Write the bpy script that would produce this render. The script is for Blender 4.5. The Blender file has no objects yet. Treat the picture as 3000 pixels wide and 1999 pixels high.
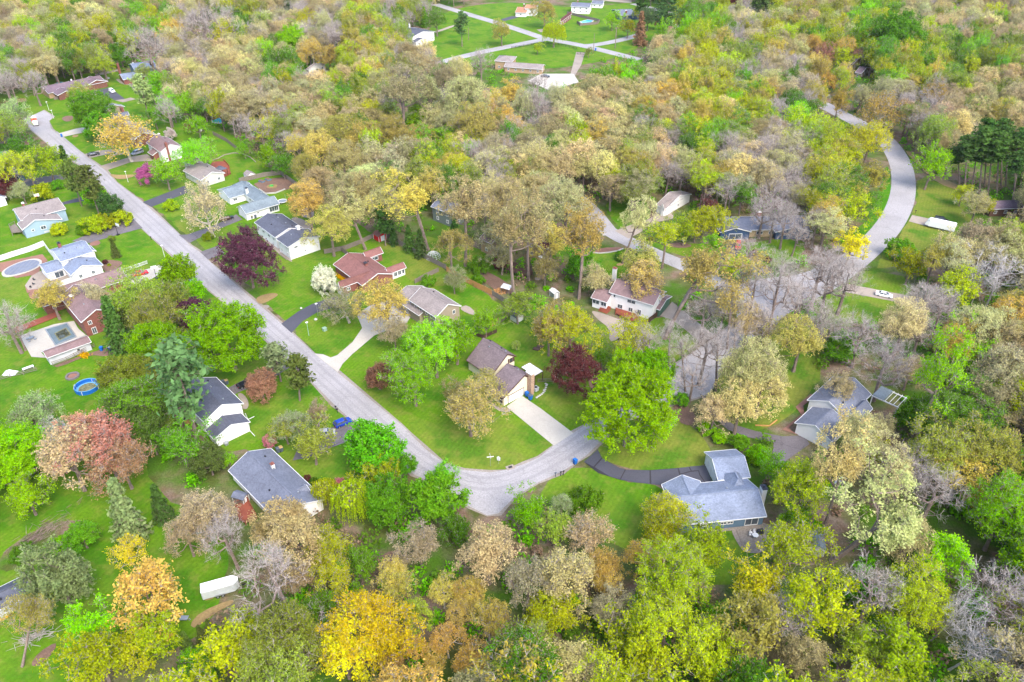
import bpy, math, random
import numpy as np
from mathutils import Vector, Matrix
SC = bpy.context.scene
COL = SC.collection
R = math.radians
PI = math.pi

# ------------------------------------------------------------------ camera, world, sun, exposure
F_PX, TILT, CAMH = 2333.0, R(34.1), 120.0          # focal length in pixels of the 3000 px wide photo
cam_d = bpy.data.cameras.new('camera'); cam = bpy.data.objects.new('camera', cam_d); COL.objects.link(cam)
cam_d.sensor_width = 36.0; cam_d.lens = 36.0 * F_PX / 3000.0
cam_d.clip_start = 1.0; cam_d.clip_end = 6000.0
cam.location = (0, 0, CAMH); cam.rotation_euler = (PI / 2 - TILT, 0, 0)
SC.camera = cam

SUN_EL, SUN_AZ = R(50), R(150)                     # azimuth clockwise from +Y
w = bpy.data.worlds.new('World'); SC.world = w; w.use_nodes = True
nt = w.node_tree; bg = nt.nodes['Background']
sky = nt.nodes.new('ShaderNodeTexSky'); sky.sky_type = 'NISHITA'; sky.sun_disc = False
sky.sun_elevation = SUN_EL; sky.sun_rotation = SUN_AZ; sky.dust_density = 3.0; sky.air_density = 1.0; sky.ozone_density = 1.5
nt.links.new(sky.outputs[0], bg.inputs[0]); bg.inputs[1].default_value = 0.15
sun_d = bpy.data.lights.new('sun', 'SUN'); sun = bpy.data.objects.new('sun', sun_d); COL.objects.link(sun)
sun_d.energy = .9; sun_d.angle = R(28); sun_d.color = (1.0, 0.94, 0.84)
sdir = Vector((math.sin(SUN_AZ) * math.cos(SUN_EL), math.cos(SUN_AZ) * math.cos(SUN_EL), math.sin(SUN_EL)))
sun.rotation_euler = sdir.to_track_quat('Z', 'Y').to_euler()
SC.view_settings.view_transform = 'Standard'; SC.view_settings.look = 'None'
SC.view_settings.gamma = 1.0; SC.view_settings.use_curve_mapping = False
SC.view_settings.exposure = 2.02
SC.render.engine = 'CYCLES'
SC.cycles.max_bounces = 6; SC.cycles.diffuse_bounces = 3; SC.cycles.transmission_bounces = 4; SC.cycles.transparent_max_bounces = 8

# ------------------------------------------------------------------ picture measurement -> place on the ground
REG = {'A': (0, 100, 3.136), 'B': (0, 500, 3.136), 'C': (0, 900, 3.136), 'D': (0, 1400, 2.617), 'E': (600, 400, 3.136),
       'F': (650, 850, 3.136), 'G': (600, 1250, 3.136), 'H': (1200, 900, 3.136), 'I': (1800, 1250, 3.136),
       'J': (1650, 550, 3.136), 'K': (2200, 250, 3.136), 'L': (1100, 0, 3.136), 'M': (0, 0, 2.353), 'N': (1700, 0, 3.62),
       'O': (2350, 0, 3.62), 'P': (1200, 500, 3.1367), 'Q': (2250, 700, 2.6133), 'R': (1750, 900, 3.1354),
       'S': (600, 1500, 2.941), 'T': (1350, 1450, 2.768), 'U': (2150, 1250, 2.093), 'V': (0, 0, .78433)}
CT, ST = math.cos(TILT), math.sin(TILT)
def W(r, x, y, z=0.0):
    a, b, s = REG[r]; u = a + x / s; v = b + y / s
    xx = (u - 1500) / F_PX; yy = (v - 999.5) / F_PX
    t = (CAMH - z) / (ST + yy * CT)
    return Vector((xx * t, (CT - yy * ST) * t, z))
def proj(p):                                        # world -> full view (2353 px wide) coordinates
    x, y, z = p[0], p[1], p[2] - CAMH
    d = y * CT - z * ST; dn = -(y * ST + z * CT)
    return (x / d * F_PX + 1500) * .78433, (dn / d * F_PX + 999.5) * .78433
def pxm(p):                                         # full-view pixels per metre at a place
    return F_PX * .78433 / (p[1] * CT - (p[2] - CAMH) * ST)

# ------------------------------------------------------------------ colours and materials
def lin(c):
    c = c / 255.0
    return c / 12.92 if c <= .04045 else ((c + .055) / 1.055) ** 2.4
def rgb(r, g, b, k=.42): return (lin(r) * k, lin(g) * k, lin(b) * k, 1.0)
MATS = {}
def new_mat(name):
    m = bpy.data.materials.new(name); m.use_nodes = True
    return m, m.node_tree.nodes, m.node_tree.links, m.node_tree.nodes['Principled BSDF']
def nd(ns, t, **k):
    n = ns.new(t)
    for a, v in k.items(): setattr(n, a, v)
    return n
def mix_c(ns, ls, fac, a, b, mode='MIX'):
    n = nd(ns, 'ShaderNodeMix', data_type='RGBA', blend_type=mode)
    for s, v in ((0, fac), (6, a), (7, b)):
        if hasattr(v, 'links'): ls.new(v, n.inputs[s])
        else: n.inputs[s].default_value = v
    return n.outputs[2]
def noise_r(ns, ls, vec, scale, lo, hi, det=3.0, a=0.0, b=1.0, rough=.6):
    n = nd(ns, 'ShaderNodeTexNoise'); n.inputs['Scale'].default_value = scale; n.inputs['Detail'].default_value = det
    n.inputs['Roughness'].default_value = rough
    ls.new(vec, n.inputs['Vector'])
    r = nd(ns, 'ShaderNodeMapRange'); r.clamp = True
    r.inputs[1].default_value = lo; r.inputs[2].default_value = hi; r.inputs[3].default_value = a; r.inputs[4].default_value = b
    ls.new(n.outputs[0], r.inputs[0]); return r.outputs[0]
def geo_pos(ns): return nd(ns, 'ShaderNodeNewGeometry').outputs['Position']
def obj_pos(ns): return nd(ns, 'ShaderNodeTexCoord').outputs['Object']
def mat(name, c, rough=.8, var=.12, scale=.6, metal=0.0, spec=.3, fine=0.0, fscale=6.0, bump=0.0, stain=None, stain_amt=.5):
    if name in MATS: return MATS[name]
    m, ns, ls, b = new_mat(name)
    p = obj_pos(ns)
    lo = tuple(x * (1 - var) for x in c[:3]) + (1,); hi = tuple(x * (1 + var) for x in c[:3]) + (1,)
    f = noise_r(ns, ls, p, scale, .32, .68)
    o = mix_c(ns, ls, f, lo, hi)
    if fine:
        f2 = noise_r(ns, ls, p, fscale, .3, .7, det=2, a=1 - fine, b=1 + fine)
        cc = nd(ns, 'ShaderNodeCombineColor'); [ls.new(f2, cc.inputs[i]) for i in range(3)]
        o = mix_c(ns, ls, 1.0, o, cc.outputs[0], 'MULTIPLY')
    if stain:
        f3 = noise_r(ns, ls, p, scale * 2.3, .55, .72, a=0, b=stain_amt)
        o = mix_c(ns, ls, f3, o, stain)
    ls.new(o, b.inputs['Base Color'])
    b.inputs['Roughness'].default_value = rough; b.inputs['Metallic'].default_value = metal
    b.inputs['Specular IOR Level'].default_value = spec
    if bump:
        n = nd(ns, 'ShaderNodeTexNoise'); n.inputs['Scale'].default_value = fscale; ls.new(p, n.inputs['Vector'])
        bp = nd(ns, 'ShaderNodeBump'); bp.inputs['Strength'].default_value = bump; bp.inputs['Distance'].default_value = .1
        ls.new(n.outputs[0], bp.inputs['Height']); ls.new(bp.outputs[0], b.inputs['Normal'])
    MATS[name] = m; return m
def glass(name='window glass', c=(.05, .065, .08, 1)):
    if name in MATS: return MATS[name]
    m, ns, ls, b = new_mat(name); b.inputs['Base Color'].default_value = c
    b.inputs['Roughness'].default_value = .08; b.inputs['Specular IOR Level'].default_value = .7
    MATS[name] = m; return m

def leaf_mat():
    m, ns, ls, b = new_mat('leaves'); ns.remove(b); out = ns['Material Output']
    oi = nd(ns, 'ShaderNodeObjectInfo')
    at = nd(ns, 'ShaderNodeAttribute', attribute_type='INSTANCER', attribute_name='tint')
    base = mix_c(ns, ls, at.outputs['Alpha'], oi.outputs['Color'], at.outputs['Color'])
    g = nd(ns, 'ShaderNodeNewGeometry')
    hs = nd(ns, 'ShaderNodeHueSaturation')
    r1 = nd(ns, 'ShaderNodeMapRange'); ls.new(g.outputs['Random Per Island'], r1.inputs[0]); r1.inputs[3].default_value = .74; r1.inputs[4].default_value = 1.24
    f = noise_r(ns, ls, g.outputs['Position'], .45, .3, .7, det=2, a=.492, b=.508)
    f2 = noise_r(ns, ls, g.outputs['Position'], .9, .3, .7, det=3, a=.78, b=1.22)
    mv = nd(ns, 'ShaderNodeMath', operation='MULTIPLY'); ls.new(r1.outputs[0], mv.inputs[0]); ls.new(f2, mv.inputs[1])
    ls.new(f, hs.inputs['Hue']); ls.new(mv.outputs[0], hs.inputs['Value']); ls.new(base, hs.inputs['Color'])
    d = nd(ns, 'ShaderNodeBsdfDiffuse'); t = nd(ns, 'ShaderNodeBsdfTranslucent'); mx = nd(ns, 'ShaderNodeMixShader')
    ls.new(hs.outputs[0], d.inputs[0]); ls.new(hs.outputs[0], t.inputs[0])
    mx.inputs[0].default_value = .5; ls.new(d.outputs[0], mx.inputs[1]); ls.new(t.outputs[0], mx.inputs[2])
    ls.new(mx.outputs[0], out.inputs[0]); return m
def bark_mat(name, c):
    return mat(name, c, rough=.9, var=.3, scale=1.2, fine=.2, fscale=7)
LEAF = leaf_mat()
BARK = bark_mat('grey brown bark', rgb(150, 132, 122, .55))
TWIG = bark_mat('pale grey twigs', rgb(190, 180, 174, .60))
TWIG_TAN = bark_mat('tan twigs', rgb(178, 164, 142, .58))
WHITE_BARK = bark_mat('white bark', rgb(208, 202, 198, .55))
PALE_BARK = bark_mat('pale bark', rgb(200, 190, 178, .6))

def tint_mat(name, rough=.9):                       # colour comes from the object's own colour, with natural variation
    m, ns, ls, b = new_mat(name)
    return m, ns, ls, b
def grass_mat():
    m, ns, ls, b = new_mat('lawn grass')
    oi = nd(ns, 'ShaderNodeObjectInfo'); p = geo_pos(ns)
    base = oi.outputs['Color']
    dry = rgb(190, 186, 92, .31); lush = rgb(78, 166, 10, .29)
    f1 = noise_r(ns, ls, p, .05, .42, .60, det=5, a=0, b=.6); 
    ml = nd(ns, 'ShaderNodeMath', operation='MULTIPLY'); ls.new(f1, ml.inputs[0]); ls.new(oi.outputs['Alpha'], ml.inputs[1])
    c1 = mix_c(ns, ls, ml.outputs[0], base, dry)
    f2 = noise_r(ns, ls, p, .10, .47, .60, det=6, a=0, b=.7)
    c2 = mix_c(ns, ls, f2, c1, lush)
    f4 = noise_r(ns, ls, p, .35, .5, .64, det=6, a=0, b=.4)
    c3 = mix_c(ns, ls, f4, c2, dry)
    f3 = noise_r(ns, ls, p, 1.6, .3, .7, det=6, a=.6, b=1.4, rough=.85)
    wv = nd(ns, 'ShaderNodeTexWave'); wv.inputs['Scale'].default_value = .30; wv.inputs['Distortion'].default_value = .6
    mp = nd(ns, 'ShaderNodeMapping'); mp.inputs['Rotation'].default_value = (0, 0, R(28)); ls.new(p, mp.inputs[0]); ls.new(mp.outputs[0], wv.inputs['Vector'])
    wr = nd(ns, 'ShaderNodeMapRange'); ls.new(wv.outputs['Fac'], wr.inputs[0]); wr.inputs[3].default_value = .95; wr.inputs[4].default_value = 1.05
    m2 = nd(ns, 'ShaderNodeMath', operation='MULTIPLY'); ls.new(f3, m2.inputs[0]); ls.new(wr.outputs[0], m2.inputs[1])
    cc = nd(ns, 'ShaderNodeCombineColor'); [ls.new(m2.outputs[0], cc.inputs[i]) for i in range(3)]
    o = mix_c(ns, ls, 1.0, c3, cc.outputs[0], 'MULTIPLY')
    ls.new(o, b.inputs['Base Color']); b.inputs['Roughness'].default_value = .95; b.inputs['Specular IOR Level'].default_value = .1
    return m
GRASS = grass_mat()
def floor_mat():
    m, ns, ls, b = new_mat('woodland floor'); p = geo_pos(ns)
    brown = rgb(168, 134, 110, .34); grey = rgb(186, 166, 146, .34); green = rgb(110, 160, 44, .3); dk = rgb(120, 132, 62, .3)
    c = mix_c(ns, ls, noise_r(ns, ls, p, .35, .35, .65, det=5), brown, grey)
    c = mix_c(ns, ls, noise_r(ns, ls, p, .05, .42, .58, det=5), c, green)
    c = mix_c(ns, ls, noise_r(ns, ls, p, .16, .5, .66, det=4), c, dk)
    f3 = noise_r(ns, ls, p, 2.5, .3, .7, det=4, a=.6, b=1.4, rough=.8)
    cc = nd(ns, 'ShaderNodeCombineColor'); [ls.new(f3, cc.inputs[i]) for i in range(3)]
    c = mix_c(ns, ls, 1.0, c, cc.outputs[0], 'MULTIPLY')
    ls.new(c, b.inputs['Base Color']); b.inputs['Roughness'].default_value = .95; b.inputs['Specular IOR Level'].default_value = .1
    return m
FLOOR = floor_mat()
def paving_mat(name, c, crack=.0, seam=0.0, spots=.2, k2=.75):
    m, ns, ls, b = new_mat(name); p = geo_pos(ns)
    lo = tuple(x * k2 for x in c[:3]) + (1,)
    o = mix_c(ns, ls, noise_r(ns, ls, p, .09, .4, .62, det=6), c, lo)
    f3 = noise_r(ns, ls, p, 3.0, .3, .7, det=4, a=1 - spots, b=1 + spots, rough=.8)
    cc = nd(ns, 'ShaderNodeCombineColor'); [ls.new(f3, cc.inputs[i]) for i in range(3)]
    o = mix_c(ns, ls, 1.0, o, cc.outputs[0], 'MULTIPLY')
    if crack:
        v = nd(ns, 'ShaderNodeTexVoronoi', feature='DISTANCE_TO_EDGE'); v.inputs['Scale'].default_value = .16
        n = nd(ns, 'ShaderNodeTexNoise'); n.inputs['Scale'].default_value = .6; ls.new(p, n.inputs[0])
        ad = nd(ns, 'ShaderNodeMix', data_type='RGBA'); ad.inputs[0].default_value = .75; ls.new(p, ad.inputs[6])
        vm = nd(ns, 'ShaderNodeVectorMath', operation='MULTIPLY_ADD'); ls.new(n.outputs[1], vm.inputs[0]); vm.inputs[1].default_value = (3, 3, 0); ls.new(p, vm.inputs[2])
        ls.new(vm.outputs[0], v.inputs['Vector'])
        mr = nd(ns, 'ShaderNodeMapRange'); ls.new(v.outputs['Distance'], mr.inputs[0]); mr.inputs[1].default_value = .0; mr.inputs[2].default_value = .022; mr.inputs[3].default_value = crack; mr.inputs[4].default_value = 0
        o = mix_c(ns, ls, mr.outputs[0], o, tuple(x * .42 for x in c[:3]) + (1,))
    ls.new(o, b.inputs['Base Color']); b.inputs['Roughness'].default_value = .85; b.inputs['Specular IOR Level'].default_value = .25
    return m
ASPH = paving_mat('old grey asphalt', rgb(210, 206, 208, .43), crack=.3, k2=.84, spots=.28)
SEAM = paving_mat('worn wheel track', rgb(200, 196, 199, .41), crack=.25, k2=.9)
ASPH_DK = paving_mat('dark sealed asphalt', rgb(112, 112, 126, .38), crack=.0, spots=.12, k2=.85)
ASPH_MID = paving_mat('weathered drive asphalt', rgb(162, 154, 160, .36), crack=.6)
CONC = paving_mat('pale concrete', rgb(240, 233, 220, .42), spots=.1, k2=.86, crack=.15)
CONC2 = paving_mat('worn tan concrete', rgb(216, 200, 184, .40), crack=.25, spots=.12)
GRAVEL = paving_mat('pale gravel', rgb(205, 192, 178, .38), spots=.35)
MULCH = paving_mat('red brown mulch', rgb(180, 144, 124, .34), spots=.35)
DIRT = paving_mat('bare tan earth', rgb(206, 176, 120, .38), spots=.3)
BRICKPAVE = paving_mat('terracotta paving', rgb(206, 152, 132, .36), spots=.2)

def shingle(name, c, streak=.12):
    if name in MATS: return MATS[name]
    m, ns, ls, b = new_mat(name); p = obj_pos(ns)
    f = noise_r(ns, ls, p, .35, .35, .65, det=4)
    o = mix_c(ns, ls, f, tuple(x * (1 - streak) for x in c[:3]) + (1,), tuple(x * (1 + streak) for x in c[:3]) + (1,))
    br = nd(ns, 'ShaderNodeTexVoronoi'); br.inputs['Scale'].default_value = 3.6; 
    mp = nd(ns, 'ShaderNodeMapping'); mp.inputs['Scale'].default_value = (.9, .9, 1.8); ls.new(p, mp.inputs[0]); ls.new(mp.outputs[0], br.inputs['Vector'])
    sp = nd(ns, 'ShaderNodeSeparateColor'); ls.new(br.outputs['Color'], sp.inputs[0])
    mr = nd(ns, 'ShaderNodeMapRange'); ls.new(sp.outputs[0], mr.inputs[0]); mr.inputs[3].default_value = .84; mr.inputs[4].default_value = 1.16
    cc = nd(ns, 'ShaderNodeCombineColor'); [ls.new(mr.outputs[0], cc.inputs[i]) for i in range(3)]
    o = mix_c(ns, ls, 1.0, o, cc.outputs[0], 'MULTIPLY')
    ls.new(o, b.inputs['Base Color']); b.inputs['Roughness'].default_value = .8; b.inputs['Specular IOR Level'].default_value = .3
    MATS[name] = m; return m
def brick_m(name, c):
    if name in MATS: return MATS[name]
    m, ns, ls, b = new_mat(name); p = obj_pos(ns)
    n = nd(ns, 'ShaderNodeTexVoronoi'); n.inputs['Scale'].default_value = 5; ls.new(p, n.inputs['Vector'])
    sp = nd(ns, 'ShaderNodeSeparateColor'); ls.new(n.outputs['Color'], sp.inputs[0])
    o = mix_c(ns, ls, sp.outputs[0], tuple(x * .75 for x in c[:3]) + (1,), tuple(min(1, x * 1.3) for x in c[:3]) + (1,))
    ls.new(o, b.inputs['Base Color']); b.inputs['Roughness'].default_value = .85
    MATS[name] = m; return m
WHITE = mat('white siding', rgb(246, 245, 244, .68), rough=.6, var=.05, scale=.5)
TRIM = mat('white trim', rgb(244, 244, 244, .62), rough=.5, var=.02)
TRIM_BR = mat('brown trim', rgb(100, 66, 56, .5), rough=.5, var=.05)
TRIM_DK = mat('dark trim', rgb(70, 70, 80, .5), rough=.5)
CREAM = mat('cream siding', rgb(242, 232, 206, .66), rough=.7, var=.05)
BEIGE = mat('taupe siding', rgb(178, 164, 142, .55), rough=.7, var=.05)
LTBLUE = mat('light blue siding', rgb(172, 200, 216, .52), rough=.7, var=.05)
SLATEBLUE = mat('slate blue siding', rgb(112, 142, 168, .55), rough=.7, var=.06)
NAVY = mat('dark blue siding', rgb(58, 84, 120, .6), rough=.7, var=.08)
GREYGREEN = mat('grey green siding', rgb(128, 140, 134, .55), rough=.7, var=.06)
TANWALL = mat('tan stucco', rgb(200, 170, 132, .55), rough=.8, var=.08)
BROWNW = mat('brown siding', rgb(120, 88, 72, .5), rough=.8, var=.1)
BRICK = brick_m('red brick', rgb(168, 104, 90, .42))
BRICK_DK = brick_m('brown brick', rgb(140, 92, 76, .5))
BRICK_TAN = brick_m('tan brick', rgb(216, 192, 150, .5))
STONE = brick_m('field stone', rgb(198, 166, 142, .55))
WOOD_NEW = mat('new orange timber', rgb(226, 168, 104, .5), var=.12, fine=.12)
WOOD_OLD = mat('weathered grey timber', rgb(164, 152, 140, .45), var=.15, fine=.15)
WOOD_DK = mat('dark stained timber', rgb(104, 78, 66, .42), var=.2, fine=.15)
WOOD_RED = mat('red stained timber', rgb(176, 96, 72, .45), var=.15, fine=.12)
METAL = mat('galvanised metal', rgb(190, 195, 200, .6), rough=.4, metal=.6, var=.05)
BLACKM = mat('black metal', rgb(48, 48, 54, .6), rough=.4)
TYRE = mat('black rubber', rgb(38, 38, 40, .6), rough=.8)
GLASS = glass()
DARKIN = mat('dark interior', rgb(40, 38, 42, .5), rough=.9)
def paint(name, c): return mat(name, c, rough=.25, var=.02, spec=.6)
P_BLUE = paint('blue car paint', rgb(22, 58, 160, .75)); P_RED = paint('red car paint', rgb(196, 30, 44, .7))
P_WHITE = paint('white car paint', rgb(244, 244, 246, .8)); P_BLACK = paint('black car paint', rgb(34, 36, 46, .6))
P_SILVER = paint('silver car paint', rgb(176, 178, 186, .65)); P_ORANGE = paint('orange red car paint', rgb(236, 92, 60, .7))
PL_BLUE = mat('blue plastic', rgb(30, 108, 196, .7), rough=.45, var=.04); PL_GREY = mat('grey plastic', rgb(96, 108, 122, .6), rough=.5, var=.04)
PL_TAN = mat('tan plastic', rgb(196, 168, 112, .6), rough=.5); PL_YEL = mat('yellow plastic', rgb(244, 180, 20, .7), rough=.5)
PL_RED = mat('red plastic', rgb(214, 44, 34, .7), rough=.5); PL_GREEN = mat('pale green metal box', rgb(158, 190, 168, .6), rough=.5)
ROOF = {'charcoal': shingle('charcoal shingle', rgb(104, 108, 124, .48)), 'slate': shingle('slate grey shingle', rgb(132, 138, 156, .48)),
        'bluegrey': shingle('blue grey shingle', rgb(150, 162, 186, .48)), 'teal': shingle('pale teal grey shingle', rgb(152, 168, 178, .42)),
        'brown': shingle('grey brown shingle', rgb(142, 126, 130, .48)), 'tan': shingle('weathered tan shingle', rgb(172, 160, 156, .48)),
        'red': shingle('red brown shingle', rgb(166, 116, 110, .42)), 'pink': shingle('faded pink brown shingle', rgb(166, 138, 138, .42)),
        'maroon': shingle('maroon shingle', rgb(140, 84, 88, .48)), 'terra': shingle('terracotta shingle', rgb(204, 150, 116, .48)),
        'white': shingle('white roofing', rgb(236, 236, 236, .6)), 'plum': shingle('plum brown shingle', rgb(140, 120, 132, .48))}

# ------------------------------------------------------------------ mesh helpers
class MB:
    def __init__(s): s.v = []; s.f = []
    def add(s, v, f):
        n = len(s.v); s.v += [tuple(x) for x in v]; s.f += [tuple(i + n for i in q) for q in f]; return s
    def box(s, x0, x1, y0, y1, z0, z1):
        return s.add([(x0, y0, z0), (x1, y0, z0), (x1, y1, z0), (x0, y1, z0), (x0, y0, z1), (x1, y0, z1), (x1, y1, z1), (x0, y1, z1)],
                     [(3, 2, 1, 0), (4, 5, 6, 7), (0, 1, 5, 4), (1, 2, 6, 5), (2, 3, 7, 6), (3, 0, 4, 7)])
    def hexa(s, b, t):                                # bottom 4 + top 4 corners
        return s.add(list(b) + list(t), [(3, 2, 1, 0), (4, 5, 6, 7), (0, 1, 5, 4), (1, 2, 6, 5), (2, 3, 7, 6), (3, 0, 4, 7)])
    def prism(s, pts, z0, z1):
        n = len(pts)
        return s.add([(x, y, z0) for x, y in pts] + [(x, y, z1) for x, y in pts],
                     [tuple(range(n - 1, -1, -1)), tuple(range(n, 2 * n))] + [(i, (i + 1) % n, (i + 1) % n + n, i + n) for i in range(n)])
    def beam(s, a, b, w, h=None):                     # square bar between two points
        a = Vector(a); b = Vector(b); h = h or w; d = (b - a).normalized()
        u = d.cross(Vector((0, 0, 1)));
        if u.length < 1e-3: u = Vector((1, 0, 0))
        u.normalize(); q = u.cross(d)
        o = [(-w / 2, -h / 2), (w / 2, -h / 2), (w / 2, h / 2), (-w / 2, h / 2)]
        return s.hexa([a + u * i + q * j for i, j in o], [b + u * i + q * j for i, j in o])
    def tube(s, pts, rs, n=8, cap=True):
        rings = []; base = len(s.v)
        for i, p in enumerate(pts):
            p = Vector(p); d = (Vector(pts[min(i + 1, len(pts) - 1)]) - Vector(pts[max(i - 1, 0)])).normalized()
            u = d.cross(Vector((0, 0, 1)) if abs(d.z) < .9 else Vector((1, 0, 0))).normalized(); q = d.cross(u)
            for k in range(n):
                a = 2 * PI * k / n; s.v.append(tuple(p + (u * math.cos(a) + q * math.sin(a)) * rs[i]))
        for i in range(len(pts) - 1):
            for k in range(n):
                k2 = (k + 1) % n
                s.f.append((base + i * n + k, base + i * n + k2, base + (i + 1) * n + k2, base + (i + 1) * n + k))
        if cap:
            s.f.append(tuple(base + k for k in range(n))[::-1]); s.f.append(tuple(base + (len(pts) - 1) * n + k for k in range(n)))
        return s
    def cyl(s, x, y, z0, z1, r, n=12, r2=None):
        return s.prism2(x, y, z0, z1, r, r if r2 is None else r2, n)
    def prism2(s, x, y, z0, z1, r, r2, n):
        c = [(math.cos(2 * PI * k / n), math.sin(2 * PI * k / n)) for k in range(n)]
        return s.add([(x + r * a, y + r * b, z0) for a, b in c] + [(x + r2 * a, y + r2 * b, z1) for a, b in c],
                     [tuple(range(n - 1, -1, -1)), tuple(range(n, 2 * n))] + [(i, (i + 1) % n, (i + 1) % n + n, i + n) for i in range(n)])
    def mesh(s, name, m):
        me = bpy.data.meshes.new(name); me.from_pydata(s.v, [], s.f); me.materials.append(m); me.update(); return me
def part(name, mb, m, parent=None, bevel=0.0, smooth=False):
    o = bpy.data.objects.new(name, mb.mesh(name, m) if isinstance(mb, MB) else mb); COL.objects.link(o)
    if parent is not None: o.parent = parent
    if bevel:
        bv = o.modifiers.new('bevel', 'BEVEL'); bv.width = bevel; bv.segments = 2; bv.limit_method = 'ANGLE'
    if smooth: o.data.polygons.foreach_set('use_smooth', [True] * len(o.data.polygons))
    return o
def tag(o, label, cat, group=None):
    o['label'] = label; o['category'] = cat
    if group: o['group'] = group
    return o
def thing(name, label, cat, loc=(0, 0, 0), rz=0.0, group=None):
    o = bpy.data.objects.new(name, None); COL.objects.link(o); o.location = loc; o.rotation_euler = (0, 0, rz)
    o.empty_display_size = .5
    return tag(o, label, cat, group)
def copy_tree(o, parent=None):
    c = o.copy(); COL.objects.link(c)
    if parent is not None: c.parent = parent
    for ch in list(o.children): copy_tree(ch, c)
    return c

# ------------------------------------------------------------------ ground, lawns, roads
def triangulate(pts):
    from mathutils.geometry import tessellate_polygon
    return tessellate_polygon([[Vector((p[0], p[1], 0)) for p in pts]])
def smooth_poly(pts, it=2, closed=True):
    for _ in range(it):
        q = []; n = len(pts)
        for i in range(n if closed else n - 1):
            a, b = pts[i], pts[(i + 1) % n]
            q += [a * .75 + b * .25, a * .25 + b * .75]
        pts = q if closed else [pts[0]] + q + [pts[-1]]
    return pts
def wobble(pts, amp, rnd):
    out = []
    n = len(pts)
    for i in range(n):
        a, b = pts[i], pts[(i + 1) % n]; L = (b - a).length; k = max(1, int(L / 2.5))
        for j in range(k):
            p = a.lerp(b, j / k); out.append(p + Vector((rnd.uniform(-amp, amp), rnd.uniform(-amp, amp), 0)))
    return out
def sheet(name, pts, z, m, parent=None):
    me = bpy.data.meshes.new(name); tris = triangulate(pts)
    me.from_pydata([(p[0], p[1], z) for p in pts], [], [tuple(t) for t in tris]); me.materials.append(m); me.update()
    for p in me.polygons:
        if p.normal.z < 0: p.flip()
    o = bpy.data.objects.new(name, me); COL.objects.link(o)
    if parent is None: o['kind'] = 'structure'
    else: o.parent = parent
    return o
def raw(s):                                          # 'A 1 2 3 4 B 5 6' -> ground points
    out = []; r = None; nums = []
    for t in s.split():
        if t.isalpha(): r = t
        else:
            nums.append(float(t))
            if len(nums) == 2: out.append(W(r, *nums)); nums = []
    return out
OPEN = []                                            # polygons no filler tree may root in
def inside(p, poly):
    x, y = p[0], p[1]; c = False; j = len(poly) - 1
    for i in range(len(poly)):
        xi, yi = poly[i][0], poly[i][1]; xj, yj = poly[j][0], poly[j][1]
        if (yi > y) != (yj > y) and x < (xj - xi) * (y - yi) / (yj - yi) + xi: c = not c
        j = i
    return c
g = MB(); g.add([(-5000, -1500, 0), (5000, -1500, 0), (5000, 8000, 0), (-5000, 8000, 0)], [(0, 1, 2, 3)])
ground = part('ground', g, FLOOR); ground['kind'] = 'structure'
rnd = random.Random(5)
LAWNZ = [0.01]
LAWNS = []
def lawn(s, c, dry=.6, sm=1, name='lawn'):
    pts = smooth_poly(raw(s), sm); pts = wobble(pts, .5, rnd)
    LAWNZ[0] += .0015
    o = sheet(name, pts, LAWNZ[0], GRASS); o.color = (*c[:3], dry); LAWNS.append(pts); return o
GV = rgb(132, 188, 32, .31); GO = rgb(160, 184, 64, .30); GD = rgb(98, 180, 12, .31); GM = rgb(146, 192, 44, .31)
lawn('V 0 235 100 185 200 168 300 165 350 215 430 275 530 300 600 385 700 405 770 480 860 540 960 600 1100 660 1190 735 1270 790 1400 830 1440 900 1400 975 1330 1010 1240 1068 1150 1090 1040 1085 900 990 480 560 60 280', GV, .5)
lawn('V -120 330 60 330 120 350 200 400 310 490 410 590 530 700 610 770 720 870 815 962 880 1060 900 1110 760 1120 640 1100 590 1030 480 1050 300 900 130 840 -150 860', GV, .7)
lawn('V -150 800 250 800 330 860 330 1000 350 1130 520 1230 520 1330 480 1440 380 1500 260 1520 120 1600 -150 1650', GV, .35)
lawn('V 1320 1062 1420 1100 1530 1120 1560 1180 1720 1200 1760 1290 1700 1350 1600 1340 1500 1290 1390 1240 1290 1190 1230 1120', GV, .6)
lawn('V 1372 1030 1395 1068 1500 1085 1620 1078 1640 1030 1570 960 1500 930 1420 960', GO, .9)
lawn('V 790 900 860 900 940 950 1040 1000 1120 960 1200 960 1290 1000 1340 1000 1240 1075 1150 1095 1040 1090 900 990', GM, 1.0)
lawn('V 1170 760 1270 780 1280 880 1380 920 1370 980 1250 940 1210 860 1150 800', GM, 1.0)
lawn('V 900 560 1000 600 1060 650 1000 660 930 640 860 560', GO, .9)
lawn('V 385 470 500 470 540 530 450 560 400 520', GM, .9)
lawn('V 1385 460 1480 445 1500 500 1460 530 1410 520', GV, .2)
lawn('V 1440 535 1540 560 1700 560 1860 540 1830 620 1660 600 1560 590', GM, .8)
lawn('V 1350 580 1420 570 1460 600 1440 640 1380 640', GV, .5)
lawn('V 2105 400 2190 425 2260 470 2230 560 2120 570 2070 610 2000 620 2070 540 2108 470', GO, .8)
lawn('V 2035 370 2050 420 2045 470 2015 520 1960 570 1930 560 2000 500 2020 440', GD, .2)
lawn('V 1010 30 1100 10 1200 5 1330 20 1500 0 1750 -5 1700 40 1560 60 1500 90 1430 130 1340 150 1240 160 1150 150 1000 150 960 110', GV, .4)
lawn('V 1640 800 1760 790 1800 720 1900 760 1880 900 1760 1000 1640 960', GO, .9)
lawn('V 1230 830 1300 760 1420 740 1600 720 1640 760 1530 850 1500 900 1380 860', GM, .8)
lawn('V 1900 640 2000 620 2100 640 2090 720 1960 760 1840 720', GM, .8)
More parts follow.
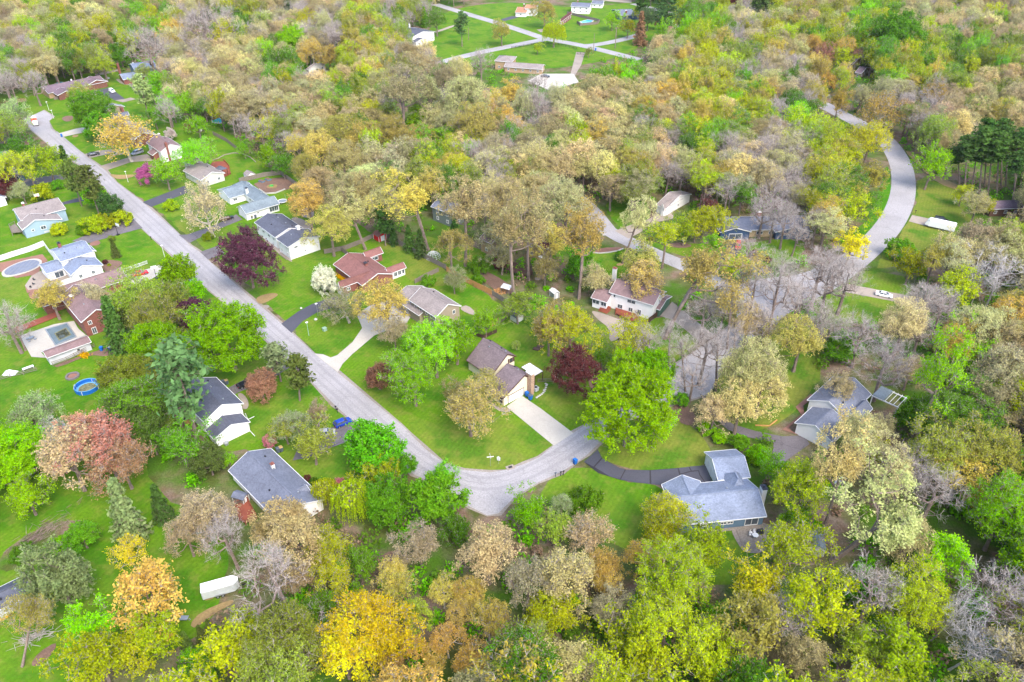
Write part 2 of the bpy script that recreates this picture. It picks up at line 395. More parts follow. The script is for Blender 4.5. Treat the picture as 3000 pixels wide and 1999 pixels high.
lawn('V 940 540 1100 560 1160 640 1100 650 1020 620', GM, .6)
lawn('V 930 290 1040 300 1090 360 1000 380 930 340', GD, .3)

RZ = [0.05]
def nz(): RZ[0] += .001; return RZ[0]
def pave(name, s, m, sm=0, z=None, label=None):
    pts = raw(s); pts = smooth_poly(pts, sm) if sm else pts
    OPEN.append(pts); o = sheet(name, pts, nz() if z is None else z, m)
    return o
def ribbon(name, s, width, m, sm=2, z=None):
    c = smooth_poly(raw(s), sm, False); l = []; r = []
    for i, p in enumerate(c):
        d = (c[min(i + 1, len(c) - 1)] - c[max(i - 1, 0)]).normalized(); n = Vector((-d.y, d.x, 0)) * width / 2
        l.append(p + n); r.append(p - n)
    pts = l + r[::-1]; OPEN.append(pts)
    zz = nz() if z is None else z
    me = bpy.data.meshes.new(name); k = len(l)
    me.from_pydata([(p.x, p.y, zz) for p in l] + [(p.x, p.y, zz) for p in r], [], [(i, k + i, k + i + 1, i + 1) for i in range(k - 1)])
    me.materials.append(m); me.update()
    o = bpy.data.objects.new(name, me); COL.objects.link(o); o['kind'] = 'structure'
    return o
# verges of bare gravel under the road edges, then the road itself
MAIN_IN = 'A 400 700 490 760 450 800 470 870 540 930 620 1000 B 970 0 1070 110 1310 290 1380 350 1640 580 1750 690 1840 750 1930 840 2352 1210 F 550 310 850 585 1065 760 1650 1240 H 0 1160 150 1310 330 1440 500 1500 740 1520 880 1500 1060 1440 1190 1380 1325 1275 1500 1160 1620 1080 V 1450 930 1523 858 1597 808 1622 791 1695 738'
MAIN_OUT = 'V 1810 700 1797 721 1727 778 1687 806 1655 846 1630 905 1600 915 1540 930 1420 975 1385 1010 1350 1045 1330 1060 1290 1085 1235 1110 1180 1145 1145 1180 1120 1185 1080 1165 1045 1140 1000 1112 950 1090 905 1050 F 1180 1190 1030 1050 830 850 440 490 340 390 B 2090 1240 1790 990 1610 800 1300 530 1220 440 950 150 830 0 A 600 1130 440 1010 290 880 225 775 320 740'
road_pts = raw(MAIN_IN) + raw(MAIN_OUT)
cen = [p for p in road_pts]
verge = []
nrd = len(road_pts)
for i, p in enumerate(road_pts):
    d = (road_pts[(i + 1) % nrd] - road_pts[i - 1]).normalized(); verge.append(p + Vector((d.y, -d.x, 0)) * -(.55 + .35 * math.sin(i * 2.3)))
vg = sheet('road_verge', verge, .045, GRAVEL)
OPEN.append(road_pts); sheet('road', road_pts, nz(), ASPH)
for off in (-1.7, 1.7, 0):
    cl = smooth_poly(raw('V 120 305 235 405 305 475 361 524 446 605 687 817 771 892 850 962 930 1030 1010 1085 1110 1118 1200 1095 1300 1040 1390 975'), 2, False); Lp = []; Rp = []; hw = .42 if off else .12
    for i, p in enumerate(cl):
        d = (cl[min(i + 1, len(cl) - 1)] - cl[max(i - 1, 0)]).normalized(); n_ = Vector((-d.y, d.x, 0)); Lp.append(p + n_ * (off + hw)); Rp.append(p + n_ * (off - hw))
    k_ = len(Lp); zz = nz(); me = bpy.data.meshes.new('wheel_track'); me.from_pydata([(p.x, p.y, zz) for p in Lp + Rp], [], [(i, k_ + i, k_ + i + 1, i + 1) for i in range(k_ - 1)]); me.materials.append(SEAM)
    o = bpy.data.objects.new('wheel_track', me); COL.objects.link(o); o['kind'] = 'structure'
ribbon('road', 'V 1290 455 1340 490 1412 541 1462 563 1508 585 1580 614 1660 655 1720 700 1740 760', 6.2, ASPH)
ribbon('road', 'V 1740 720 1800 690 1880 660 1950 610 2001 566 2043 522 2072 467 2078 416 2068 368 2035 320 1990 292 1921 257 1880 235 1800 205', 8.6, ASPH, 2)
pave('road', 'V 1690 650 1760 640 1850 630 1900 600 1930 640 1880 680 1820 715 1740 770 1690 745', ASPH, 1)
ribbon('road', 'V 1000 10 1078 34 1150 55 1225 80 1253 90 1330 103 1400 120 1470 138', 7, ASPH)
ribbon('road', 'V 960 160 1060 130 1180 105 1250 91', 7, ASPH)
ribbon('road', 'V 1330 106 1370 104 1430 92 1470 80', 6.5, ASPH)
ribbon('road', 'N 560 40 700 75 850 115 1100 170 1700 130 1900 100', 6.5, ASPH)
ribbon('road', 'N 820 165 900 200 1020 275 1120 310 1280 325', 5.5, ASPH)
ribbon('road', 'V 760 215 840 290 870 310', 6, ASPH); ribbon('road', 'V 1405 540 1350 470 1300 440 1270 420', 6, ASPH)

pave('driveway', 'H 890 915 1030 815 1200 930 1505 1160 1325 1275 935 955', CONC)
for s in ('H 935 957 1200 930', 'H 1128 1112 1372 1060'):
    pass
pave('driveway', 'F 850 585 930 592 1000 622 1060 600 1200 480 1290 350 1240 230 1350 150 1600 50 1800 150 1700 300 1400 420 1200 590 1110 680 1065 757', CONC)
pave('driveway', 'F 545 312 700 200 830 130 1040 60 1150 130 1000 170 870 210 740 290 640 397', ASPH_DK)
pave('driveway', 'B 1640 592 1720 590 1980 500 2170 405 2230 450 2080 510 1850 610 1740 668', ASPH_MID)
pave('driveway', 'B 1310 292 1700 140 1725 205 1390 337', ASPH_DK)
pave('driveway', 'B 1838 750 2010 690 2060 760 1912 820', ASPH_MID)
pave('driveway', 'B 1222 442 1040 500 850 570 660 650 820 668 1080 592 1312 530', ASPH_MID)
pave('driveway', 'B 1614 818 1380 900 1150 960 1180 1060 1380 1005 1645 850', CONC)
pave('driveway', 'F 60 900 370 740 600 630 660 690 420 840 180 930 100 970', ASPH_MID)
pave('driveway', 'F 1190 1185 1000 1270 700 1450 650 1568 800 1540 990 1455 1330 1330', ASPH_MID)
pave('driveway', 'R 940 800 1040 850 1120 990 1250 1080 1450 1140 1700 1190 1900 1180 1950 1260 1750 1400 1650 1500 1600 1420 1620 1250 1400 1200 1200 1130 1050 1000', ASPH_MID)
pave('driveway', 'J 890 1180 1000 1050 1400 1370 1280 1435 1010 1220', CONC2)
pave('driveway', 'J 475 400 600 350 800 285 900 190 1010 200 1010 285 860 320 680 430 600 470', CONC2)
pave('driveway', 'J 1470 498 1640 498 1600 620 1500 730 1400 690', ASPH_DK)
pave('driveway', 'K 1480 1195 1700 1240 1900 1290 1860 1340 1700 1320 1450 1252', CONC2)
pave('driveway', 'Q 540 400 600 345 1040 430 1400 520 1400 600 1100 530 960 480', CONC2)
pave('driveway', 'A 540 915 700 870 900 840 930 870 585 946', CONC)
pave('driveway', 'A 780 545 1000 495 1060 530 1150 600 1060 612 950 560', ASPH_DK)
pave('driveway', 'A 1055 610 1150 598 1200 585 1250 600 1130 630', CONC2)
pave('driveway', 'A 775 1105 900 1072 1050 1062 1060 1090 825 1142', GRAVEL)
pave('driveway', 'A 910 1217 1200 1130 1350 1105 1430 1160 1200 1180 990 1252', CONC2)
pave('driveway', 'A 140 1350 570 1290 620 1330 200 1412', ASPH_MID)
pave('driveway', 'B 550 300 640 275 775 238 780 280 660 300 560 322', ASPH_DK)
pave('driveway', 'L 1150 180 1250 150 1330 158 1180 198', ASPH_DK)
pave('driveway', 'L 1845 480 1925 485 1890 600 1830 700 1790 690', CONC2)
pave('driveway', 'L 1400 745 1520 680 1820 680 1870 760 1600 835', CONC)
ribbon('path', 'L 540 300 620 275 700 245 740 235', 3, CONC2)
pave('driveway', 'L 1480 275 1560 265 1600 290 1520 300', CONC2); pave('driveway', 'L 2050 0 2352 0 2352 30 2150 15', CONC2)
# worn asphalt drive of the blue grey house: slabs parted by open cracks
sheet('driveway_base', raw('H 1602 1425 1730 1314 1770 1395 1930 1480 I 106 398 322 404 580 384 830 360 898 520 780 540 700 558 600 541 430 540 330 530 200 518 50 492 -150 430'), nz(), paving_mat('open asphalt crack', rgb(84, 82, 90, .34)))
dz = nz()
DR = thing('driveway', 'curved dark asphalt drive leading to the blue grey L-shaped house', 'driveway')
for k in ('label', 'category'): del DR[k]
DR['kind'] = 'structure'
for s in ('H 1600 1425 1728 1312 1762 1385 1690 1468', 'H 1700 1473 1772 1395 1800 1412 1930 1480 1980 1492 1930 1585 1840 1560',
          'I -90 355 I 96 397 45 487 I -150 430', 'I 106 398 322 406 324 528 200 518 57 490', 'I 334 406 580 387 596 450 590 540 430 541 340 531',
          'I 590 386 680 372 700 410 606 436', 'I 690 370 832 360 862 420 900 522 840 522 785 440 776 405 710 408', 'I 604 445 700 420 770 412 778 445 832 524 700 560 600 542'):
    pts = raw(s)
    if 'I -90' in s: continue
    OPEN.append(pts); sheet('slab', pts, dz, ASPH_DK, DR)
# small paved and bare areas
def patch(name, s, m, sm=1): o = pave(name, s, m, sm); return o
patch('sand_patch', 'F 305 85 360 50 480 25 530 45 440 100 350 140', DIRT, 2)
patch('bare_earth', 'F 350 145 430 140 440 160 400 180', GRAVEL, 1)
patch('patio', 'I 1070 950 1110 1040 1160 1120 1210 1165 1350 1165 1480 1110 1530 1010 1460 930 1380 890 1310 870 1180 900 1120 910', GRAVEL, 1)
patch('gravel_strip', 'I 720 950 1150 905 1160 940 1040 965 750 985', GRAVEL)
patch('gravel_bed', 'I 380 660 400 620 450 610 470 680 400 710', GRAVEL)
patch('path', 'F 135 960 180 945 235 1000 250 1060 230 1100 180 1090 200 1040', CONC2, 1)
patch('path', 'H 690 850 740 880 800 950 880 970 940 958 890 920 820 930 750 870', CONC2, 1)
patch('path', 'E 460 860 500 850 700 1020 810 1150 790 1155 640 1050', CONC2)
patch('dirt_yard', 'E 440 430 700 370 770 400 850 460 730 500 560 530 480 470', MULCH, 1)
patch('garden_bed', 'B 820 670 900 640 930 665 900 690 830 695', BRICKPAVE)
patch('garden_bed', 'B 930 840 980 820 1120 835 1125 870 1020 925 950 930', MULCH, 1)
patch('terrace', 'B 0 850 250 800 390 770 440 830 380 880 350 960 420 1050 400 1080 250 1130 230 1060 300 1000 290 965 150 990 0 930', BRICKPAVE, 0)
patch('terrace', 'B 290 970 420 900 640 960 680 1000 530 1060 420 1080 260 1100 230 1060', CONC2, 0)
patch('garden_bed', 'B 255 1120 420 1070 430 1110 350 1170 280 1190', BRICKPAVE)
patch('pool_terrace', 'C 180 268 500 160 680 130 720 200 790 260 380 420 430 470 290 460', CONC, 0)
patch('garden_bed', 'C 480 540 900 400 1150 330 1180 400 1000 460 820 440 540 560', MULCH, 1)
patch('bare_earth', 'C 1560 950 1700 900 1760 1000 1900 1230 1800 1240 1650 1100', MULCH, 1)
patch('bare_earth', 'D 1560 890 1650 900 1640 930 1560 950', DIRT); patch('bare_earth', 'D 1450 1130 1540 1030 1780 930 1800 960 1650 1040 1500 1160', DIRT, 1)
patch('wood_chip_pile', 'D 230 1440 300 1340 430 1260 430 1310 370 1390 290 1450', MULCH, 1)
patch('brush_bed', 'V 0 1275 55 1235 120 1200 200 1195 215 1215 120 1265 60 1300 0 1320', FLOOR, 1)
patch('bare_earth', 'S 0 870 100 820 230 760 250 790 100 870 0 930', DIRT, 1)
patch('terrace', 'J 250 1130 340 1150 560 1230 680 1250 500 1400 420 1420 430 1300 300 1200', CONC2, 1)
patch('deck_surface', 'P 1150 980 1210 985 1200 1010 1150 1010', CONC2)
patch('bare_earth', 'P 650 900 850 1000 950 1080 1000 1140 800 1130 640 960', MULCH, 2)
patch('garden_bed', 'J 280 590 350 555 520 550 550 560 450 590 310 605', BRICKPAVE, 1)
patch('bare_earth', 'J 490 700 560 690 550 720 490 722', DIRT); patch('garden_bed', 'J 920 520 1100 500 1200 540 1100 560 960 545', MULCH, 1)
patch('garden_bed', 'A 560 775 620 750 680 760 660 800 600 810', MULCH, 1)
patch('bare_earth', 'A 990 1285 1100 1300 1250 1290 1220 1320 1080 1345', DIRT, 2); patch('bare_earth', 'A 660 935 720 925 720 945 670 955', DIRT, 1)
patch('bare_earth', 'A 20 630 120 600 250 590 240 625 100 635', DIRT, 1); patch('path', 'A 870 370 1000 345 1090 325 1100 335 1000 365 880 388', GRAVEL, 1)
patch('terrace', 'A 1060 420 1090 410 1180 440 1320 450 1400 520 1380 570 1250 560 1200 470 1120 465', GRAVEL, 1)
patch('garden_bed', 'J 1660 640 1720 630 1820 660 1800 685 1700 660', MULCH, 1)
patch('woodland_clearing', 'K 1400 600 1480 620 1640 800 1900 920 2150 1040 2200 1080 2000 1000 1700 900 1560 760', DIRT, 1)
patch('woodland_clearing', 'V 690 1180 R 700 900 800 900 900 1050 820 1100 720 1000' if False else 'R 690 880 800 880 920 1020 860 1100 740 1060', MULCH, 1)
patch('path', 'R 1850 1180 1700 1130 1870 990 1820 920 1960 800 1990 830 1890 910 1900 980 1750 1120', BRICKPAVE, 0)
patch('bare_earth', 'S 250 1320 500 1180 800 1090 820 1150 500 1260 700 1300 400 1430 150 1430', MULCH, 2)
patch('bare_earth', 'S 1480 450 1550 350 1700 330 1680 420 1560 540', MULCH, 1)
patch('bare_earth', 'H 1630 640 1700 600 1750 640 1700 740 1660 760', MULCH, 1)
patch('patio', 'F 2190 160 2260 140 2340 220 2300 235 2200 190', CONC2)
patch('terrace', 'E 780 760 850 740 1000 820 1000 900 880 850', CONC2)
patch('gravel_strip', 'E 870 680 980 640 1010 700 990 760 880 740', GRAVEL, 1)
patch('path', 'A 1300 1150 1400 1160 1420 1120 1450 1140 1400 1175 1320 1165', CONC2)

# ------------------------------------------------------------------ trees: prototypes
def quads_mesh(name, V, nq, mats, mi):               # V: (4*nq,3)
    me = bpy.data.meshes.new(name)
    me.vertices.add(len(V)); me.vertices.foreach_set('co', V.astype(np.float32).ravel())
    me.loops.add(4 * nq); me.loops.foreach_set('vertex_index', np.arange(4 * nq, dtype=np.int32))
    me.polygons.add(nq); me.polygons.foreach_set('loop_start', np.arange(0, 4 * nq, 4, dtype=np.int32))
    me.polygons.foreach_set('loop_total', np.full(nq, 4, np.int32))
    for m in mats: me.materials.append(m)
    me.polygons.foreach_set('material_index', mi.astype(np.int32)); me.update(); me.validate(); return me
def norm(a): return a / (np.linalg.norm(a, axis=-1, keepdims=True) + 1e-9)
def strips(a, b, wd, rs):                             # thin ribbons a->b
    d = norm(b - a); s = norm(np.cross(d, rs.normal(size=a.shape))) * (wd[:, None] / 2)
    return np.stack([a - s, a + s, b + s * .35, b - s * .35], 1).reshape(-1, 3)
def leafq(c, size, outw, rs, asp=1.5, bias=.8):
    n = norm(outw * bias + rs.normal(size=c.shape) * .7 + np.array([0, 0, .35]))
    u = norm(np.cross(n, rs.normal(size=c.shape))); v = np.cross(n, u)
    s = size[:, None]
    return np.stack([c - u * s * .5 * asp, c - v * s * .42, c + u * s * .5 * asp, c + v * s * .42], 1).reshape(-1, 3)
def gen_tree(name, seed, zc=6.2, rz=4.8, n=90, twigs=9, tl=1.5, lpt=5, ls=.42, fork=.35, spread=.9, tuft=0, sub=0, tw=.05,
             bark=BARK, twigm=TWIG, droop=0.0, lump=.28, inner=.45, trunk_r=.28, leaf_from=.35, rx=5.0):
    rs = np.random.RandomState(seed)
    # uneven outline
    K = norm(rs.normal(size=(7, 3))); A = rs.uniform(.5, 1, 7)
    def rad(d): return 1 + lump * ((np.clip(d @ K.T, 0, 1) ** 3) @ A - .55)
    d = norm(rs.normal(size=(n * 3, 3))); d = d[d[:, 2] > -.75 + .4 * rs.rand(len(d))][:n]; n = len(d)
    r = rs.rand(n) ** inner
    P = d * (r * rad(d))[:, None] * np.array([rx, rx, rz]) * .86 + np.array([0, 0, zc])
    # trunk
    zf = zc * fork; ztop = zc + rz * .35
    nodes = [np.array([0, 0, 0.])]; par = [-1]
    sway = rs.uniform(-.25, .25, 2)
    zs = np.linspace(zf * .5, ztop, 7)
    for z in zs:
        t = z / ztop; nodes.append(np.array([sway[0] * math.sin(t * 3) * 1.2, sway[1] * math.sin(t * 2.5) * 1.5, z])); par.append(len(nodes) - 2)
    cb = np.array([0, 0, zf]); order = np.argsort(np.linalg.norm(P - cb, axis=1)); tips = []
    for i in order:
        p = P[i]; N = np.array(nodes[1:]); dz = p[2] - N[:, 2]
        cost = np.linalg.norm(N - p, axis=1) + .22 * np.linalg.norm(N - cb, axis=1) + np.where(dz < .2, 2.5 + np.abs(dz), 0)
        cost += np.where(N[:, 2] < zf - .05, 4, 0)
        j = int(np.argmin(cost)) + 1; q = nodes[j]
        mid = (p + q) / 2 + rs.normal(size=3) * .07 * np.linalg.norm(p - q) + np.array([0, 0, -.06 * np.linalg.norm(p - q)])
        nodes.append(mid); par.append(j); nodes.append(p); par.append(len(nodes) - 2); tips.append(len(nodes) - 1)
    cnt = np.ones(len(nodes))
    for i in range(len(nodes) - 1, 0, -1): cnt[par[i]] += cnt[i] * .5 if False else cnt[i]
    rr = trunk_r * np.sqrt(cnt / cnt[0]); rr = np.maximum(rr, .028)
    mb = MB()
    for i in range(1, len(nodes)):
        a, b = nodes[par[i]], nodes[i]; r0 = min(rr[par[i]], rr[i] * 1.5) if i > 7 else rr[par[i]]
        if i == 1: r0 = rr[0] * 1.35
        mb.tube([a, b], [r0, rr[i]], 5 if rr[i] > .09 else 3, cap=False)
    tm = mb.mesh(name + '_trunk', bark)
    T = np.array([nodes[i] for i in tips]); c0 = np.array([0, 0, zc - rz * .45])
    out = norm((T - c0) * np.array([1, 1, 1.1]))
    A0 = np.repeat(T, twigs, 0); O = np.repeat(out, twigs, 0)
    D = norm(O * spread + rs.normal(size=A0.shape) * .75 + np.array([0, 0, .25 - droop]))
    L = tl * rs.uniform(.5, 1.1, len(A0)); B0 = A0 + D * L[:, None]
    quads = [strips(A0, B0, np.full(len(A0), tw), rs)]; nt_ = len(A0)
    srcA, srcB, srcO = A0, B0, O
    if sub:
        t = rs.uniform(.3, .95, (len(A0), sub)); S = (A0[:, None] + (B0 - A0)[:, None] * t[..., None]).reshape(-1, 3)
        O2 = np.repeat(D, sub, 0); D2 = norm(O2 * .8 + rs.normal(size=S.shape) * .8); E = S + D2 * (tl * .55 * rs.uniform(.5, 1.1, len(S)))[:, None]
        quads.append(strips(S, E, np.full(len(S), tw * .75), rs)); nt_ += len(S)
        srcA, srcB, srcO = np.vstack([A0, S]), np.vstack([B0, E]), np.vstack([O, O2])
    nl = 0
    if lpt:
        k = lpt
        if tuft:
            c = np.repeat(srcB, k, 0) + rs.normal(size=(len(srcB) * k, 3)) * tuft
        else:
            t = rs.uniform(leaf_from, 1.08, (len(srcA), k, 1)); c = (srcA[:, None] + (srcB - srcA)[:, None] * t).reshape(-1, 3) + rs.normal(size=(len(srcA) * k, 3)) * .22
        oo = np.repeat(srcO, k, 0)
        quads.append(leafq(c, ls * rs.uniform(.6, 1.3, len(c)), oo, rs)); nl = len(c)
    V = np.vstack(quads); nq = len(V) // 4
    mi = np.concatenate([np.zeros(nt_), np.ones(nl)])
    cm = quads_mesh(name + '_crown', V, nq, [twigm, LEAF], mi)
    return dict(t=tm, c=cm, zc=zc, w=2 * rx, rz=rz)
def gen_conifer(name, seed, H=16, rb=3.2, z0=2.5, levels=22, per=9, kind='pine', ls=.5, dens=14):
    rs = np.random.RandomState(seed); mb = MB(); mb.tube([(0, 0, 0), (.1, .05, H * .5), (0, 0, H)], [.26, .17, .03], 6, cap=False)
    A = []; B = []
    for i in range(levels):
        t = (i + .5) / levels; z = z0 + (H - z0) * t
        prof = (1 - t) ** .8 if kind == 'spruce' else (math.sin(PI * min(1, .16 + t * .84)) ** .6) * (.75 + .5 * rs.rand())
        for k in range(per):
            a = rs.uniform(0, 2 * PI); L = rb * prof * rs.uniform(.65, 1.15)
            if kind == 'pine' and rs.rand() < .22: continue
            dz = -.25 * L if kind == 'spruce' else .22 * L
            A.append((0, 0, z)); B.append((math.cos(a) * L, math.sin(a) * L, z + dz))
    A = np.array(A, float); B = np.array(B, float)
    for a, b in zip(A, B): mb.tube([a, b], [.05, .02], 3, cap=False)
    tm = mb.mesh(name + '_trunk', BARK)
    t = rs.uniform(.25 if kind == 'pine' else .1, 1.05, (len(A), dens, 1)); C = (A[:, None] + (B - A)[:, None] * t).reshape(-1, 3)
    C += rs.normal(size=C.shape) * np.array([.28, .28, .16]) * (1.25 if kind == 'pine' else .9)
    oo = norm(np.repeat(B - A, dens, 0) * np.array([1, 1, .3]) + np.array([0, 0, 1.2]))
    V = leafq(C, ls * rs.uniform(.6, 1.3, len(C)), oo, rs, asp=1.7)
    cm = quads_mesh(name + '_crown', V, len(C), [TWIG, LEAF], np.ones(len(C)))
    zc = (z0 + H) / 2 if kind == 'pine' else z0 + (H - z0) * .42
    return dict(t=tm, c=cm, zc=zc, w=2 * rb, rz=(H - z0) / 2)
def gen_willow(name, seed, ls=.36):
    rs = np.random.RandomState(seed); b = gen_tree(name, seed, zc=6.5, rz=3.4, n=55, twigs=5, tl=1.2, lpt=3, ls=.35, fork=.35)
    n = 330; a = rs.uniform(0, 2 * PI, n); r = 4.6 * np.sqrt(rs.uniform(.12, 1, n)); z = 6.3 + 3.2 * np.sqrt(np.clip(1 - (r / 5.0) ** 2, 0, 1))
    L = rs.uniform(2.5, 5.5, n) * np.where(r > 2, 1, .6); k = 22
    t = np.linspace(0, 1, k)[None, :, None]; top = np.stack([np.cos(a) * r, np.sin(a) * r, z], 1)
    outv = np.stack([np.cos(a) * .6, np.sin(a) * .6, -L], 1)
    C = (top[:, None] + outv[:, None] * t).reshape(-1, 3) + rs.normal(size=(n * k, 3)) * .07
    u = norm(rs.normal(size=C.shape) * np.array([1, 1, .0])) * .07; h = np.array([0, 0, 1]) * ls * rs.uniform(.5, 1, (len(C), 1))
    V = np.stack([C - u, C - h, C + u, C + h * .6], 1).reshape(-1, 3)
    me = b['c']; v0 = np.empty(len(me.vertices) * 3, np.float32); me.vertices.foreach_get('co', v0); v0 = v0.reshape(-1, 3)
    mi = np.empty(len(me.polygons), np.int32); me.polygons.foreach_get('material_index', mi)
    cm = quads_mesh(name + '_crown', np.vstack([v0, V]), len(mi) + len(C), [TWIG, LEAF], np.concatenate([mi, np.ones(len(C))]))
    return dict(t=b['t'], c=cm, zc=5.6, w=10.4, rz=4.4)
PROTO = {}
def reg(code, lst): PROTO[code] = lst
reg('d', [gen_tree(f'dense{i}', 10 + i, zc=5.6, rz=4.9, n=125, twigs=8, tl=1.5, lpt=11, ls=0.33, inner=.33, lump=.42) for i in range(4)])
reg('m', [gen_tree(f'medium{i}', 30 + i, zc=6.6, rz=5.0, n=95, twigs=9, tl=1.6, lpt=6, ls=0.3, inner=.42, lump=.5) for i in range(4)])
reg('o', [gen_tree(f'oak{i}', 50 + i, zc=8.2, rz=4.6, n=100, twigs=8, tl=1.35, lpt=5, ls=0.23, tuft=.22, inner=.36, lump=.6, fork=.45, twigm=TWIG_TAN, tw=.065, trunk_r=.36, sub=1) for i in range(6)])
reg('s', [gen_tree(f'sparse{i}', 70 + i, zc=6.8, rz=4.6, n=90, twigs=8, tl=1.5, lpt=3, ls=0.24, sub=2, inner=.42, lump=.5, tw=.055) for i in range(3)])
reg('b', [gen_tree(f'bare{i}', 90 + i, zc=8.0, rz=4.8, n=95, twigs=7, tl=1.7, lpt=0, sub=2, inner=.45, lump=.5, tw=.042, fork=.42, trunk_r=.32) for i in range(3)])
reg('x', [gen_tree(f'white{i}', 95 + i, zc=7.0, rz=5.4, n=80, twigs=6, tl=1.6, lpt=0, sub=3, inner=.5, lump=.7, tw=.055, fork=.3, trunk_r=.16, bark=WHITE_BARK, twigm=WHITE_BARK) for i in range(2)])
reg('v', [gen_tree(f'vase{i}', 110 + i, zc=5.0, rz=4.4, n=85, twigs=8, tl=1.7, lpt=3, ls=0.24, fork=.16, sub=1, spread=1.5, inner=.5, lump=.25, tw=.05, bark=PALE_BARK) for i in range(2)])
reg('u', [gen_tree(f'shrub{i}', 130 + i, zc=2.9, rz=3.4, n=75, twigs=8, tl=1.3, lpt=10, ls=0.38, fork=.15, inner=.35, lump=.35, trunk_r=.12, droop=.1) for i in range(3)])
reg('k', [gen_tree(f'umbrella{i}', 150 + i, zc=9.0, rz=3.4, n=70, twigs=9, tl=1.5, lpt=4, ls=0.25, sub=1, fork=.62, inner=.3, lump=.3, bark=PALE_BARK, tw=.055, leaf_from=.7) for i in range(2)])
reg('o^', [gen_tree(f'talloak{i}', 250 + i, zc=13.5, rz=5.2, n=100, twigs=8, tl=1.35, lpt=5, ls=0.24, tuft=.22, inner=.38, lump=.75, fork=.62, twigm=TWIG_TAN, tw=.06, trunk_r=.34, sub=1) for i in range(3)])
reg('m^', [gen_tree(f'tallleafy{i}', 260 + i, zc=12.5, rz=5.6, n=100, twigs=9, tl=1.6, lpt=6, ls=0.25, inner=.42, lump=.6, fork=.55) for i in range(2)])
reg('s^', [gen_tree(f'tallsparse{i}', 265 + i, zc=12.5, rz=5.4, n=90, twigs=8, tl=1.5, lpt=3, ls=0.22, sub=2, inner=.42, lump=.6, tw=.05, fork=.55) for i in range(2)])
reg('b^', [gen_tree(f'tallbare{i}', 270 + i, zc=13.0, rz=6.0, n=95, twigs=7, tl=1.8, lpt=0, sub=2, inner=.5, lump=.6, tw=.042, fork=.5, trunk_r=.3) for i in range(3)])
reg('d+', [gen_tree(f'bigdense{i}', 210 + i, zc=9.4, rz=7.8, n=270, twigs=8, tl=1.8, lpt=12, ls=0.31, inner=.33, lump=.5, rx=8, trunk_r=.4) for i in range(3)])
reg('m+', [gen_tree(f'bigmedium{i}', 220 + i, zc=10.6, rz=7.8, n=190, twigs=9, tl=1.9, lpt=7, ls=0.27, inner=.4, lump=.55, rx=8, trunk_r=.4) for i in range(3)])
reg('o+', [gen_tree(f'bigoak{i}', 230 + i, zc=12.5, rz=7.4, n=210, twigs=8, tl=1.6, lpt=5, ls=0.25, tuft=.26, inner=.36, lump=.6, fork=.42, twigm=TWIG_TAN, tw=.07, trunk_r=.48, sub=1, rx=8) for i in range(2)])
reg('b+', [gen_tree(f'bigbare{i}', 240 + i, zc=11.5, rz=7.4, n=190, twigs=7, tl=1.9, lpt=0, sub=3, inner=.42, lump=.5, tw=.042, fork=.4, trunk_r=.5, rx=8) for i in range(2)])
reg('p+', [gen_conifer(f'bigpine{i}', 178 + i, H=27, rb=6.4, z0=9, levels=22, per=10, kind='pine', ls=.55, dens=34) for i in range(1)])
reg('p', [gen_conifer(f'pine{i}', 170 + i, H=16, rb=3.6, z0=5.5, levels=17, per=8, kind='pine', ls=.62) for i in range(2)])
reg('q', [gen_conifer(f'tallpine{i}', 175 + i, H=20, rb=3.4, z0=12.5, levels=12, per=9, kind='pine', ls=.6) for i in range(2)])
reg('e', [gen_conifer(f'spruce{i}', 180 + i, H=13, rb=3.4, z0=.6, levels=26, per=10, kind='spruce', ls=.5, dens=13) for i in range(2)])
reg('w', [gen_willow('willow0', 190)])
KIND = {'d': ('maple_tree', 'tree'), 'm': ('leafy_tree', 'tree'), 'o': ('oak_tree', 'tree'), 's': ('budding_tree', 'tree'), 'b': ('bare_tree', 'tree'),
        'x': ('bare_tree', 'tree'), 'v': ('budding_tree', 'tree'), 'u': ('shrub', 'shrub'), 'k': ('budding_tree', 'tree'), 'p': ('pine_tree', 'pine tree'),
        'e': ('spruce_tree', 'spruce tree'), 'q': ('pine_tree', 'pine tree'), 'w': ('willow_tree', 'willow tree')}
ADJ = {'d': 'dense', 'm': 'leafy', 'o': 'tufted', 's': 'sparse', 'b': 'bare', 'x': 'white-limbed', 'v': 'fan-shaped', 'u': 'low',
       'k': 'umbrella-topped', 'p': 'tall', 'e': 'conical', 'q': 'bare-stemmed', 'w': 'weeping'}
LK = .70
TINT = {'lime': ((150, 210, 16), 'lime green'), 'green': ((112, 166, 34), 'bright green'), 'ygreen': ((190, 204, 30), 'yellow-green'), 'olive': ((160, 180, 62), 'olive green'),
        'pale': ((170, 186, 120), 'pale grey-green'), 'tan': ((208, 199, 138), 'tan'), 'gold': ((214, 198, 104), 'golden'), 'cream': ((228, 220, 148), 'creamy yellow'),
        'pinktan': ((204, 190, 142), 'pinkish tan'), 'orange': ((226, 196, 92), 'orange'), 'yellow': ((238, 222, 36), 'bright yellow'), 'purple': ((118, 74, 94), 'purple-leaved'),
        'maroon': ((124, 70, 70), 'maroon-leaved'), 'grey': ((190, 180, 180), 'grey'), 'blue': ((106, 142, 86), 'blue-green'), 'dark': ((92, 130, 60), 'dark green'),
        'dkolive': ((112, 132, 62), 'dark olive'), 'pink': ((250, 150, 176), 'pink-flowering'), 'magenta': ((214, 110, 176), 'magenta-flowering'), 'white': ((244, 242, 226), 'white-flowering'),
        'salmon': ((228, 170, 136), 'salmon pink'), 'rust': ((170, 126, 100), 'rust brown'), 'brown': ((168, 136, 104), 'brown'), 'oat': ((190, 172, 96), 'olive tan'), 'vivid': ((122, 192, 34), 'vivid green'), 'goldolive': ((206, 190, 84), 'golden olive')}
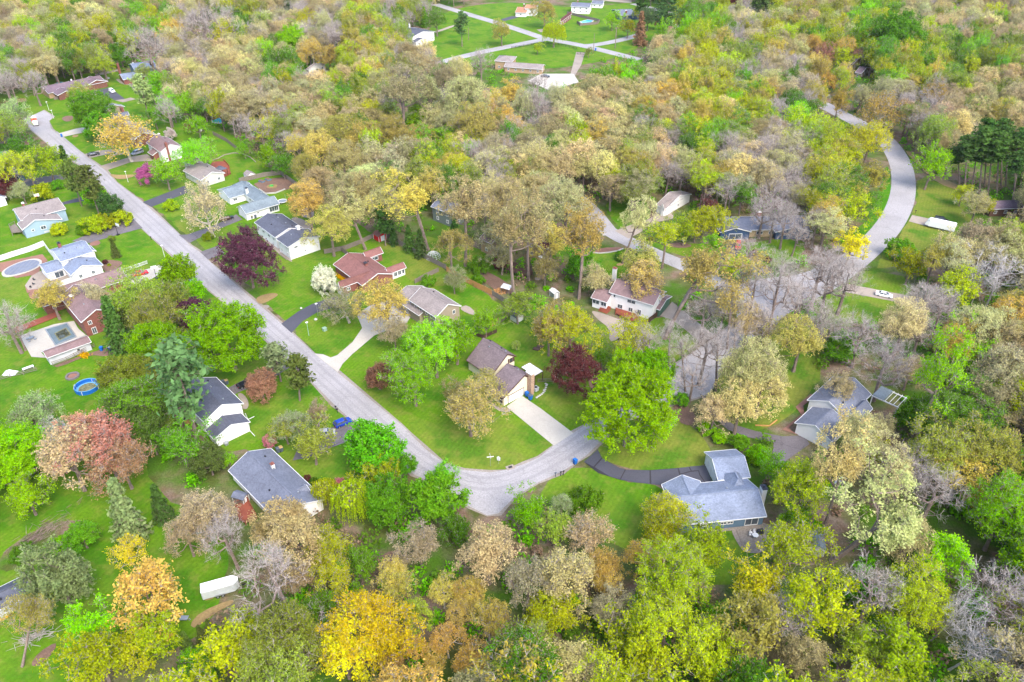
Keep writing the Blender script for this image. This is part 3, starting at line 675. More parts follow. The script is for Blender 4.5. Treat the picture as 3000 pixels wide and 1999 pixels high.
WS = 1.16
TREES = []      # (kind, tint, crown centre, width, base, lean)
def tree(code, tint, x, y, wpx, base=None, hf=1.0):
    """crown centre (x, y) and width in full-view pixels; base = where the trunk meets the ground"""
    pr = PROTO[code][0]; ratio = pr['zc'] / pr['w']
    p = W('V', x, y, 0); wd = 8.0; zc = 6.0
    for _ in range(4):
        p = W('V', x, y, zc); wd = wpx * WS / pxm(p); zc = min(wd * ratio * hf, 20)
    bp = None
    if base:
        b0 = W('V', base[0], base[1], 0); best = None
        for z in np.arange(2, 21, .5):
            q = W('V', x, y, float(z)); e = (q - b0).xy.length + abs(z - zc) * .12
            if best is None or e < best[0]: best = (e, float(z), q)
        zc, p = best[1], best[2]; wd = wpx * WS / pxm(p); bp = b0
    TREES.append(dict(code=code, tint=tint, c=p, w=wd, zc=zc, base=bp or Vector((p.x, p.y, 0)), uv=(x, y), wpx=wpx, hand=True))
TREE_TXT = '''
d purple 567 590 106 1.2
d lime 523 772 148 1.0
d purple 445 725 78
d lime 362 792 120
m olive 418 800 70
p blue 412 866 108 456 1019
d olive 296 872 120
d dkolive 312 968 120
m green 300 925 130
m olive 318 690 120
m olive 350 740 110
m dkolive 290 730 80
e dark 262 752 66
o gold 118 682 66
s pinktan 212 682 62
d lime 405 633 78
m olive 398 690 80
d lime 440 675 52
b grey 20 740 95
b grey 40 760 60
d vivid 205 258 78
d green 225 290 56
v goldolive 282 318 112 302 372
s olive 180 213 46
d magenta 337 400 40
m lime 380 398 55
m lime 445 352 72
m green 45 341 62
m ygreen 108 374 66
s pale 28 263 72
s olive 10 290 60
e dark 150 371 30
p dkolive 165 404 44
p dkolive 205 420 48
d lime 215 450 50
d dark 252 474 50
u ygreen 222 516 50
u ygreen 240 512 40
u ygreen 280 503 40
u ygreen 135 529 34
u green 190 528 28
u ygreen 95 443 46
s pale 50 440 40
d maroon 6 430 48
u green 132 425 26
e dkolive 262 572 22
u olive 257 549 16
u maroon 241 603 13
u ygreen 250 609 8
u ygreen 390 474 30
u ygreen 479 545 24
v pinktan 470 480 84 492 545
d white 742 642 54
v pale 786 705 84 803 742
o gold 886 694 94
s pinktan 905 764 64
o cream 875 474 84
o gold 762 520 86 768 589
o tan 808 494 74 840 574
o gold 708 464 84
o tan 733 421 84
o gold 735 350 84
o gold 700 385 70
o tan 790 370 80
o gold 780 300 80
o gold 943 460 92 983 576
p dark 880 503 40
e dark 903 542 24
e dark 940 551 30
e dark 966 563 32
e dark 1045 528 30
m lime 618 355 56
m vivid 650 380 46
u green 982 648 30
s pale 1043 641 50
m lime 950 862 118
m lime 1000 800 110
m lime 1048 778 96
m lime 960 800 80
d rust 870 866 56
s oat 1080 935 112
s oat 1118 884 64
s oat 1050 905 62
p pale 632 820 58 646 877
p dkolive 684 852 60 689 921
d rust 600 886 60
s pale 680 975 76
s olive 655 985 60
s pinktan 728 950 50
d pink 619 1013 30
m olive 718 1020 84
d vivid 857 1030 116
m ygreen 870 1092 76
d vivid 888 1152 96
d vivid 996 1143 110
m vivid 1018 1090 56
d green 930 1070 48
w ygreen 812 1150 96
w ygreen 748 1130 60
d pink 776 1119 34
o cream 668 1192 100
o cream 612 1215 66
o cream 680 1232 120
u maroon 706 1100 16
u green 722 1108 22
s pinktan 465 1185 106
s pinktan 430 1230 90
b grey 515 1235 104 548 1308
b grey 618 1310 150 684 1443
s salmon 240 1020 134
m salmon 190 985 76
s salmon 280 1060 110
e pale 285 1178 84
e dark 366 1160 50
m green 415 1020 90
m green 350 1010 60
d dkolive 480 1058 70
m lime 525 1058 36
s olive 375 975 54
s pale 75 952 108
s white 112 990 60
m lime 50 1025 110
d lime 25 1065 130
m lime 60 1135 90
d green 189 1232 62
u lime 130 1255 44
u green 46 1277 46
d pale 136 1335 136
s goldolive 72 1405 96 51 1532
v yellow 295 1268 66
m orange 338 1362 138
m lime 200 1450 118
m ygreen 358 1458 108
m ygreen 225 1518 140
m ygreen 306 1500 96
e dkolive 482 1446 28
e dkolive 461 1458 26
e dkolive 428 1478 32
w ygreen 562 1435 70
m lime 465 1530 90
m yellow 846 1430 160
m yellow 792 1500 130
m yellow 890 1480 100
m olive 956 1411 76
v goldolive 910 1347 80
s orange 905 1320 70
k orange 1028 1469 68
k orange 998 1522 52
k orange 950 1488 54
k orange 1018 1357 60
k orange 1072 1355 60
k orange 1084 1523 80
k orange 902 1530 52
k orange 1060 1410 60
s ygreen 764 1323 90
m green 826 1300 86
s ygreen 758 1262 100
s pinktan 679 1323 92
m green 735 1405 90
m lime 615 1265 50
s pinktan 964 1254 92
m green 1048 1214 66
m lime 1216 1180 80
m olive 1274 1218 76
u green 1348 1152 76
s pale 1290 1160 50
v pinktan 1356 1232 104 1362 1274
o pinktan 1121 1268 118
s ygreen 1541 1180 92
m ygreen 1518 1230 80
m ygreen 1620 1259 108
s goldolive 1470 1284 80
m ygreen 1546 1335 160
m ygreen 1526 1449 180
m ygreen 1470 1505 150
m lime 1648 1434 90
m ygreen 1640 1520 130
o orange 1385 1300 70
s orange 1392 1340 70
m ygreen 1243 1414 90
m ygreen 1290 1410 84
k orange 1124 1420 84
k orange 1082 1364 60
s tan 1300 1335 120
s tan 1215 1335 110
s pinktan 1399 1398 92
m yellow 1742 1355 116
s ygreen 1817 1261 128
o cream 2050 1186 170 1911 1291
o pinktan 2090 1240 100
o cream 1936 1078 96 1888 1227
m ygreen 1997 1047 80
m lime 1828 1195 70
m lime 1783 1083 66
u lime 1746 1051 50
m lime 2173 1278 110
m lime 2300 1186 150
m goldolive 2280 1050 150
m ygreen 2110 1385 150
x white 2212 1400 100 2136 1475
b tan 2300 1370 130 2248 1467
x white 2262 1490 150 2180 1540
u green 1960 1403 56
m ygreen 2061 1512 150
m olive 1985 1505 100
o pinktan 1843 1512 100
s orange 2248 1145 64
u green 2207 1167 36
o oat 1840 785 90
d green 1933 798 66
m lime 2166 858 112 2095 1011
o pinktan 2092 850 62
o cream 2251 750 108
o pinktan 2281 909 100
m lime 2245 822 76
m yellow 1955 565 66
m ygreen 2095 609 68
m ygreen 2197 663 84
x white 2290 640 110
x white 2250 650 80
b grey 2122 693 110
b grey 2170 700 80
u green 2077 577 62
o tan 1972 992 92
d green 2110 956 82
o tan 2022 985 60
s tan 1930 894 72
b grey 2035 834 120
b grey 1980 770 100
b grey 1885 624 120
b grey 1840 675 92
b grey 1945 645 100
b grey 1795 624 92
d lime 1445 938 175
d lime 1492 845 84
d lime 1440 850 70
m lime 1508 975 80
o cream 1728 852 130
o cream 1700 932 92
o tan 1642 943 72
o cream 1752 893 90
b grey 1622 800 96 1605 886
b grey 1650 795 76 1645 900
b grey 1592 868 80
b grey 1690 765 46 1683 830
s cream 1718 740 84
b grey 1735 650 84 1712 762
b grey 1790 662 92 1760 790
b grey 1838 700 84 1820 790
b grey 1905 632 100 1890 705
b grey 1682 690 70 1670 802
b grey 1566 800 60 1575 900
b grey 1540 762 54 1536 868
b grey 1780 500 70
b grey 1830 540 60
b grey 1757 743 76 1752 816
u green 1565 920 38
u lime 1622 983 38
u lime 1655 1007 34
u green 1700 1019 40
u lime 1743 1047 48
d maroon 1322 850 104
s oat 1263 756 96
m ygreen 1312 752 112
m lime 1116 740 56
m olive 1190 702 66
m green 1383 820 40
s olive 1186 792 20
d green 1336 608 64 1330 640
s cream 1366 642 66
o tan 1066 478 90 1070 612
o tan 1176 535 90 1181 682
o tan 1218 512 80 1215 644
o gold 1341 545 92 1330 687
o tan 1303 467 108
o tan 1166 474 108
o gold 1266 547 80
s gold 1253 617 60
s tan 1153 590 60
s tan 1136 540 66
u green 1096 612 44
u maroon 1155 606 34
s gold 1475 640 84
o gold 1621 622 128 1526 779
m ygreen 1644 513 66
m ygreen 1601 513 64
m ygreen 1574 528 54
m lime 1644 568 54
m yellow 1629 586 26
o gold 1479 600 76
m maroon 1632 481 42
o cream 1466 503 56 1430 606
b grey 1756 481 80
b grey 1806 506 80
b grey 1720 575 66
s cream 1664 706 80
b grey 1619 718 92
u maroon 1495 549 13
u maroon 1731 583 18
u maroon 1764 597 16
m ygreen 1686 613 52
v goldolive 2023 262 92
m ygreen 2000 321 80
m goldolive 2000 408 60
m ygreen 1955 479 72
m green 1995 466 44
q dark 2225 336 56 2216 440
q dark 2263 320 60 2250 446
q dark 2298 330 58 2290 452
q dark 2335 345 60 2330 460
q dark 2246 350 50 2232 440
q dark 2280 350 50 2270 450
q dark 2318 320 50 2310 440
q dark 2200 352 44 2205 430
q dark 2350 320 50 2345 455
q dark 2270 300 50 2262 430
q dark 2305 300 46 2300 430
q dark 2340 370 44 2325 470
m ygreen 2213 446 40
s tan 2245 471 60
m ygreen 2268 474 34
p blue 1060 54 30
w ygreen 1273 77 50
m goldolive 1252 26 50
m goldolive 1153 72 44
m lime 1408 44 34
m ygreen 1235 110 20
m green 1003 47 46
e green 975 42 20
s olive 1353 118 18
m orange 1173 217 52
o tan 930 215 90 929 325
o tan 980 200 80 982 332
o gold 1087 290 86 1087 375
o tan 1043 287 70
d lime 970 282 56
m lime 1023 320 54
o gold 898 307 76
b grey 1235 190 50
b grey 1105 140 50
o tan 1068 225 108
d lime 667 103 68
d green 263 97 42
d green 277 130 40
b grey 467 57 110
b grey 340 107 88
m orange 757 130 46
m ygreen 767 183 56
m lime 317 33 54
d blue 660 17 34
m green 547 40 36
p pale 325 205 40
m lime 368 193 50
m lime 350 210 40
d white 392 308 24
d maroon 433 297 18
m green 355 268 40
p blue 1532 22 54
m green 1591 34 64
d blue 1489 44 40
e rust 1472 70 34
d maroon 1517 55 20
m pink 1541 69 22
m ygreen 1443 62 34
d maroon 1684 2 42
e dark 1750 10 60
p dark 1476 6 30
m ygreen 1466 28 24
m green 1636 24 44
d green 2060 82 104
m rust 1897 131 48
m orange 1903 190 44
m ygreen 1934 135 44
v rust 1973 130 34
x white 2118 225 46
x white 1856 128 32
d ygreen 2222 180 30
u green 1100 645 30
d white 756 655 34
u yellow 1200 690 10
u green 1430 590 30
m green 470 250 40
m lime 420 240 50
m lime 455 290 46
s olive 330 170 40
m lime 560 340 34
b grey 600 300 60
b grey 560 290 54
s ygreen 620 300 60
'''
for ln in TREE_TXT.strip().splitlines():
    t = ln.split(); v = list(map(float, t[2:]))
    hf = 1.0; base = None
    if len(v) == 4: hf = v[3]
    if len(v) == 5: base = (v[3], v[4])
    if t[0] == 'x' and t[1] == 'white': pass
    tree(t[0], t[1], v[0], v[1], v[2], base, hf)
# filler: what grows in each 98 px square of the full view
GRID = '''TP TM TP LT TB MB TB BT TY BM .L .. .. .. .. LM LT BT TY TM LM TB TB TP
BM MT MB BL BT TC TL BO TY TB TB BY .. .. YL TB TY BM TB YO LM YM ML TM
.. .. .. LB TB TB TB TT TY TB BT TO B. TC TB TO YL LG LB Y. BT TB TP PT
L. .. .. .. .. MB MB GT GT TG LG TB TB TC TC TB LY BT BT YM .. TM TB TB
.. .. .. .. .. .. .. GT TC TM GT TB TG TB T. TB YB BT BB YM .. .Y TB TM
.. .. .. .. .. .. .. GT .M DM TG TB GT TG .T TM Y. B. B. BY .. .M MT CT
.. .. .. .. .. .. .. .. .. .. .M TM YT MT .T .T CG BB BB BB .Y YB BT TB
.. .. .. .. .. .. .. .. .. .. .. .M CY B. .T B. B. B. BC BM BM BC CT TO
.. .. .. .. .. .. .. .. .. .. .. .. .. .. .. .B BB CC TC BM MT YL YM TM
.. .. .M M. .. .. .. .. .. .. .. .. .. .. .. .. T. CT B. T. .. LM TM TM
.L .P M. M. M. .. .. .. .. .. .. .. .. .. .. .. .. BT GC GC TM TM MT MO
L. .. .. .. .B B. .. .. .. .. .. .. .. .. .. .. .. LG YL CC CG BT OM LM
.. .. .. .. .. .. .B B. M. LM BT BC LM .. .. .. .L .. MT CB CC LB LL LL
.. .. .. .. .. B. BT BM ML OB OO TT TT TY GY YY Y. .Y MB MB BC LM BM LO
.. .L .. .. .M M. MB GG .. LO OO OT TY YT YT YY YY YB BM BM MB MY BB OB
.. .. .. .. YL MM MT .. .. OT OO OT YM YT YY YY YY YL BT TB YM YL BM BM'''.splitlines()
GRID = [r.split() for r in GRID]
LET = {'T': [('o', 'tan'), ('o', 'tan'), ('o', 'pinktan'), ('o', 'cream'), ('s', 'olive'), ('s', 'tan')], 'G': [('o', 'gold'), ('o', 'gold'), ('o', 'cream')], 'C': [('o', 'cream'), ('o', 'cream'), ('o', 'tan')],
       'P': [('o', 'pinktan'), ('s', 'pinktan')], 'B': [('b', 'grey'), ('b', 'grey'), ('b', 'grey'), ('s', 'tan')], 'Y': [('m', 'ygreen'), ('m', 'goldolive'), ('s', 'ygreen')],
       'L': [('m', 'lime'), ('m', 'green'), ('m', 'ygreen')], 'M': [('m', 'olive'), ('s', 'olive'), ('m', 'green'), ('m', 'ygreen')], 'O': [('k', 'orange'), ('s', 'orange'), ('o', 'orange')], 'D': [('q', 'dark')]}
def cell(x, y):
    i = min(max(int(x // 98.04), 0), 23); j = min(max(int(y // 98), 0), 15); return GRID[j][i]

# ------------------------------------------------------------------ houses
def beamz(mb, a, b, w, h): return mb.beam(a, b, w, h)
class House:
    def __init__(s, label, ang, org, wall, roof, trim=TRIM, cat='house', name='house', group=None):
        s.ang = R(ang); s.o = org.copy(); s.o.z = 0
        s.root = thing(name, label, cat, s.o, s.ang, group); s.wall = wall; s.roof = roof; s.trim = trim; s.n = 0; s.blocks = []
        s.ca, s.sa = math.cos(s.ang), math.sin(s.ang)
    def L(s, p):
        x, y = p[0] - s.o.x, p[1] - s.o.y
        return (x * s.ca + y * s.sa, -x * s.sa + y * s.ca)
    def G(s, x, y): return Vector((s.o.x + x * s.ca - y * s.sa, s.o.y + x * s.sa + y * s.ca, 0))
    def block(s, q0, q1, z, rise=1.7, ridge='x', t=.5, zr=None, hip=False, wall=None, roof=None, win=None, ov=.45, auto=True, storeys=1, open_=False, rk=(1, 1), base=None, z1=None, vents=2):
        s.n += 1; e = .0041 * s.n
        a = s.L(W(*q0, z=z)); b = s.L(W(*q1, z=z if z1 is None else z1))
        x0, x1 = sorted((a[0], b[0])); y0, y1 = sorted((a[1], b[1]))
        fp = [s.G(x0, y0), s.G(x1, y0), s.G(x1, y1), s.G(x0, y1)]; OPEN.append(fp)
        sw = ridge == 'y'
        u0, u1, v0, v1 = (y0, y1, x0, x1) if sw else (x0, x1, y0, y1)
        M = (lambda u, v, zz: (v, u, zz)) if sw else (lambda u, v, zz: (u, v, zz))
        z = z + e; zr = (z if zr is None else zr + e); zh = max(z, zr) + rise; vr = v0 + t * (v1 - v0); ov = min(ov, (v1 - v0) * .2) + e
        wm = wall or s.wall; rm = roof or s.roof; T = .16
        if hip:
            hi = min((v1 - v0) / 2, (u1 - u0) / 2 - .3); ru0, ru1 = u0 + hi, u1 - hi
            mb = MB(); P0 = [M(u0, v0, z), M(u1, v0, z), M(u1, v1, z), M(u0, v1, z)]; RR = [M(ru0, vr, zh), M(ru1, vr, zh)]
            mb.add(P0 + RR + [tuple(np.array(p) - np.array([0, 0, T])) for p in P0],
                   [(0, 1, 5, 4), (1, 2, 5), (2, 3, 4, 5), (3, 0, 4), (6, 7, 1, 0), (7, 8, 2, 1), (8, 9, 3, 2), (9, 6, 0, 3), (9, 8, 7, 6)])
            r = part('roof', mb, rm, s.root)
            if not open_:
                wl = MB().box(x0 + ov, x1 - ov, y0 + ov, y1 - ov, 0, z - T + .02); wo = part('wall', wl, wm, s.root)
            tb = MB(); c = [Vector(p) + Vector((0, 0, -.1)) for p in P0]
            for i in range(4): tb.beam(c[i], c[(i + 1) % 4], .1, .2)
            part('gutter', tb, s.trim, s.root)
            cap = MB().beam(Vector(RR[0]) + Vector((0, 0, .03)), Vector(RR[1]) + Vector((0, 0, .03)), .3, .08)
            for p, q in ((0, 0), (3, 0), (1, 1), (2, 1)): cap.beam(Vector(P0[p]) + Vector((0, 0, .03)), Vector(RR[q]) + Vector((0, 0, .03)), .25, .06)
            part('ridge_cap', cap, rm, r)
        else:
            mb = MB()
            A = [M(u0, v0, z), M(u1, v0, z), M(u1, vr, zh), M(u0, vr, zh)]; B = [M(u0, vr, zh), M(u1, vr, zh), M(u1, v1, zr), M(u0, v1, zr)]
            for S_ in (A, B):
                if abs(S_[1][1 if not sw else 0] - S_[2][1 if not sw else 0]) < .05: continue
                mb.hexa([(p[0], p[1], p[2] - T) for p in S_], S_)
            r = part('roof', mb, rm, s.root)
            if not open_:
                zl_ = z + (zh - z) * ov / max(vr - v0, .1) - T * .6; zr_ = zr + (zh - zr) * ov / max(v1 - vr, .1) - T * .6
                pr = [(v0 + ov, 0), (v1 - ov, 0), (v1 - ov, zr_), (min(max(vr, v0 + ov + .02), v1 - ov - .02), zh - T * .6), (v0 + ov, zl_)]
                oe = .3 + e; w_ = MB(); n = 5
                w_.add([M(u0 + oe, p, q) for p, q in pr] + [M(u1 - oe, p, q) for p, q in pr],
                       [(4, 3, 2, 1, 0), (5, 6, 7, 8, 9)] + [(i, (i + 1) % n, (i + 1) % n + n, i + n) for i in range(n)])
                part('wall', w_, wm, s.root)
            tb = MB()
            for uu in [q_ for q_, f_ in ((u0 - .03, rk[0]), (u1 + .03, rk[1])) if f_]:
                tb.beam(M(uu, v0, z - .08), M(uu, vr, zh - .08), .07, .24); tb.beam(M(uu, vr, zh - .08), M(uu, v1, zr - .08), .07, .24)
            tb.beam(M(u0, v0 - .06, z - .09), M(u1, v0 - .06, z - .09), .11, .16); tb.beam(M(u0, v1 + .06, zr - .09), M(u1, v1 + .06, zr - .09), .11, .16)
            part('gutter', tb, s.trim, s.root)
            part('ridge_cap', MB().beam(M(u0, vr, zh + .03), M(u1, vr, zh + .03), .32, .07), rm, r)
        for k in range(vents if (u1 - u0) > 6 else 0):
            f = (k + .6) / (vents + .4); uu = u0 + f * (u1 - u0); vv = vr + (v1 - vr) * (.3 if k % 2 else .45) * (1 if (k + s.n) % 3 else -1)
            zz = zh + (zr - zh) * abs(vv - vr) / max(v1 - vr, .1)
            q = M(uu, vv, zz); part('roof_vent', MB().box(q[0] - .16, q[0] + .16, q[1] - .16, q[1] + .16, q[2] - .15, q[2] + .28), METAL if k % 2 else BLACKM, s.root)
        wx0, wx1, wy0, wy1 = (x0 + (ov if sw else .3 + e), x1 - (ov if sw else .3 + e), y0 + (.3 + e if sw else ov), y1 - (.3 + e if sw else ov)) if not hip else (x0 + ov, x1 - ov, y0 + ov, y1 - ov)
        bl = dict(x0=wx0, x1=wx1, y0=wy0, y1=wy1, z=z, zh=zh, r=r); s.blocks.append(bl)
        if win is not None:
            for side, lst in win.items():
                for q in lst: s.window(bl, side, *q)
        elif auto and not open_:
            for side in ('x+', 'y-', 'x-'):
                Ln = (wy1 - wy0) if side[0] == 'x' else (wx1 - wx0)
                k = max(1, int(Ln / 3.6))
                for st in range(storeys):
                    zc = (1.55 if st == 0 else z - 1.1)
                    for i in range(k): s.window(bl, side, (i + .5) / k, zc, 1.1, 1.15)
        return bl
    def window(s, bl, side, f, zc, w=1.1, h=1.15, kind='window'):
        x0, x1, y0, y1 = bl['x0'], bl['x1'], bl['y0'], bl['y1']
        if side[0] == 'x':
            c = y0 + f * (y1 - y0); X = x1 if side[1] == '+' else x0; sg = 1 if side[1] == '+' else -1
            m = lambda a, d, z: (X + sg * d, c + a, z)
        else:
            c = x0 + f * (x1 - x0); Y = y1 if side[1] == '+' else y0; sg = 1 if side[1] == '+' else -1
            m = lambda a, d, z: (c + a, Y + sg * d, z)
        def bx(mb, a0, a1, z0, z1, d0, d1):
            p = m(a0, d0, z0); q = m(a1, d1, z1); mb.box(min(p[0], q[0]), max(p[0], q[0]), min(p[1], q[1]), max(p[1], q[1]), z0, z1)
        fr = MB(); t = .12; a = w / 2; z0, z1 = zc - h / 2, zc + h / 2
        if kind == 'garage_door':
            bx(fr, -a - t, -a, 0, z1 + t, -.02, .09); bx(fr, a, a + t, 0, z1 + t, -.02, .09); bx(fr, -a, a, z1, z1 + t, -.02, .09)
            o = part('garage_door_frame', fr, s.trim, s.root)
            k = 4
            for i in range(k):
                pb = MB(); bx(pb, -a, a, z0 + i * h / k + .02, z0 + (i + 1) * h / k - .02, -.02, .05); part('panel', pb, WHITE if s.gd is None else s.gd, o)
            return o
        bx(fr, -a, -a + t, z0, z1, -.02, .1); bx(fr, a - t, a, z0, z1, -.02, .1); bx(fr, -a + t, a - t, z1 - t, z1, -.02, .1); bx(fr, -a + t, a - t, z0, z0 + t, -.02, .12)
        if w > .9: bx(fr, -.04, .04, z0 + t, z1 - t, -.02, .09)
        o = part(kind, fr, s.trim, s.root); pn = MB(); bx(pn, -a + t, a - t, z0 + t, z1 - t, -.02, .04); part('pane', pn, GLASS, o); return o
    gd = None
    def chimney(s, q, zb, h, w=.9, d=.9, m=BRICK, cap=TRIM, ztop=None):
        x, y = s.L(W(*q, z=zb)); zt = ztop or zb + h
        c = part('chimney', MB().box(x - w / 2, x + w / 2, y - d / 2, y + d / 2, 0 if zb < 1 else zb - 1.5, zt), m, s.root)
        part('chimney_cap', MB().box(x - w / 2 - .08, x + w / 2 + .08, y - d / 2 - .08, y + d / 2 + .08, zt + .002, zt + .12).cyl(x, y, zt + .12, zt + .45, .16, 8), cap, c); return c
def deck(label, pts, z, m=WOOD_RED, rail=True, name='deck', cat='deck'):
    P0 = raw(pts); c = sum(P0, Vector()) / len(P0); root = thing(name, label, cat, (c.x, c.y, 0))
    L = [(p.x - c.x, p.y - c.y) for p in P0]
    # boards clipped to a convex outline, laid along the first edge
    a = Vector((L[1][0] - L[0][0], L[1][1] - L[0][1])); ang = math.atan2(a.y, a.x)
    part('floor', MB().prism(L, z - .18, z), m, root)
    for i, (x, y) in enumerate(L): part('post', MB().box(x - .08, x + .08, y - .08, y + .08, 0, z + (1.0 if rail else -.1)), m, root)
    if rail:
        for i in range(len(L) - 1):
            a, b = L[i], L[i + 1]; mb = MB().beam((*a, z + .95), (*b, z + .95), .1, .06).beam((*a, z + .12), (*b, z + .12), .05, .05)
            d = math.hypot(b[0] - a[0], b[1] - a[1]); k = int(d / .3)
            for j in range(1, k):
                f = j / k; mb.box(a[0] + (b[0] - a[0]) * f - .02, a[0] + (b[0] - a[0]) * f + .02, a[1] + (b[1] - a[1]) * f - .02, a[1] + (b[1] - a[1]) * f + .02, z + .14, z + .93)
            part('railing', mb, m, root)
    return root
SA = -48.0
def mid(a, b): return (a + b) / 2
# 1 white two-storey
h = House('white two-storey house with charcoal roof, beside the tall blue-green pine', SA + 1, W('C', 1985, 900), WHITE, ROOF['charcoal'])
b = h.block(('C', 1870, 1055), ('C', 1985, 645), 5.0, rise=2.3, win={'y-': [(.75, 3.9, .9, 1), (.9, 3.9, .9, 1), (.8, 1.5, 1, 1)], 'x+': []}, vents=4)
h.block(('C', 1965, 1215), ('C', 2215, 975), 2.7, rise=1.7, win={'y-': [(.5, 1.6, .9, .9)], 'x+': []})
a1 = h.L(W('C', 2080, 1255))
part('roof_hatch', MB().box(a1[0] - .5, a1[0] + .1, a1[1] - .5, a1[1] + .5, 0, .5), METAL, h.root)
for q0, q1 in ((('F', 215, 1135, 2.6), ('F', 240, 1190, .2)), (('F', 240, 1190, .2), ('F', 298, 1162, .15)), (('F', 245, 1220, 2.6), ('F', 255, 1290, .2)), (('F', 255, 1290, .2), ('F', 303, 1342, .15))):
    A_ = W(*q0[:3], z=q0[3]); B_ = W(*q1[:3], z=q1[3]); part('downspout', MB().beam((*h.L(A_), q0[3]), (*h.L(B_), q1[3]), .12), TRIM, h.root)
# 2 charcoal roof ranch behind it
h = House('low house with slate grey roof and orange-topped chimney, behind golden tufted trees', -46, W('G', 560, 560), WHITE, ROOF['slate'])
h.block(('G', 605, 200), ('G', 700, 905), 2.8, rise=2.2, vents=4, win={'x+': [], 'y-': [(.3, 1.5, 1.2, 1.1), (.6, 1.5, 1.2, 1.1)]})
h.block(('G', 760, 600), ('G', 1000, 640), 2.7, rise=1.6, ridge='y', win={'x+': [(.5, 1.5, 1.4, 1.1)]})
h.chimney(('G', 628, 385), 4.2, 1.3, .7, .7, TRIM, BRICK)
# 3 blue grey L shaped
h = House('blue-grey L-shaped house with slate shingles and white chimney at the end of the curved drive', 7.4, W('I', 950, 640), SLATEBLUE, ROOF['bluegrey'])
b = h.block(('I', 600, 905), ('I', 1215, 478), 2.8, rise=2.3, win={'y-': [(.28, 1.6, 1.4, .8), (.52, 1.6, 1.3, .8), (.60, 1.6, 1.3, .8)], 'x-': [(.3, 1.6, 1.2, 1.1), (.7, 1.6, 1.2, 1.1)]})
h.window(b, 'y-', .86, 1.3, 2.8, 2.0, 'sliding_door')
h.block(('I', 435, 532), ('I', 872, 690), 2.85, rise=2.2, ridge='y', rk=(0, 1), wall=WHITE, win={'x-': [(.5, 1.5, 1.2, 1.1)]}, vents=0)
b = h.block(('I', 825, 235), ('I', 1250, 465), 2.9, rise=2.0, wall=WHITE, win={'x-': []}, vents=0); h.window(b, 'x-', .30, 1.15, 2.8, 2.2, 'garage_door'); h.window(b, 'x-', .72, 1.15, 2.8, 2.2, 'garage_door')
h.block(('I', 985, 440), ('I', 1240, 600), 2.95, rise=2.1, ridge='y', hip=True, win={})
h.chimney(('I', 1330, 740), 0, 5.6, 1.0, 1.4, WHITE, TRIM_DK)
# 4 centre cat-slide
h = House('cream and brown trimmed house with tall stone chimney beside the wide pale concrete drive', SA, W('H', 900, 700), CREAM, ROOF['brown'], TRIM_BR)
b = h.block(('H', 860, 840), ('H', 985, 548), 2.7, zr=3.6, z1=3.6, rise=2.5, t=.68, win={}, vents=3); h.window(b, 'x+', .42, 1.15, 4.9, 2.15, 'garage_door')
for f in (.15, .38, .6, .82): h.window(b, 'y-', f, 1.35, 1.1, 1.5)
b = h.block(('H', 745, 640), ('H', 755, 308), 2.9, z1=5.0, zr=5.0, rise=2.1, t=.66, win={}, vents=4); h.window(b, 'x+', .86, 4.4, 1.0, 1.3)
for dd in (-.85, .85):
    yy = b['y0'] + .86 * (b['y1'] - b['y0']) + dd; part('shutter', MB().box(b['x1'] - .02, b['x1'] + .07, yy - .22, yy + .22, 3.7, 5.1), TRIM_BR, h.root)
c = h.chimney(('H', 1105, 790), 0, 6.2, 1.9, 1.1, STONE, TRIM)
p0 = h.L(W('H', 1125, 575, z=2.9)); r_ = part('patio_roof', MB().box(p0[0] - 2.6, p0[0] + 2.4, p0[1] - 1.4, p0[1] + 1.6, 2.82, 2.9), TRIM_BR, h.root)
for k in range(4): part('panel', MB().box(p0[0] - 2.5 + k * 1.22, p0[0] - 2.5 + k * 1.22 + 1.12, p0[1] - 1.3, p0[1] + 1.5, 2.9, 2.95), TRIM, r_)
for dx, dy in ((2.3, 1.5), (-2.4, 1.5), (2.3, -1.2)): part('post', MB().box(p0[0] + dx - .07, p0[0] + dx + .07, p0[1] + dy - .07, p0[1] + dy + .07, 0, 2.82), TRIM_BR, h.root)
# 5 taupe two-storey
h = House('taupe two-storey house with grey gable roof, behind the big lime trees', SA, W('P', 240, 1250), BEIGE, ROOF['tan'])
b = h.block(('P', 240, 1350), ('P', 225, 1090), 5.2, rise=2.4, win={'y-': [(.2, 4.2, .9, 1.3), (.4, 4.2, .9, 1.3), (.62, 4.2, .8, .9), (.8, 4.2, .9, 1.3), (.92, 4.2, .9, 1.3), (.8, 1.5, 1, 1.4), (.3, 1.5, 1, 1.4)], 'x+': [(.75, 4.2, .9, 1.3)]})
h.block(('F', 1810, 235), ('F', 1840, -40), 3.2, rise=2.0, win={'y-': [(.5, 1.5, 1, 1.2)]})
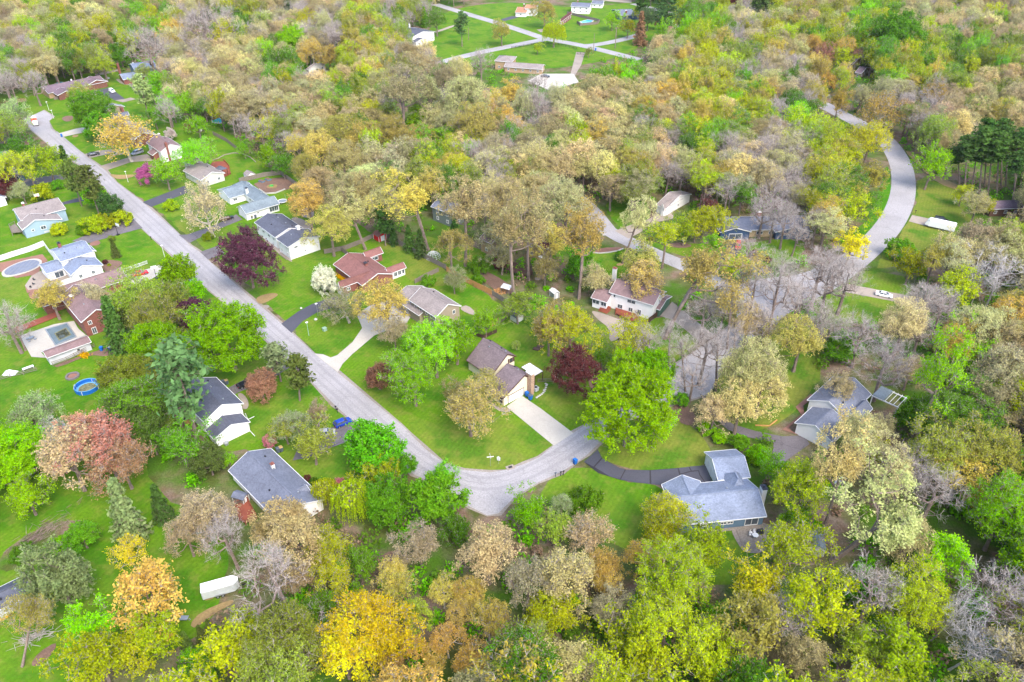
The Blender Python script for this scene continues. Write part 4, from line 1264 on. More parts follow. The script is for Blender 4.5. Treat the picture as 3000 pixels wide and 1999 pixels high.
# 6 brick house
h = House('red brick ranch house with red-brown roof and glazed porch, behind the white flowering tree', -50, W('E', 1450, 1240), BRICK, ROOF['red'])
h.block(('E', 1180, 1175), ('E', 1740, 1262), 2.8, rise=2.1, win={'x+': [(.3, 1.5, .9, .9)]}, vents=1)
b = h.block(('E', 1225, 1385), ('E', 1530, 1290), 2.75, rise=1.9, ridge='y', win={'x+': [(.25, 1.5, 1.2, 1.1), (.8, 1.5, 1.2, 1.1)]}, vents=0); h.window(b, 'y-', .5, 1.15, 3.0, 2.2, 'garage_door')
h.block(('E', 1435, 1090), ('E', 1640, 1070), 2.72, rise=1.5, ridge='y', win={'x+': [(.5, 1.5, 2.6, 1.2)]}, vents=0)
b = h.block(('E', 1690, 1265), ('E', 1800, 1170), 2.6, rise=1.2, ridge='y', wall=WHITE, win={'x+': [(.15, 1.4, .7, 1.3), (.4, 1.4, 1.2, 1.5), (.65, 1.4, 1.2, 1.5), (.88, 1.4, .9, 1.5)]}, vents=0)
h.chimney(('E', 1480, 1190), 4.6, 1.1, 1.1, .8, BRICK, TRIM_DK)
# 7 white walk-out
h = House('white house with charcoal roof and white-railed walk, right of the big purple-leaved tree', -49, W('E', 760, 900), WHITE, ROOF['charcoal'])
h.block(('E', 455, 790), ('E', 905, 845), 4.3, rise=1.7, win={'y-': [(.35, 2.7, 1.6, 1.0), (.62, 2.7, 1.4, 1.0), (.85, 2.7, 1, 1)]}, vents=5)
h.block(('E', 655, 940), ('E', 1060, 920), 4.7, rise=1.6, ridge='x', win={'y-': [(.2, 3.9, .8, 1), (.75, 3.9, .8, 1), (.25, 1.5, .8, 1), (.8, 1.5, .8, 1)], 'x+': [(.22, 3.8, 1.3, .8), (.5, 4.0, .6, .6), (.8, 4, 1, .7), (.5, 1.6, .6, .6)]}, vents=4)
h.chimney(('E', 860, 870), 5.2, 1.6, 1.1, 1.0, TRIM, TRIM)
# 8 hip ranch
h = House('white ranch house with pale teal-grey roof, left of the fenced earth garden', -49, W('E', 400, 580), WHITE, ROOF['teal'])
h.block(('E', 248, 450), ('E', 673, 605), 2.8, rise=1.9, hip=True, win={'y-': [(.55, 1.5, 1.4, 1), (.65, 1.5, 1.4, 1)]})
h.block(('E', 112, 490), ('E', 470, 500), 2.7, rise=1.7, ridge='y', win={'x+': [(.2, 1.5, 1.5, 1)]}, vents=0)
b = h.block(('E', 376, 712), ('E', 600, 560), 2.75, rise=1.8, ridge='y', win={'x+': [(.35, 1.6, .9, .6), (.78, 1.4, 2.0, 1.9), (.92, 1.4, 1.6, 1.9)]}, vents=0); h.window(b, 'y-', .5, 1.15, 3.2, 2.1, 'garage_door')
h.chimney(('E', 385, 500), 4.2, 1.0, .7, .9, TRIM, BLACKM)
# 9 cream house tall brick chimney
h = House('cream two-storey house with faded pink-brown roof and tall brick chimney', SA, W('A', 1500, 1020), CREAM, ROOF['pink'])
h.block(('A', 1470, 1085), ('A', 1545, 950), 4.6, rise=2.1, wall=WHITE, win={'x+': [(.55, 3.6, .8, .9), (.8, 3.6, .8, .9), (.2, 1.2, .8, .9)], 'y-': [(.8, 3.4, .9, 1)]})
h.block(('A', 1400, 1115), ('A', 1460, 1060), 2.8, rise=1.0, win={}, wall=BRICK)
h.chimney(('A', 1562, 1165), 0, 7.4, 1.2, .8, BRICK, BRICK)
# 10 brown roof
h = House('long brick house with tan-brown roof behind the golden fan-shaped tree', -46, W('A', 1280, 880), BRICK_DK, ROOF['tan'])
h.block(('A', 1045, 868), ('A', 1440, 925), 3.2, rise=2.2, vents=2)
h.chimney(('A', 1465, 945), 3, 1.2, .9, .8, BRICK, TRIM)
# 11 grey blue roofs
h = House('beige split-level house with blue-grey roofs and broad red brick chimney', -44, W('A', 1060, 690), BEIGE, ROOF['slate'])
h.block(('A', 945, 690), ('A', 1145, 665), 4.4, rise=1.8, wall=BEIGE, win={'x+': [(.8, 3.6, .8, .8)]})
h.block(('A', 1040, 760), ('A', 1190, 742), 2.8, rise=1.3, ridge='y', win={'x+': [(.8, 1.5, 1, 1)]}, vents=1)
h.chimney(('A', 1145, 790), 0, 5.6, 2.0, .9, BRICK, BRICK)
# 12 brown ranch
def aang(r, x0, y0, x1, y1, z=2.7):
    d = W(r, x1, y1, z) - W(r, x0, y0, z); return math.degrees(math.atan2(d.y, d.x))
h = House('long low brown ranch house with plum-brown roof at the end of the street', aang('A', 405, 487, 890, 392), W('A', 650, 500), BRICK_DK, ROOF['plum'])
h.block(('A', 440, 545), ('A', 880, 392), 2.8, rise=1.9, win={'y-': [(.15, 1.5, 1.4, 1), (.4, 1.5, 1.4, 1), (.6, 1.5, 1.4, 1)], 'x-': []}, vents=3, wall=TANWALL)
h.block(('A', 800, 472), ('A', 925, 400), 2.85, rise=1.7, ridge='y', win={'y-': []}, vents=0)
h.block(('A', 530, 565), ('A', 640, 500), 2.6, rise=1.3, ridge='y', win={'y-': []}, vents=0)
h.chimney(('A', 660, 440), 4, 1, .6, .6, TRIM, TRIM)
# 13 blue two-storey
h = House('slate-blue two-storey house with lower left wing near the far woods', aang('A', 1240, 330, 1425, 302, 5), W('A', 1300, 340), SLATEBLUE, ROOF['bluegrey'])
h.block(('A', 1235, 332), ('A', 1385, 250), 5.2, rise=1.8, win={'y-': [(.3, 4.3, .9, 1), (.6, 4.3, .9, 1), (.88, 4.3, .9, 1), (.88, 1.4, 1.6, 1.6), (.4, 1.4, 1.2, 1.2)]})
h.block(('A', 1130, 420), ('A', 1290, 345), 2.7, rise=1.6, wall=BRICK, win={'y-': [(.8, 1.3, 1.5, 1.2)]})
h.chimney(('A', 1105, 370), 0, 5.6, 1.1, .8, BRICK, BRICK)
h.chimney(('A', 1225, 285), 5.8, 1.0, .9, .6, BRICK, TRIM)
# 14 light blue house
h = House('light blue split-level house with grey-brown roof and rear timber deck', -49, W('B', 380, 440), LTBLUE, ROOF['tan'])
h.block(('B', 190, 460), ('B', 520, 262), 4.4, rise=1.6, ridge='y', t=.3, win={'x+': []}, vents=1)
b = h.block(('B', 205, 545), ('B', 520, 392), 3.4, rise=2.2, t=.36, win={'x+': [(.22, 2.2, .9, .8), (.5, 2.2, 1.7, 1.3), (.55, .5, 1.6, .4)]}, vents=1)
h.chimney(('B', 220, 330), 5.4, 1.2, 1.0, .7, BRICK, TRIM)
deck('small timber deck with chairs at the left end of the light blue house', 'B 215 590 120 600 100 545 150 520', 1.2, WOOD_OLD)
# 15 white house with pool
h = House('white two-storey house with blue-grey roofs beside the covered oval pool', -47, W('B', 680, 830), WHITE, ROOF['bluegrey'])
h.block(('B', 555, 838), ('B', 745, 642), 5.0, rise=1.7, ridge='y', t=.5, win={'x+': [(.25, 4.1, .9, .6)]}, vents=2)
h.block(('B', 650, 965), ('B', 870, 795), 2.9, rise=2.0, t=.4, win={'x+': [(.25, 1.6, 1, 1.2), (.68, 1.6, 1, 1.2)]}, vents=1)
b = h.block(('B', 425, 950), ('B', 520, 815), 2.8, rise=1.2, ridge='y', win={}, vents=0); h.window(b, 'x+', .65, 1.2, 2.6, 2.0, 'sliding_door')
h.block(('B', 800, 765), ('B', 830, 690), 2.85, rise=1.0, win={}, vents=0)
h.chimney(('B', 550, 700), 6, 1.3, 1.2, .8, BRICK, BLACKM)
# 16 long pink-roofed brick house
h = House('long brick house with dusty pink roof running down to the walled pool yard', -48, W('B', 760, 1150), BRICK, ROOF['pink'])
h.block(('B', 400, 1250), ('B', 1088, 915), 3.0, rise=2.4, ridge='y', win={'x+': [(.1, 1.6, 1, 1)]}, vents=2)
h.block(('B', 745, 1395), ('B', 850, 1060), 5.0, rise=2.2, win={'y-': [(.5, 3.9, 1, 1), (.85, 3.9, 1, 1)], 'x+': [(.2, 3.9, 1, 1.2), (.25, 1.2, 1.2, 2)]}, vents=2)
h.chimney(('B', 665, 1180), 5.2, 1.0, 1.4, .9, BRICK, TRIM)
h = House('low grey pool house with pink-brown roof along the garden fence', -48, W('C', 600, 380), GREYGREEN, ROOF['pink'], cat='pool house', name='pool_house')
h.block(('C', 430, 468), ('C', 790, 262), 2.6, rise=.8, ridge='y', wall=mat('light grey siding', rgb(214, 218, 224, .6)), win={'x+': [(.7, 1.5, .9, .9)]}, vents=0)
# 17 left edge
h = House('left-edge house with dark slate garage roof and open garage', -48, W('A', 60, 1250), SLATEBLUE, ROOF['slate'])
b = h.block(('A', -80, 1352), ('A', 150, 1208), 2.9, rise=1.6, ridge='y', win={}, vents=0); h.window(b, 'x+', .62, 1.15, 4.6, 2.2, 'open_garage')
h.block(('A', -140, 1190), ('A', 80, 1066), 4.6, rise=1.5, ridge='y', win={'x+': [(.85, 3.6, 1, 1)]})
# 18 shed bottom left
h = House('dark-roofed outbuilding at the left edge beside the grey-green tree', -49, W('D', 60, 900), mat('pale grey boards', rgb(200, 205, 210, .6)), ROOF['charcoal'], cat='outbuilding', name='outbuilding')
h.block(('D', -40, 1030), ('D', 190, 745), 2.4, rise=1.3, ridge='y', win={})
# 19
h = House('small silvery-roofed lean-to shelter beside the white flowering shrub', -46, W('C', 480, 1120), TRIM, METAL, cat='shelter', name='shelter')
h.block(('C', 395, 1190), ('C', 572, 1048), 1.9, rise=.5, ridge='y', open_=True, vents=0)
for dx, dy in ((-1, -2), (1, -2), (-1, 2), (1, 2)): part('post', MB().box(dx - .05, dx + .05, dy - .05, dy + .05, 0, 1.95), WOOD_OLD, h.root)
# 20 navy ranch
h = House('dark blue ranch house with tan brick base and open garage, seen through bare trees', 2.5, W('J', 1850, 330), NAVY, ROOF['slate'])
h.block(('J', 1440, 395), ('J', 2170, 255), 2.8, rise=2.1, wall=BRICK_TAN, win={'y-': [(.45, 1.5, 2.2, 1.1), (.58, 1.5, 1.6, 1.2)]}, vents=3)
b = h.block(('J', 1440, 412), ('J', 1680, 330), 2.85, rise=1.5, ridge='y', win={}, vents=0); h.window(b, 'y-', .52, 1.1, 4.4, 2.1, 'open_garage')
h.block(('J', 1950, 410), ('J', 2230, 330), 2.83, rise=1.6, ridge='y', win={'y-': [(.25, 1.9, 1.6, .8), (.7, 1.9, 1.6, .8)]}, vents=0)
h.chimney(('J', 1795, 250), 4, 1.0, 1.4, .8, BRICK, TRIM)
# 21 white house with brown hip roof
h = House('white two-storey house with brown roof and rear red steps, behind gold tufted trees', -32, W('J', 620, 950), WHITE, ROOF['pink'])
h.block(('J', 420, 960), ('J', 950, 955), 5.2, rise=2.0, win={'y-': [(.1, 4.3, .7, 1), (.5, 4.0, 2.6, 1.2), (.25, 1.4, 1.6, 1.4), (.5, 1.4, 1.4, 1.4), (.7, 1.4, 1.2, 1.8)], 'x+': [(.55, 4.0, .7, 1.4)]})
h.block(('J', 255, 1010), ('J', 500, 960), 3.2, rise=1.5, win={'y-': [(.25, 2.0, 2.2, 1.4), (.8, 2, 1.8, 1.4)]}, vents=0)
b = h.block(('J', 840, 1110), ('J', 1000, 1000), 2.7, rise=1.2, wall=mat('green garage siding', rgb(96, 132, 112, .5)), win={}, vents=0)
h.chimney(('J', 470, 810), 4.6, 2.6, 1.1, .9, TRIM, BRICK)
# 22
h = House('grey-roofed house with white gable at the top of the tan concrete drive', -42, W('J', 1010, 130), WHITE, ROOF['tan'])
h.block(('J', 850, 160), ('J', 1180, 60), 3.0, rise=2.2, win={'x+': [(.5, 1.5, 1, 1)]}); h.block(('J', 930, 200), ('J', 1060, 90), 2.9, rise=1.8, ridge='y', win={}, vents=0)
# 23 complex white house
h = House('white house with three dark blue-grey roofs and white pergola, right of the brick path', -45, W('Q', 500, 1250), WHITE, ROOF['slate'])
h.block(('Q', 300, 1235), ('Q', 790, 1190), 3.8, rise=2.4, ridge='y', win={'x-': [], 'y-': [(.5, 2.6, .9, .9)]}, vents=2)
h.block(('Q', 205, 1410), ('Q', 620, 1420), 3.0, rise=2.0, ridge='y', win={'y-': []}, vents=0)
h.block(('Q', 570, 1350), ('Q', 800, 1300), 3.2, rise=1.6, ridge='y', win={'x+': [(.3, 2.0, .7, 1.1)]}, vents=0)
pg = thing('pergola', 'white pergola frame over the deck at the right end of the white house', 'pergola', W('Q', 900, 1300), R(-45))
for dx in (-3, 3):
    for dy in (-2.4, 2.4): part('post', MB().box(dx - .1, dx + .1, dy - .1, dy + .1, 0, 3.4), TRIM, pg)
for dy in (-2.4, 2.4): part('beam', MB().box(-3.2, 3.2, dy - .1, dy + .1, 3.4, 3.6), TRIM, pg)
for k in range(7): part('rafter', MB().box(-3.1 + k * 1.0, -3.0 + k * 1.0, -2.7, 2.7, 3.602, 3.72), TRIM, pg)
part('canopy', MB().box(-3.1, -.3, -2.5, 2.5, 3.73, 3.78), ROOF['teal'], pg)
deck('white-railed tan timber deck behind the white house with three roofs', 'Q 640 1350 820 1380 900 1440 760 1520 620 1440', .8, WOOD_OLD)
# 24
h = House('grey-green two-storey house with slate roof deep among tall tufted trees', -40, W('P', 350, 380), GREYGREEN, ROOF['slate'])
h.block(('P', 195, 330), ('P', 520, 340), 5.2, rise=1.8, storeys=2)
# 25
h = House('tan stucco house with maroon roof and tall chimney above a dark deck', -42, W('P', 1000, 720), TANWALL, ROOF['maroon'])
h.block(('P', 640, 625), ('P', 900, 600), 4.6, rise=1.9, storeys=1, roof=ROOF['pink']); h.block(('P', 1060, 640), ('P', 1330, 690), 5.4, rise=1.6, storeys=2)
h.chimney(('P', 1210, 985), 0, 7.0, 1.8, 1.0, TANWALL, TRIM)
deck('dark timber deck with covered grills under the tan stucco house', 'P 890 950 1050 1010 1130 1000 1120 930 950 880', 1.6, WOOD_DK)
# 26 top row
def simple(label, ang, q0, q1, z, rise, wall, roof, ridge='x', hip=False, extra=None, storeys=1, ch=None):
    h = House(label, ang, W(*q0), wall, roof); h.block(q0, q1, z, rise=rise, ridge=ridge, hip=hip, storeys=storeys, vents=1)
    for e in (extra or []): h.block(*e[:3], **e[3])
    if ch: h.chimney(*ch)
    return h
simple('white farmhouse with dark roof half hidden by pale tan trees, top left of centre', -42, ('L', 330, 345), ('L', 385, 255), 5, 1.8, WHITE, ROOF['charcoal'], extra=[(('L', 370, 390), ('L', 430, 345), 2.8, dict(rise=1.2, vents=0))], ch=(('L', 312, 262), 5, 2.4, .9, .8, TRIM, TRIM))
simple('white-walled house with terracotta roof on the far lawn', -12, ('L', 1282, 115), ('L', 1430, 70), 2.8, 1.8, WHITE, ROOF['terra'], extra=[(('L', 1370, 78), ('L', 1500, 50), 4.8, dict(rise=1.4, vents=0))], ch=(('L', 1365, 75), 3.5, 2.4, .9, .8, BRICK, TRIM))
simple('black and white timbered house with blue-grey roof near the top edge', -12, ('L', 1795, 60), ('L', 1990, 35), 4.6, 1.5, WHITE, ROOF['slate'], storeys=2, extra=[(('L', 1985, 35), ('L', 2105, 12), 2.8, dict(rise=1.3, vents=0))], ch=(('L', 1858, 30), 4.6, 2.0, .8, .8, BRICK, TRIM))
simple('dark blue-roofed house with brick chimney near the top edge', 8, ('N', 400, 165), ('N', 585, 95), 3, 1.8, NAVY, ROOF['slate'], ch=(('N', 487, 135), 4, 1.3, .9, .8, BRICK, TRIM))
simple('maroon house with pink-brown roof beside the small turquoise pool', -20, ('L', 1700, 205), ('L', 1800, 130), 3, 1.9, BRICK, ROOF['maroon'], ridge='y')
simple('red-roofed house half hidden by bare trees at the upper left', -30, ('L', 270, 120), ('L', 420, 95), 3, 2.0, BRICK, ROOF['maroon'], ch=(('L', 335, 80), 4, 2, .9, .8, BRICK, TRIM))
h = simple('grey hip-roofed house with long low wing beside the large pale parking court', -14, ('L', 1090, 560), ('L', 1300, 520), 4.6, 1.6, TANWALL, ROOF['tan'], hip=True, extra=[(('L', 1180, 615), ('L', 1560, 600), 2.8, dict(rise=1.5, vents=1))])
simple('dark brown-roofed house hidden under golden tufted trees in the middle wood', -20, ('L', 600, 1075), ('L', 880, 1030), 3.2, 2.0, BROWNW, ROOF['plum'])
simple('blue-grey-roofed house glimpsed in the wood below the brown-roofed one', -20, ('L', 1165, 1290), ('L', 1440, 1260), 3, 1.8, SLATEBLUE, ROOF['slate'])
simple('small white-gabled house with brown roof left of the yellow-green tree, upper left', -35, ('M', 2125, 480), ('M', 2230, 440), 3, 1.8, WHITE, ROOF['tan'])
simple('red brick house with white gable cut by the top edge', -20, ('N', 1110, 30), ('N', 1200, -20), 3, 1.8, BRICK, ROOF['pink'])
simple('brown-roofed house with white gable behind the rust-coloured tree, upper right', -38, ('O', 500, 720), ('O', 640, 610), 3, 1.9, BEIGE, ROOF['plum'], extra=[(('O', 560, 770), ('O', 720, 720), 2.9, dict(rise=1.6, vents=0))])
simple('pale teal-roofed house hidden under trees left of the curving road', -25, ('K', 470, 490), ('K', 640, 500), 3, 1.9, WHITE, ROOF['teal'], extra=[(('K', 470, 430), ('K', 600, 400), 3.1, dict(rise=1.4, vents=0))])
simple('brown-roofed house behind budding trees at the right edge', 5, ('K', 2210, 1140), ('K', 2420, 1070), 3, 1.8, BROWNW, ROOF['plum'])
simple('small pink-roofed house glimpsed through the bare wood above the turquoise pool', -30, ('M', 1460, 790), ('M', 1540, 750), 3, 1.6, BRICK, ROOF['pink'])
h = simple('cream house with weathered roof behind the lime tree and timber deck', -44, ('A', 1845, 1345), ('A', 1900, 1190), 3.0, 1.9, mat('pale grey siding', rgb(218, 216, 210, .62)), ROOF['tan'])
h.block(('A', 1680, 1180), ('A', 1880, 1200), 2.8, rise=1.6, ridge='y', vents=0)
simple('brick wing with red roof in the trees left of the olive-green tree', -48, ('C', 1330, 430), ('C', 1480, 250), 2.8, 1.6, WHITE, ROOF['slate'])
simple('slate-roofed house under the dark maroon tree at the left edge', -48, ('B', -160, 300), ('B', -20, 160), 3, 1.8, WHITE, ROOF['slate'])
# parked under the wood lower right: small white shed beside the silver car
def shed(label, ang, q, w, d, z, rise, wall, roof, ridge='x', door=TRIM, arched=False, dside='x+', trim=TRIM):
    o = W(*q); root = thing('shed', label, 'shed', (o.x, o.y, 0), R(ang))
    OPEN.append([o + Vector((a, b, 0)) for a, b in ((-w, -w), (w, -w), (w, w), (-w, w))])
    x, y = w / 2, d / 2
    if arched:
        pr = [(-y, 0), (y, 0)] + [(y * math.cos(a), z + (rise) * math.sin(a)) for a in np.linspace(0, PI, 11)]
        n = len(pr); part('wall', MB().add([(-x, p, q_) for p, q_ in pr] + [(x, p, q_) for p, q_ in pr], [tuple(range(n)), tuple(range(n, 2 * n))] + [(i, (i + 1) % n, (i + 1) % n + n, i + n) for i in range(n)]), wall, root)
        rr = [((y + .06) * math.cos(a), z + (rise + .06) * math.sin(a)) for a in np.linspace(.02, PI - .02, 11)]; mb = MB()
        for i in range(10): mb.hexa([(-x - .15, rr[i][0], rr[i][1]), (x + .15, rr[i][0], rr[i][1]), (x + .15, rr[i + 1][0], rr[i + 1][1]), (-x - .15, rr[i + 1][0], rr[i + 1][1])],
                                    [(-x - .15, rr[i][0] * 1.05, rr[i][1] + .06), (x + .15, rr[i][0] * 1.05, rr[i][1] + .06), (x + .15, rr[i + 1][0] * 1.05, rr[i + 1][1] + .06), (-x - .15, rr[i + 1][0] * 1.05, rr[i + 1][1] + .06)])
        part('roof', mb, roof, root)
    else:
        part('wall', MB().add([(-x, -y, 0), (-x, y, 0), (-x, y, z), (-x, 0, z + rise), (-x, -y, z), (x, -y, 0), (x, y, 0), (x, y, z), (x, 0, z + rise), (x, -y, z)],
                              [(0, 1, 2, 3, 4), (9, 8, 7, 6, 5), (0, 4, 9, 5), (1, 6, 7, 2), (0, 5, 6, 1)]), wall, root)
        mb = MB()
        for sg in (-1, 1):
            a = [(-x - .2, sg * (y + .2), z - .12), (x + .2, sg * (y + .2), z - .12), (x + .2, 0, z + rise + .03), (-x - .2, 0, z + rise + .03)]
            mb.hexa(a, [(p[0], p[1], p[2] + .1) for p in a])
        part('roof', mb, roof, root)
        tb = MB()
        for sx in (-x, x):
            for sy in (-y, y): tb.box(sx - .06, sx + .06, sy - .06, sy + .06, 0, z)
        part('trim', tb, trim, root)
    s_ = 1 if dside == 'x+' else -1
    dr = part('door', MB().box(*sorted((s_ * x, s_ * (x + .06))), -y * .5, y * .5, .05, z - .1), door, root)
    part('door_brace', MB().beam((s_ * (x + .08), -y * .45, .1), (s_ * (x + .08), y * .45, z - .2), .08, .03), trim, dr)
    return root
shed('bright red garden shed with brown roof and white door at the grey fence', SA, ('E', 1612, 945), 3.2, 3.0, 2.0, .9, mat('bright red boards', rgb(214, 30, 24, .6)), ROOF['red'])
shed('white-walled arched shed with dark roof beside the new orange fence corner', SA + 2, ('P', 985, 1370), 2.6, 2.6, 1.5, 1.0, mat('off white panel', rgb(222, 226, 206, .62)), ROOF['slate'], arched=True)
shed('small white shed with grey roof behind the teal-roofed ranch', -49, ('E', 418, 385), 3.2, 3.2, 1.9, .9, WHITE, ROOF['tan'])
shed('dark brown lean-to shed with firewood in the lawn corner', -10, ('A', 1815, 895), 3.8, 2.4, 2.0, .6, WOOD_DK, ROOF['charcoal'])
shed('small grey-roofed shed in the wood right of the patio', 80, ('I', 1850, 1120), 3.6, 2.2, 2.0, .6, mat('grey white boards', rgb(206, 210, 216, .6)), ROOF['teal'])
shed('tiny dark-roofed shed behind the low slate-roofed house', -20, ('G', 340, 690), 2.6, 1.8, 1.9, .4, WOOD_OLD, ROOF['slate'])
shed('grey panel shed among olive trees left of the white two-storey house', -60, ('P', 1330, 1160), 2.4, 1.6, 1.9, .4, METAL, ROOF['white'])
ws = thing('wood_shelter', 'white-roofed lean-to over split logs beside the grey fence', 'shelter', W('P', 890, 1130), R(-30))
part('roof', MB().hexa([(-1.5, -1, 2.1), (1.5, -1, 2.1), (1.5, 1, 2.5), (-1.5, 1, 2.5)], [(-1.5, -1, 2.2), (1.5, -1, 2.2), (1.5, 1, 2.6), (-1.5, 1, 2.6)]), ROOF['white'], ws)
for dx in (-1.3, 1.3):
    for dy in (-.8, .8): part('post', MB().box(dx - .06, dx + .06, dy - .06, dy + .06, 0, 2.2 if dy < 0 else 2.5), WOOD_OLD, ws)
rl = random.Random(3)
wp = MB()
for i in range(160):
    a = rl.uniform(0, 2 * PI); r = rl.uniform(0, 2.0); z = max(.08, (1 - r / 2.1) * 1.1 * rl.random()); c, s_ = math.cos(rl.uniform(0, PI)) * .22, .2 * math.sin(rl.uniform(0, PI))
    wp.tube([(math.cos(a) * r - c, math.sin(a) * r - s_, z), (math.cos(a) * r + c, math.sin(a) * r + s_, z + .02)], [.09, .09], 6)
o = part('log_pile', wp, WOOD_NEW); o.location = W('P', 830, 1110); tag(o, 'heap of split firewood logs beside the white-roofed lean-to', 'log pile')
gz = thing('gazebo', 'small gazebo with dark roof standing on the red timber deck', 'gazebo', W('A', 2035, 1300) + Vector((0, 0, .3)), R(-40))
part('roof', MB().add([(-2, -2, 2.5), (2, -2, 2.5), (2, 2, 2.5), (-2, 2, 2.5), (-.4, -.4, 3.3), (.4, -.4, 3.3), (.4, .4, 3.3), (-.4, .4, 3.3)], [(0, 1, 5, 4), (1, 2, 6, 5), (2, 3, 7, 6), (3, 0, 4, 7), (4, 5, 6, 7), (3, 2, 1, 0)]).box(-.5, .5, -.5, .5, 3.35, 3.5), ROOF['charcoal'], gz)
for dx in (-1.8, 1.8):
    for dy in (-1.8, 1.8): part('post', MB().box(dx - .09, dx + .09, dy - .09, dy + .09, 0, 2.5), WOOD_DK, gz)
deck('curved red timber deck behind the cream house', 'A 1950 1180 2060 1175 2110 1230 2120 1290 2040 1330 1960 1340 1920 1250', .3, WOOD_RED)
deck('red timber deck behind the slate-roofed house, under golden trees', 'G 285 740 400 700 480 850 380 905 320 870', .6, WOOD_RED)
deck('brown timber deck of the pool yard left of the white terrace', 'C 150 245 560 80 520 50 130 200', .3, WOOD_RED, rail=False)
deck('red-brown tiered deck behind the white house with brown roof', 'J 480 1110 640 1150 700 1230 620 1240 480 1170', .6, WOOD_RED)
st = thing('steps', 'red-brown timber steps at the left corner of the white house with brown roof', 'steps', W('J', 380, 1130), R(-35))
for k in range(7): part('step', MB().box(-1.4, 1.4, -1.2 + k * .32, -.88 + k * .32, 0, .18 * (k + 1)), WOOD_RED, st)
rt = thing('steps', 'row of grey timber garden steps along the white walk-out house', 'steps', W('E', 735, 1105), R(-49))
for k in range(8): part('step', MB().box(-2.8 + k * .72, -2.4 + k * .72, -.8, .8, .14, .2), WOOD_OLD, rt)

